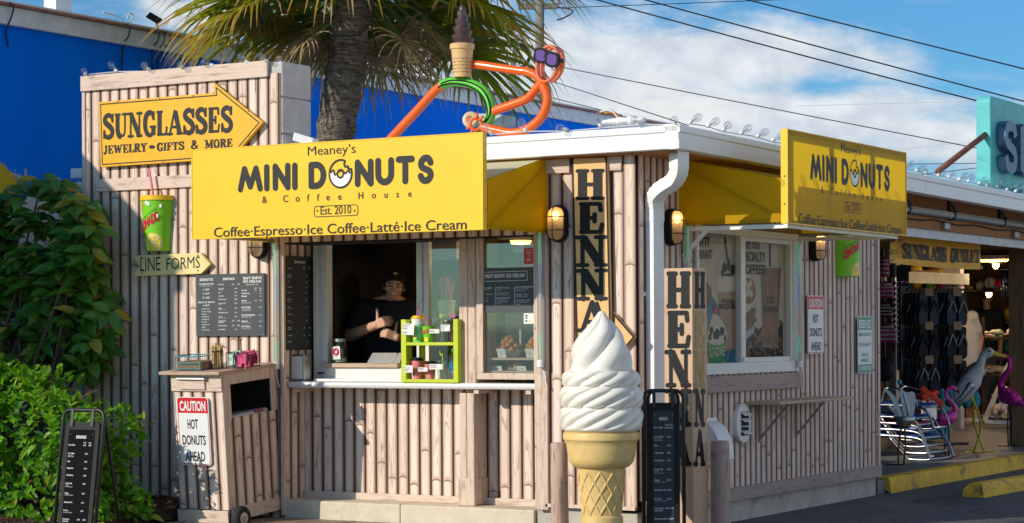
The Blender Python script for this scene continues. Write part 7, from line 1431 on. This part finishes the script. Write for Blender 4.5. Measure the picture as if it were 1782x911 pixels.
# lamps
def shop_lamp(name, label, c, kind, e=14):
    t = thing(name, label, 'lamp', c); c = Vector(c); m = MB()
    if kind: m.ellip(c, (.045, .045, .05), 12, 8); m.build('bulb', 'lamp_glow', t, True); m = MB(); m.lathe([(.03, .03), (.055, .09), (.09, .02)][::-1], c, 14, cap=False); m.build('lamp_shade', 'black_metal', t); m = MB(); m.tube([c+Z3*.09, Vector((c.x, c.y, 2.59))], .008, 5); m.build('cord', 'wire', t)
    else: m.box(c-Vector((.22, .08, .0)), c+Vector((.22, .08, .05))); m.build('housing', 'white_plastic', t); m = MB(); m.box(c-Vector((.20, .07, .025)), c+Vector((.20, .07, -.001))); m.build('tube', 'lamp_warm', t); m = MB(); m.tube([c+Z3*.05, Vector((c.x, c.y, 2.59))], .008, 5); m.build('hanger', 'black_metal', t)
    l = bpy.data.lights.new('lamp_light', 'POINT'); l.energy = e; l.color = (1., .68, .36); l.shadow_soft_size = .06; lo = bpy.data.objects.new('lamp_light', l); COL.objects.link(lo); lo.location = c-Z3*.10-BASE[t]; lo.parent = t
shop_lamp('strip_lamp', 'lit strip lamp under the shop ceiling right of the yellow banner', fr(1733, 452, 13.), 0, 22); shop_lamp('hanging_lamp', 'glowing hanging lamp below the strip lamp', fr(1733, 461.5, 14.5), 1, 16); shop_lamp('hanging_lamp', 'small glowing lamp above the head in the dark shop', fr(1721, 512, 17.), 1, 14); shop_lamp('hanging_lamp', 'glowing lamp seen beside the left white shop column', fr(1549, 540, 15.), 1, 10)
# banner
YA2, YB3 = 5.81, 8.41; BXX = -.40; m = MB(); n_ = 26; 
for i in range(n_+1):
    for j in range(7): y = YA2+(YB3-YA2)*i/n_; z = 2.0+.32*j/6-.012*math.sin(math.pi*i/n_); m.v.append(Vector((BXX+.006*math.sin(i*1.1+j*.6)+.004*math.sin(i*2.3-j), y, z)))
m.f = [(i*7+j, (i+1)*7+j, (i+1)*7+j+1, i*7+j+1) for i in range(n_) for j in range(6)]
t = thing('outlet_banner', 'yellow cloth banner reading sunglass outlet hung across the shop front', 'banner', (BXX, 7.1, 2.0)); m.build('cloth', 'banner_cloth', t, True)
U = lambda u, v: sd(u, v, BXX+.0125); m = MB(); sertext(m, 'SUNGLASS', U(1573, 449), U(1648, 456.5), (0, 0, .135), NS, .27, .10); sertext(m, 'OUTLET', U(1655, 456), U(1705.5, 458), (0, 0, .130), NS, .27, .10); m.build('lettering', 'black_vinyl', t)
m = MB(); sp = lambda u, v: (U(u, v).y, U(u, v).z); O = Vector((BXX+.0125, 0, 0)); c = sp(1556, 428)
def ell(rx, ry, a0, a1, k=16): return [(c[0]+rx*math.cos(rad(a0+(a1-a0)*i/k)), c[1]+ry*math.sin(rad(a0+(a1-a0)*i/k))) for i in range(k+1)]
m.strip(ell(.17, .075, -150, 150, 24), .006, O, Y3, Z3, NS); m.strip(ell(.10, .045, 200, 340), .006, O, Y3, Z3, NS); m.strip(ell(.12, .06, 200, 340), .004, O, Y3, Z3, NS)
for a in range(-120, 121, 30): m.strip([(c[0]+.18*math.cos(rad(a-9)), c[1]+.08*math.sin(rad(a-9))), (c[0]+.29*math.cos(rad(a)), c[1]+.125*math.sin(rad(a))), (c[0]+.18*math.cos(rad(a+9)), c[1]+.08*math.sin(rad(a+9)))], .005, O, Y3, Z3, NS)
m.poly([(c[0]-.10, c[1]+.02), (c[0]+.02, c[1]+.045), (c[0]+.06, c[1]+.08), (c[0]-.02, c[1]+.06)], O, Y3, Z3, NS); m.build('sun_drawing', 'black_vinyl', t)
for y, z in ((YA2+.03, 2.27), (YB3-.03, 2.27), (YA2+.03, 2.02), (YB3-.03, 2.02)): m = MB(); m.torus((BXX+.02, y, z), .014, .004, NS, 12, 5); m.build('eyelet', 'steel', t)
m = MB(); m.tube([(BXX, YA2+.03, 2.28), (-.09, YA2-.1, 2.40)], .004, 4); m.tube([(BXX, YB3-.03, 2.28), (-.09, YB3+.1, 2.40)], .004, 4); m.build('tie_cords', 'wire_white', t)
# teal sign on the roof
TX = .2; t = thing('teal_roof_sign', 'large turquoise roof sign with raised blue letters at the right edge', 'sign', (TX, 8.4, 2.65)); ya = sd(1724, 250, TX).y; m = MB(); q = rrect(3.4, .84, .06); m.prism([Vector((TX, ya+y, 2.745+z)) for y, z in q], NS, .14); m.build('board', 'teal_sign', t, bevel=.01)
def block_letter(strokes, y0, y1, z0, z1, wd):
    m = MB()
    for s_ in strokes: m.strip([(y0+(y1-y0)*a, z0+(z1-z0)*b) for a, b in s_], wd, Vector((TX+.09, 0, 0)), Y3, Z3, NS, cap=False)
    o = m.build('letter', 'blue_metal', t); s_ = o.modifiers.new('solid', 'SOLIDIFY'); s_.thickness = .085; s_.offset = -1
ys = sd(1749, 250, TX+.09).y; ye_ = sd(1770.5, 250, TX+.09).y; block_letter([sm([(1, .76), (.86, .96), (.5, 1.0), (.14, .94), (.0, .74), (.12, .58), (.5, .48), (.88, .38), (1, .22), (.86, .03), (.5, -.02), (.14, .04), (0, .26)])], ys+.05, ye_-.05, 2.93, 3.32, .10)
block_letter([[(0, -.06), (0, 1.06)], [(.05, 1), (.9, 1)], [(.05, .5), (.75, .5)], [(.05, 0), (.9, 0)]], ye_+.16, ye_+.58, 2.93, 3.32, .10)
m = MB(); m.tube([sd(1632, 299, .1), sd(1722, 229, .15)], .028, 10); m.build('brace', 'rust', t, True); m = MB(); m.bar(sd(1712, 318, .1), sd(1722, 311, .15), .05, .04); m.bar(sd(1714, 217, .1), sd(1722, 216, .15), .04, .03); m.build('bracket', 'rust', t)
# ---- sandal rack
RC = gd(1640, 775, FZ); RN = Vector((.66, -.75, 0)).normalized(); RR = Vector((.75, .66, 0)).normalized()
t = thing('sandal_rack', 'black metal display rack hung with flip flops in the shop entrance', 'rack', RC); m = MB(); m.bar(RC-RR*.46, RC-RR*.46+Z3*1.76, .06, .06, RR); m.bar(RC-RR*.48, RC+RR*.3, .05, .06); m.bar(RC-RN*.4, RC+RN*.25, .05, .06); m.build('frame', 'black_metal', t)
rows_z = [1.70, 1.33, .96]
for z in rows_z:
    m = MB(); m.bar(RC-RR*.46+Z3*(z+.02), RC+RR*.28+Z3*(z+.02), .03, .03)
    for c in (-.24, .09): m.tube([RC+RR*c+Z3*(z+.02)-RN*.02, RC+RR*c+Z3*(z+.035)+RN*.24], .006, 6)
    m.build('peg_rail', 'black_metal', t)
def sandals(strap, sole='sandal_black'):
    t = thing('flip_flops', 'pair', 'flip flops', (0, 0, 0), 'flip flops on the rack')
    for s_ in (-1, 1):
        m = MB(); q = sm([(-.032, -.13), (0, -.145), (.034, -.13), (.036, -.05), (.046, .06), (.040, .12), (.005, .145), (-.036, .12), (-.042, .05), (-.034, -.05), (-.032, -.13)], 4)[:-1]; m.prism([Vector((s_*(x+.052), 0, -y-.16)) for x, y in q], NF, .022); so_ = m.build('sole', sole, t, bevel=.004)
        m = MB(); c = s_*.052
        for e in (-1, 1): m.tube([Vector((c, -.004, -.055-.03)), Vector((c+e*.022, -.028, -.13)), Vector((c+e*.042, -.006, -.19))], [.010, .007], 6, smooth=4)
        m.build('strap', strap, so_, True)
    m = MB(); m.prism([Vector((x-.04, -.012, z-.045)) for x, z in rrect(.08, .075, .02)], NF, .002); m.build('tag_card', 'card_brown', t); m = MB(); m.torus((0, -.004, .03), .012, .003, NF, 10, 5); m.build('hook', 'black_plastic', t)
    return t
protos = [sandals('sandal_navy', 'sandal_navy'), sandals('strap_grey', 'sandal_navy'), sandals('sandal_black'), sandals('strap_grey')]
used = set(); ang = math.atan2(RN.x, -RN.y); ordw = ('front', 'second', 'third', 'fourth', 'rearmost'); k = 0
for r, z in enumerate(rows_z):
    for c, cx_ in enumerate((-.24, .09)):
        for d in range(5):
            pi = [0, 1, 2, 3, 3, 2][r*2+c] if d == 0 else (2, 0, 2, 3)[(d+r+c) % 4]; o = protos[pi] if pi not in used else dup(protos[pi]); used.add(pi)
            o.scale = (1.22, 1.1, 1.25); o.location = RC+RR*(cx_-.03*d)+Z3*(z)+RN*(.22-.045*d); o.rotation_euler = (0, 0, ang); o['label'] = '%s flip flops pair on the %s peg of the %s sandal rack rail' % (ordw[d], ('left', 'right')[c], ('top', 'middle', 'bottom')[r])
# low hanging water shoes and blue flip flops
for i in range(5):
    t = thing('water_shoes', '', 'shoes', (0, 0, 0), 'teal water shoes on the low rail'); q = RC+RR*(-.10+.10*i)+RN*.22+Z3*(.60-.01*i); t.location = q; BASE[t] = q; t['label'] = ('leftmost', 'second from left', 'middle', 'second from right', 'rightmost and brightest')[i]+' pair of teal water shoes hanging under the sandal rack'
    m = MB(); m.ellip(q-Z3*.06, (.055, .045, .10), 12, 9); m.build('upper', 'sandal_teal' if i < 4 else 'sandal_cyan', t, True); m = MB(); m.ellip(q-Z3*.06-RN*.03, (.058, .02, .105), 12, 9); m.build('sole', 'black_plastic', t, True)
q = gd(1650, 775, FZ); o = dup(protos[3], (q.x+.25, q.y-1.0, .60), ang, 'bright blue pair of flip flops hanging low beside the pink flamingo'); o['group'] = 'flip flops on the rack'
def recolor(o, mt):
    for ch in [x for x in bpy.data.objects if x.parent == o]:
        if ch.name.startswith(('sole', 'strap')): ch.data = ch.data.copy(); ch.data.materials[0] = M[mt]; recolor(ch, mt)
recolor(o, 'sandal_cyan'); o = dup(protos[3], (q.x-.28, q.y-1.05, .62), ang, 'dark green pair of flip flops hanging low behind the chair stack'); recolor(o, 'trouser')
# ---- chairs
def chair(i, dx, z, sl):
    t = thing('folding_chair', '', 'folding chair', (0, 0, 0), 'folding chairs in the stack'); R_ = .0115
    for y in (0, .52):
        m = MB(); m.tube([Vector((-.62, y, .20)), Vector((-.2, y, .19)), Vector((-.02, y, .17)), Vector((.05, y, .12)), Vector((.10, y, -.0)), Vector((.08, y, -.03)), Vector((-.10, y, -.03)), Vector((-.15, y, .0)), Vector((-.34, y, .19))], R_, 8, smooth=4); m.build('side_frame', 'chrome', t, True)
        m = MB(); m.tube([Vector((-.42, y, .20)), Vector((-.38, y, .34)), Vector((-.30, y, .36)), Vector((-.12, y, .30)), Vector((-.05, y, .17))], R_, 8, smooth=4); m.build('arm_rest', 'chrome', t, True) if i == 4 else None
    m = MB(); m.tube([(.08, 0, -.03), (.08, .52, -.03)], R_, 8); m.tube([(-.1, 0, -.03), (-.1, .52, -.03)], R_, 8); m.tube([(-.02, 0, .172), (-.02, .52, .172)], R_, 8); m.build('cross_bars', 'chrome', t)
    m = MB(); pts = [(-.60, .205), (-.45, .19), (-.3, .18), (-.15, .178), (-.02, .18)]; 
    for x, zz in pts: m.v += [Vector((x, .01, zz)), Vector((x, .26, zz-.02)), Vector((x, .51, zz))]
    m.f = [(j*3+k, j*3+k+1, j*3+4+k, j*3+3+k) for j in range(4) for k in range(2)]; o = m.build('sling', sl, t, True); s_ = o.modifiers.new('solid', 'SOLIDIFY'); s_.thickness = .028
    t['label'] = ('lowest blue chair of the stacked folding chairs', 'second chair up in the stacked folding chairs', 'red sling chair in the middle of the chair stack', 'second chair from the top of the chair stack', 'topmost blue chair with arm rests on the chair stack')[i]; return t
cb_ = gd(1612, 803, FZ)
for i in range(5): t = chair(i, 0, 0, ('sling_blue', 'sling_blue', 'sling_red', 'sling_blue', 'sling_blue')[i]); t.location = (cb_.x-.06-.03*i+(.12 if i == 4 else 0), cb_.y+.02*i, FZ+.045+.062*i+(.05 if i == 4 else 0)); t.rotation_euler = (0, 0, rad(-6+2*i))
RR0, RN0 = RR, RN
# ---- birds
def legs(t, base, top, mt, gap, plate=True):
    for s_ in (-1, 1): m = MB(); m.tube([top+Vector((0, s_*gap*.4, 0)), (top+base)/2+Vector((.01*s_, s_*gap*.8, 0)), base+Vector((0, s_*gap, 0))], .009, 7, smooth=3); m.build('leg', mt, t, True)
    if plate: m = MB(); m.obox(base+Z3*.006, (.09, 0, 0), (0, gap+.10, 0), (0, 0, .005)); m.build('base_plate', 'black_metal', t)
def flamingo(label, base, k, fw=None):
    RR = fw or RR0; RN = Z3.cross(RR) if fw else RN0
    t = thing('flamingo', label, 'garden bird', base, 'pink metal flamingos'); b = Vector(base); P = lambda x, z, y=0: b+RR*(x*k)+Z3*(z*k)+RN*(y*k); m = MB()
    m.tube([P(-.16, .38), P(-.08, .42), P(.0, .46), P(.07, .47), P(.12, .45)], [.012, .055, .085, .08, .03], 14, smooth=4) if 0 else None
    for a, c, ra, rb in ((P(-.19, .38), P(-.08, .43), .015*k, .05*k), (P(-.08, .43), P(.03, .47), .06*k, .085*k), (P(.03, .47), P(.08, .50), .085*k, .055*k)): capsule(m, a, c, ra, rb)
    nk_ = catmull([P(.08, .50), P(.11, .58), P(.06, .66), P(.0, .72), P(.0, .80), P(.06, .84), P(.11, .81)], 6)
    for i in range(len(nk_)-1): r = (.042-.018*min(1, i/(len(nk_)*.5)))*k; capsule(m, nk_[i], nk_[i+1], r, r, 8)
    capsule(m, P(.07, .84), P(.11, .82), .03*k, .025*k); body = remesh(m, 'body', 'pink_flamingo', t, .009, 5); m = MB(); m.tube([P(.12, .81), P(.155, .78), P(.15, .745)], [.018*k, .006*k], 8, smooth=3); m.build('beak', 'black_plastic', t, True)
    m = MB(); m.ellip(P(-.04, .47, .06), (.10*k, .03*k, .05*k), 12, 8, Matrix.Rotation(math.atan2(RR.y, RR.x), 3, 'Z')); m.build('wing', 'pink_flamingo', t, True); legs(t, b, P(0, .42), 'black_metal', .045)
q = gd(1648, 795, FZ); flamingo('smaller pink flamingo standing among the low flip flops', q, .83); q = gd(1757, 776, FZ); flamingo('taller pink flamingo standing by the brown shop post', q, 1.17, (RR*-.35-RN*.94).normalized())
q = gd(1700, 788, FZ); t = thing('pelican_statue', 'grey white pelican statue with yellow beak and yellow legs', 'statue', q); K = 1.; P = lambda u, v, d=0: far(u, v, 22.1+d); m = MB()
for a, c, ra, rb in ((P(1666, 708), P(1673, 694), .02, .08), (P(1673, 694), P(1690, 672), .095, .105), (P(1690, 672), P(1700, 655), .105, .075), (P(1700, 655), P(1707, 638), .062, .048), (P(1707, 638), P(1712, 626), .046, .043), (P(1712, 626), P(1721, 622), .045, .052)): capsule(m, a, c, ra, rb)
remesh(m, 'body', 'bird_grey', t, .012, 4); m = MB(); m.tube([P(1724, 622), P(1738, 627), P(1752, 630)], [.034, .008], 10, smooth=4); m.build('beak', 'beak', t, True); m = MB(); m.ellip(P(1722, 620, -.05), (.011, .011, .011), 8, 6); m.build('eye', 'eye', t)
m = MB(); capsule(m, P(1671, 703, -.07), P(1688, 680, -.07), .03, .05); m.build('wing', 'galv_wing', t, True); m = MB(); m.tube([P(1686, 692), Vector((q.x+.05, q.y, FZ+.3)), Vector((q.x-.02, q.y-.05, FZ))], .012, 7, smooth=3); m.build('leg', 'leg_yellow', t, True); m = MB(); m.tube([P(1692, 688), Vector((q.x-.04, q.y+.05, FZ+.3)), Vector((q.x+.05, q.y+.1, FZ))], .012, 7, smooth=3); m.build('leg', 'leg_yellow', t, True); m = MB(); m.bar(q+Vector((-.1, -.1, .01)), q+Vector((.12, .2, .01)), .05, .015); m.build('foot_bar', 'leg_yellow', t)
q = gd(1568, 808, FZ); t = thing('metal_bird', 'grey sheet metal bird with raised wings on thin orange legs', 'garden bird', q); P = lambda u, v, d=0: far(u, v, 19.15+d)
m = MB(); m.lathe([(.001, -.09), (.05, -.085), (.085, -.05), (.095, 0), (.09, 0), (.08, -.04), (.001, -.07)], P(1573, 732), 20, cap=False); m.build('body', 'galv_wing', t, True)
def sheet_(name, pts, n, mt='galv_wing'): m = MB(); m.prism(catmull(pts, 5, True), n, .006); m.build(name, mt, t)
vn = Vector((ST*.9, -CT, .1)); sheet_('wing', [P(1537, 682), P(1550, 690), P(1562, 706), P(1569, 728), P(1567, 733), P(1557, 734), P(1556, 716), P(1548, 698)], vn); sheet_('wing', [P(1566, 683), P(1576, 690), P(1590, 690), P(1592, 708), P(1588, 732), P(1574, 733), P(1568, 710)], vn)
m = MB(); 
for i in range(6): m.prism([P(1546+i*1.8, 716-abs(i-2)*.6), P(1549+i*1.5, 716), P(1564, 732), P(1561, 734)], vn, .003)
m.build('tail_feathers', 'white_plastic', t); m = MB(); m.tube([P(1572, 692), P(1578, 712), P(1581, 731)], [.012, .016], 8); m.build('neck', 'white_plastic', t, True); m = MB(); m.ellip(P(1565, 672), (.02, .02, .025), 10, 8); m.tube([P(1566, 673), P(1574, 682)], [.012, .004], 6); m.build('head', 'sandal_teal', t, True); legs(t, Vector(q), P(1571, 744), 'leg_orange', .075)
# ---- other goods
def gobj(name, mt, label, cat, group, fn, smooth=False, bevel=0): m = MB(); fn(m); o = m.build(name, mt, None, smooth, bevel); tag(o, label, cat, group); return o
P = lambda u, v, Y: far(u, v, Y)
gobj('beach_toy', 'towel_orange', 'bright orange plastic toy lying on goods above the chair stack', 'toy', None, lambda m: (m.bar(P(1602, 682, 21.3), P(1640, 712, 21.3), .03, .05), m.bar(P(1598, 700, 21.3), P(1628, 690, 21.4), .10, .04), m.bar(P(1604, 695, 21.2), P(1616, 707, 21.2), .03, .04)), bevel=.006)
t = thing('white_cartons', 'white printed cartons stacked behind the chairs', 'cartons', P(1606, 735, 22)); m = MB(); a = P(1592, 738, 22); m.obox(P(1599, 718, 22.2), RR*.12, RN*.06, Z3*.13); m.obox(P(1615, 716, 22.0), RR*.07, RN*.05, Z3*.15); m.build('cartons', 'paper_bag', t, bevel=.004); m = MB(); m.obox(P(1596, 722, 22.13), RR*.10, RN*.002, Z3*.03); m.build('red_print', 'sling_red', t)
for i, (u, v, w_, h, mm, lab) in enumerate(((1540, 470, .05, .20, 'knit_pink', 'narrow pink striped knit hat hanging highest beside the stand wall'), (1541, 510, .09, .17, 'knit_pink', 'pink knit hat with emblem hanging beside the stand wall'), (1540, 545, .07, .15, 'knit_dark', 'dark red knit hat hanging between pink ones'), (1542, 585, .11, .19, 'knit_pink', 'lowest and widest pink striped knit hat beside the stand wall'))):
    c = P(u, v, 24.); t = thing('knit_hat', lab, 'knit hat', c, 'knit hats hanging by the stand wall'); m = MB(); m.lathe([(w_, -h*.6), (w_*1.02, -h*.3), (w_*.95, 0), (w_*.6, h*.35), (w_*.2, h*.5), (.001, h*.52)], c, 18, cap=False); m.build('hat', mm, t, True); m = MB()
    for z in (-.45, -.2, .05, .25): m.lathe([(w_*(1.03 if z < .1 else .8), h*z), (w_*(1.03 if z < .1 else .76), h*(z+.1))], c, 18, cap=False)
    m.build('stripes', 'knit_white', t, True); m = MB()
    for s_ in (-1, 1): m.tube([c+RR*(s_*w_*.8)-Z3*h*.55, c+RR*(s_*w_*.9)-Z3*(h*.55+.12)], .012, 6)
    m.build('tassels', 'knit_dark', t)
gobj('hat_rail', 'black_metal', 'thin black rail the knit hats hang from', 'rail', None, lambda m: m.tube([P(1538, 440, 24.1), P(1540, 700, 24.1)], .012, 6))
gobj('beach_bag', 'black_plastic', 'black bag hanging below the knit hats', 'bag', None, lambda m: (m.ellip(P(1539, 650, 22), (.10, .06, .13), 12, 9), m.torus(P(1541, 634, 22), .07, .008, RN, 16, 6)), True)
t = thing('sunglasses_rack', 'grey rack with rows of sunglasses left of the sandal rack', 'rack', P(1562, 600, 25.5)); m = MB(); m.bar(P(1556, 600, 25.5), P(1556, 490, 25.5), .05, .05, X3); m.build('white_tube', 'white_plastic', t); m = MB(); m.obox(P(1565, 560, 25.6), RR*.12, RN*.01, Z3*.62); m.build('panel', 'interior_dark', t)
gp = None
for i in range(24):
    r, c = divmod(i, 2); q = P(1561+c*9, 500+r*9.5, 25.45)
    if gp is None:
        gp = thing('sunglasses', '', 'sunglasses', q, 'sunglasses on the grey rack'); m = MB()
        for s_ in (-.034, .034): m.ellip(q+RR*s_, (.028, .012, .02), 10, 22)
        m.build('lenses', 'purple_lens', gp, True); m = MB(); m.bar(q-RR*.065+Z3*.015, q+RR*.065+Z3*.015, .006, .006); m.build('frame', 'chrome', gp); o = gp
    else: o = dup(gp, q)
    o['label'] = 'pair of sunglasses, %s row from the top, %s side of the grey rack' % (('first', 'second', 'third', 'fourth', 'fifth', 'sixth', 'seventh', 'eighth', 'ninth', 'tenth', 'eleventh', 'bottom')[r], ('left', 'right')[c])
t = thing('wind_chime', 'wind chime of silver tubes hanging by the brown shop post', 'wind chime', P(1752, 500, 25)); m = MB()
for i, (u, v) in enumerate(((1745, 527), (1750, 518), (1754, 524), (1759, 520))): k = MB(); k.tube([P(u, 480, 25+.05*(i % 2)), P(u, v, 25+.05*(i % 2))], .016, 10); k.build('chime_tube', 'chrome', t, True)
m.lathe([(.10, 0), (.10, .02)], P(1752, 478, 25), 16); m.tube([P(1752, 476, 25), P(1752, 440, 25)], .006, 5); m.ellip(P(1752, 504, 25), (.03, .03, .02), 10, 22); m.build('hanger', 'black_metal', t)
t = thing('shell_strand', 'strand of teal shells hanging beside the wind chime', 'hanging strand', P(1758, 530, 24.8)); m = MB()
for i in range(22): m.ellip(P(1758+random.uniform(-1.5, 1.5), 465+i*7, 24.8), (.02, .02, .022), 7, 5)
m.build('shells', 'sandal_teal', t); m = MB(); m.tube([P(1758, 440, 24.8), P(1758, 615, 24.8)], .004, 4); m.build('cord', 'wire', t)
t = thing('shell_stand', 'white triangular display stand with shells and driftwood', 'stand', gd(1740, 745, FZ)); Y_ = 28.; m = MB(); r = .03
for a, b in (((1712, 742), (1757, 640)), ((1712, 742), (1776, 746)), ((1776, 746), (1757, 640)), ((1724, 716), (1768, 716))): m.bar(P(*a, Y_), P(*b, Y_), .05, .05, RN)
m.build('frame', 'white_paint', t); m = MB(); m.obox(P(1746, 733, Y_+.15), RR*.24, RN*.16, Z3*.012); m.build('tray', 'white_paint', t)
m = MB(); random.seed(9)
for i in range(34): m.ellip(P(random.uniform(1727, 1766), random.uniform(716, 736), Y_-.1+random.uniform(0, .3)), (random.uniform(.03, .07), .04, random.uniform(.02, .05)), 8, 6)
o = m.build('shells', 'shell', t); o['kind'] = 'stuff'; m = MB()
for i in range(9): a = P(random.uniform(1728, 1755), 724, Y_); m.tube([a, a+Vector((random.uniform(-.08, .08), random.uniform(-.1, .1), random.uniform(.12, .3)))], [.025, .012], 7)
m.build('coral_sticks', 'coral', t)
t = thing('shell_table', 'dim table heaped with shells and gifts behind the pelican', 'table', P(1752, 640, 30)); m = MB(); 
for v in (598, 660): m.obox(P(1750, v, 30.5), RR*.38, RN*.35, Z3*.015)
for s_ in (-1, 1): m.bar(P(1750+s_*40, 735, 30.5), P(1750+s_*40, 560, 30.5), .05, .05, RR)
m.build('shelves', 'dark_wood', t); m = MB(); m2 = MB()
for i in range(60): (m if i % 2 else m2).ellip(P(random.uniform(1708, 1778), random.choice((594, 656))+random.uniform(-8, 3), 30.2+random.uniform(0, .5)), (random.uniform(.03, .08), .05, random.uniform(.02, .05)), 7, 5)
o = m.build('shells', 'shell', t); o['kind'] = 'stuff'; o = m2.build('gifts', 'packet_green', t); o['kind'] = 'stuff'
for i, (u, v, rr_, mm, lab) in enumerate(((1598, 478, .13, 'lemon_yellow', 'round yellow lampshade hanging in the window behind the sandals'), (1628, 482, .17, 'leg_orange', 'orange shell wreath hanging beside the white column'), (1560, 475, .12, 'post_wood', 'brown basket hanging in the window near the left column'))):
    gobj(('paper_lantern', 'shell_wreath', 'hanging_basket')[i], mm, lab, 'hanging decoration', None, lambda m: [m.ellip(P(u+random.uniform(-5, 5), v+random.uniform(-4, 4), 31), (rr_*.6, rr_*.6, rr_*.5), 10, 8) for _ in range(7)], True)
m = MB(); m.obox(P(1606, 487, 30.5), RR*.17, RN*.01, Z3*.07); t = thing('life_sign', 'small dim board sign reading life among the goods', 'sign', P(1606, 487, 30.5)); m.build('board', 'card_brown', t); m = MB(); c = P(1606, 489, 30.45); tline(m, 'life', c+RN*.012, RR, Z3, RN, 0, -.02, .05, 'c', .02); m.build('lettering', 'black_vinyl', t)
gobj('goods_counter', 'dark_wood', 'long dark counter of small goods behind the sandal rack', 'counter', None, lambda m: m.obox(P(1605, 690, 31), RR*.75, RN*.3, Z3*.5), bevel=.01)
# ---- shoppers
def shopper(label, Y, head, sho, hip, feet, face, shirt, legs_, short, arm=None, cap=None):
    c = P(*feet[0], Y); c.z = FZ; t = thing('person', label, 'person', c); G = lambda q, d=0: P(q[0], q[1], Y+d); m = MB(); hc = G(head); f = Vector(face).normalized(); head_parts(m, hc, f, Vector((0, 0, 1)), 1.0)
    s0, s1 = G(sho[0], .12), G(sho[1], -.12); h = G(hip); nk_ = (s0+s1)/2; capsule(m, nk_, hc-Z3*.04, .06, .055); capsule(m, s0, s1, .075, .075); capsule(m, nk_-Z3*.08, h+Z3*.12, .15, .13); capsule(m, h-X3*.05, h+X3*.05, .13, .13)
    kn = []
    for i, s_ in enumerate((-.08, .08)):
        ft = P(*feet[i], Y+s_*1.2); ft.z = FZ+.05; k = (h+ft)/2+Vector((.02, -.03, 0)); capsule(m, h+Vector((s_, 0, -.05)), k, .095, .062); capsule(m, k, ft+Z3*.03, .058, .042); capsule(m, ft, ft+f*.14, .042, .034); kn.append((h+Vector((s_, 0, -.05)), k, ft))
    ar = []
    for s_, pth in ((s0, arm[0]), (s1, arm[1])):
        e, w_ = G(pth[0]), G(pth[1]); capsule(m, s_, e, .055, .045); capsule(m, e, w_, .043, .03); d = (w_-e).normalized(); hand(m, w_, d, Vector((.5, -.8, 0.1)), 1, .5, False); ar.append((s_, e))
    remesh(m, 'body', 'skin', t, .012, 3); m = MB(); capsule(m, s0, s1, .088, .088); capsule(m, nk_-Z3*.08, h+Z3*.08, .165, .15)
    for s_, e in ar: capsule(m, s_, s_+(e-s_)*.6, .072, .068)
    remesh(m, 'shirt', shirt, t, .014, 4); m = MB(); capsule(m, h-X3*.05+Z3*.04, h+X3*.05+Z3*.04, .145, .145)
    for a, k, ft in kn: capsule(m, a, k if short else k, .108, .082); (None if short else capsule(m, k, ft+Z3*.05, .075, .06))
    remesh(m, 'trousers', legs_, t, .014, 4); m = MB(); m.ellip(hc+Vector((0, 0, .035))-f*.02, (.085, .085, .082), 14, 10); m.build('hair', 'hair', t, True)
    m = MB()
    for a, k, ft in kn: capsule(m, ft-Z3*.005, ft+f*.15-Z3*.01, .05, .04)
    m.build('shoes', 'white_plastic' if short else 'black_plastic', t, True); return t
shopper('person in white shirt and dark shorts leaning behind the sandal rack', 29.4, (1668, 541), ((1676, 561), (1692, 560)), (1683, 655), ((1697, 732), (1686, 730)), (-.6, .4, -.2), 'shirt_white', 'shorts', True, (((1672, 600), (1668, 625)), ((1707, 598), (1702, 632))))
shopper('person in dark shirt facing away deep inside the shop', 33., (1718, 527), ((1700, 555), (1737, 556)), (1719, 640), ((1712, 722), (1727, 722)), (-.3, .95, 0), 'shirt_navy', 'trouser', False, (((1694, 595), (1697, 630)), ((1742, 595), (1740, 630))))
# ---- parking stop
a, b = gd(1689, 866, 0), gd(1792, 848, 0); a = Vector((.80, 4.50, 0)); d = Vector((.045, 1., 0)).normalized(); 
m = MB(); s_ = d.cross(Z3); pr = ((-.10, 0), (-.085, .07), (-.05, .115), (.05, .115), (.085, .07), (.10, 0)); L_ = 1.8; o = m.add([a+s_*x+Z3*z+d*(0 if z < .1 else .07) for x, z in pr]+[a+s_*x+Z3*z+d*(L_ if z < .1 else L_-.07) for x, z in pr], []); n_ = 6; m.f += [(i, n_+i, n_+i+1, i+1) for i in range(5)]+[tuple(range(6)), tuple(range(6, 12))[::-1]]; o = m.build('parking_stop', 'kerb_yellow', None, bevel=.012); tag(o, 'chipped yellow concrete parking stop on the asphalt at the right', 'parking stop')
for o in list(bpy.data.objects):
    if o.type == 'MESH':
        if o.data.polygons and o.name.startswith('asphalt'): pass
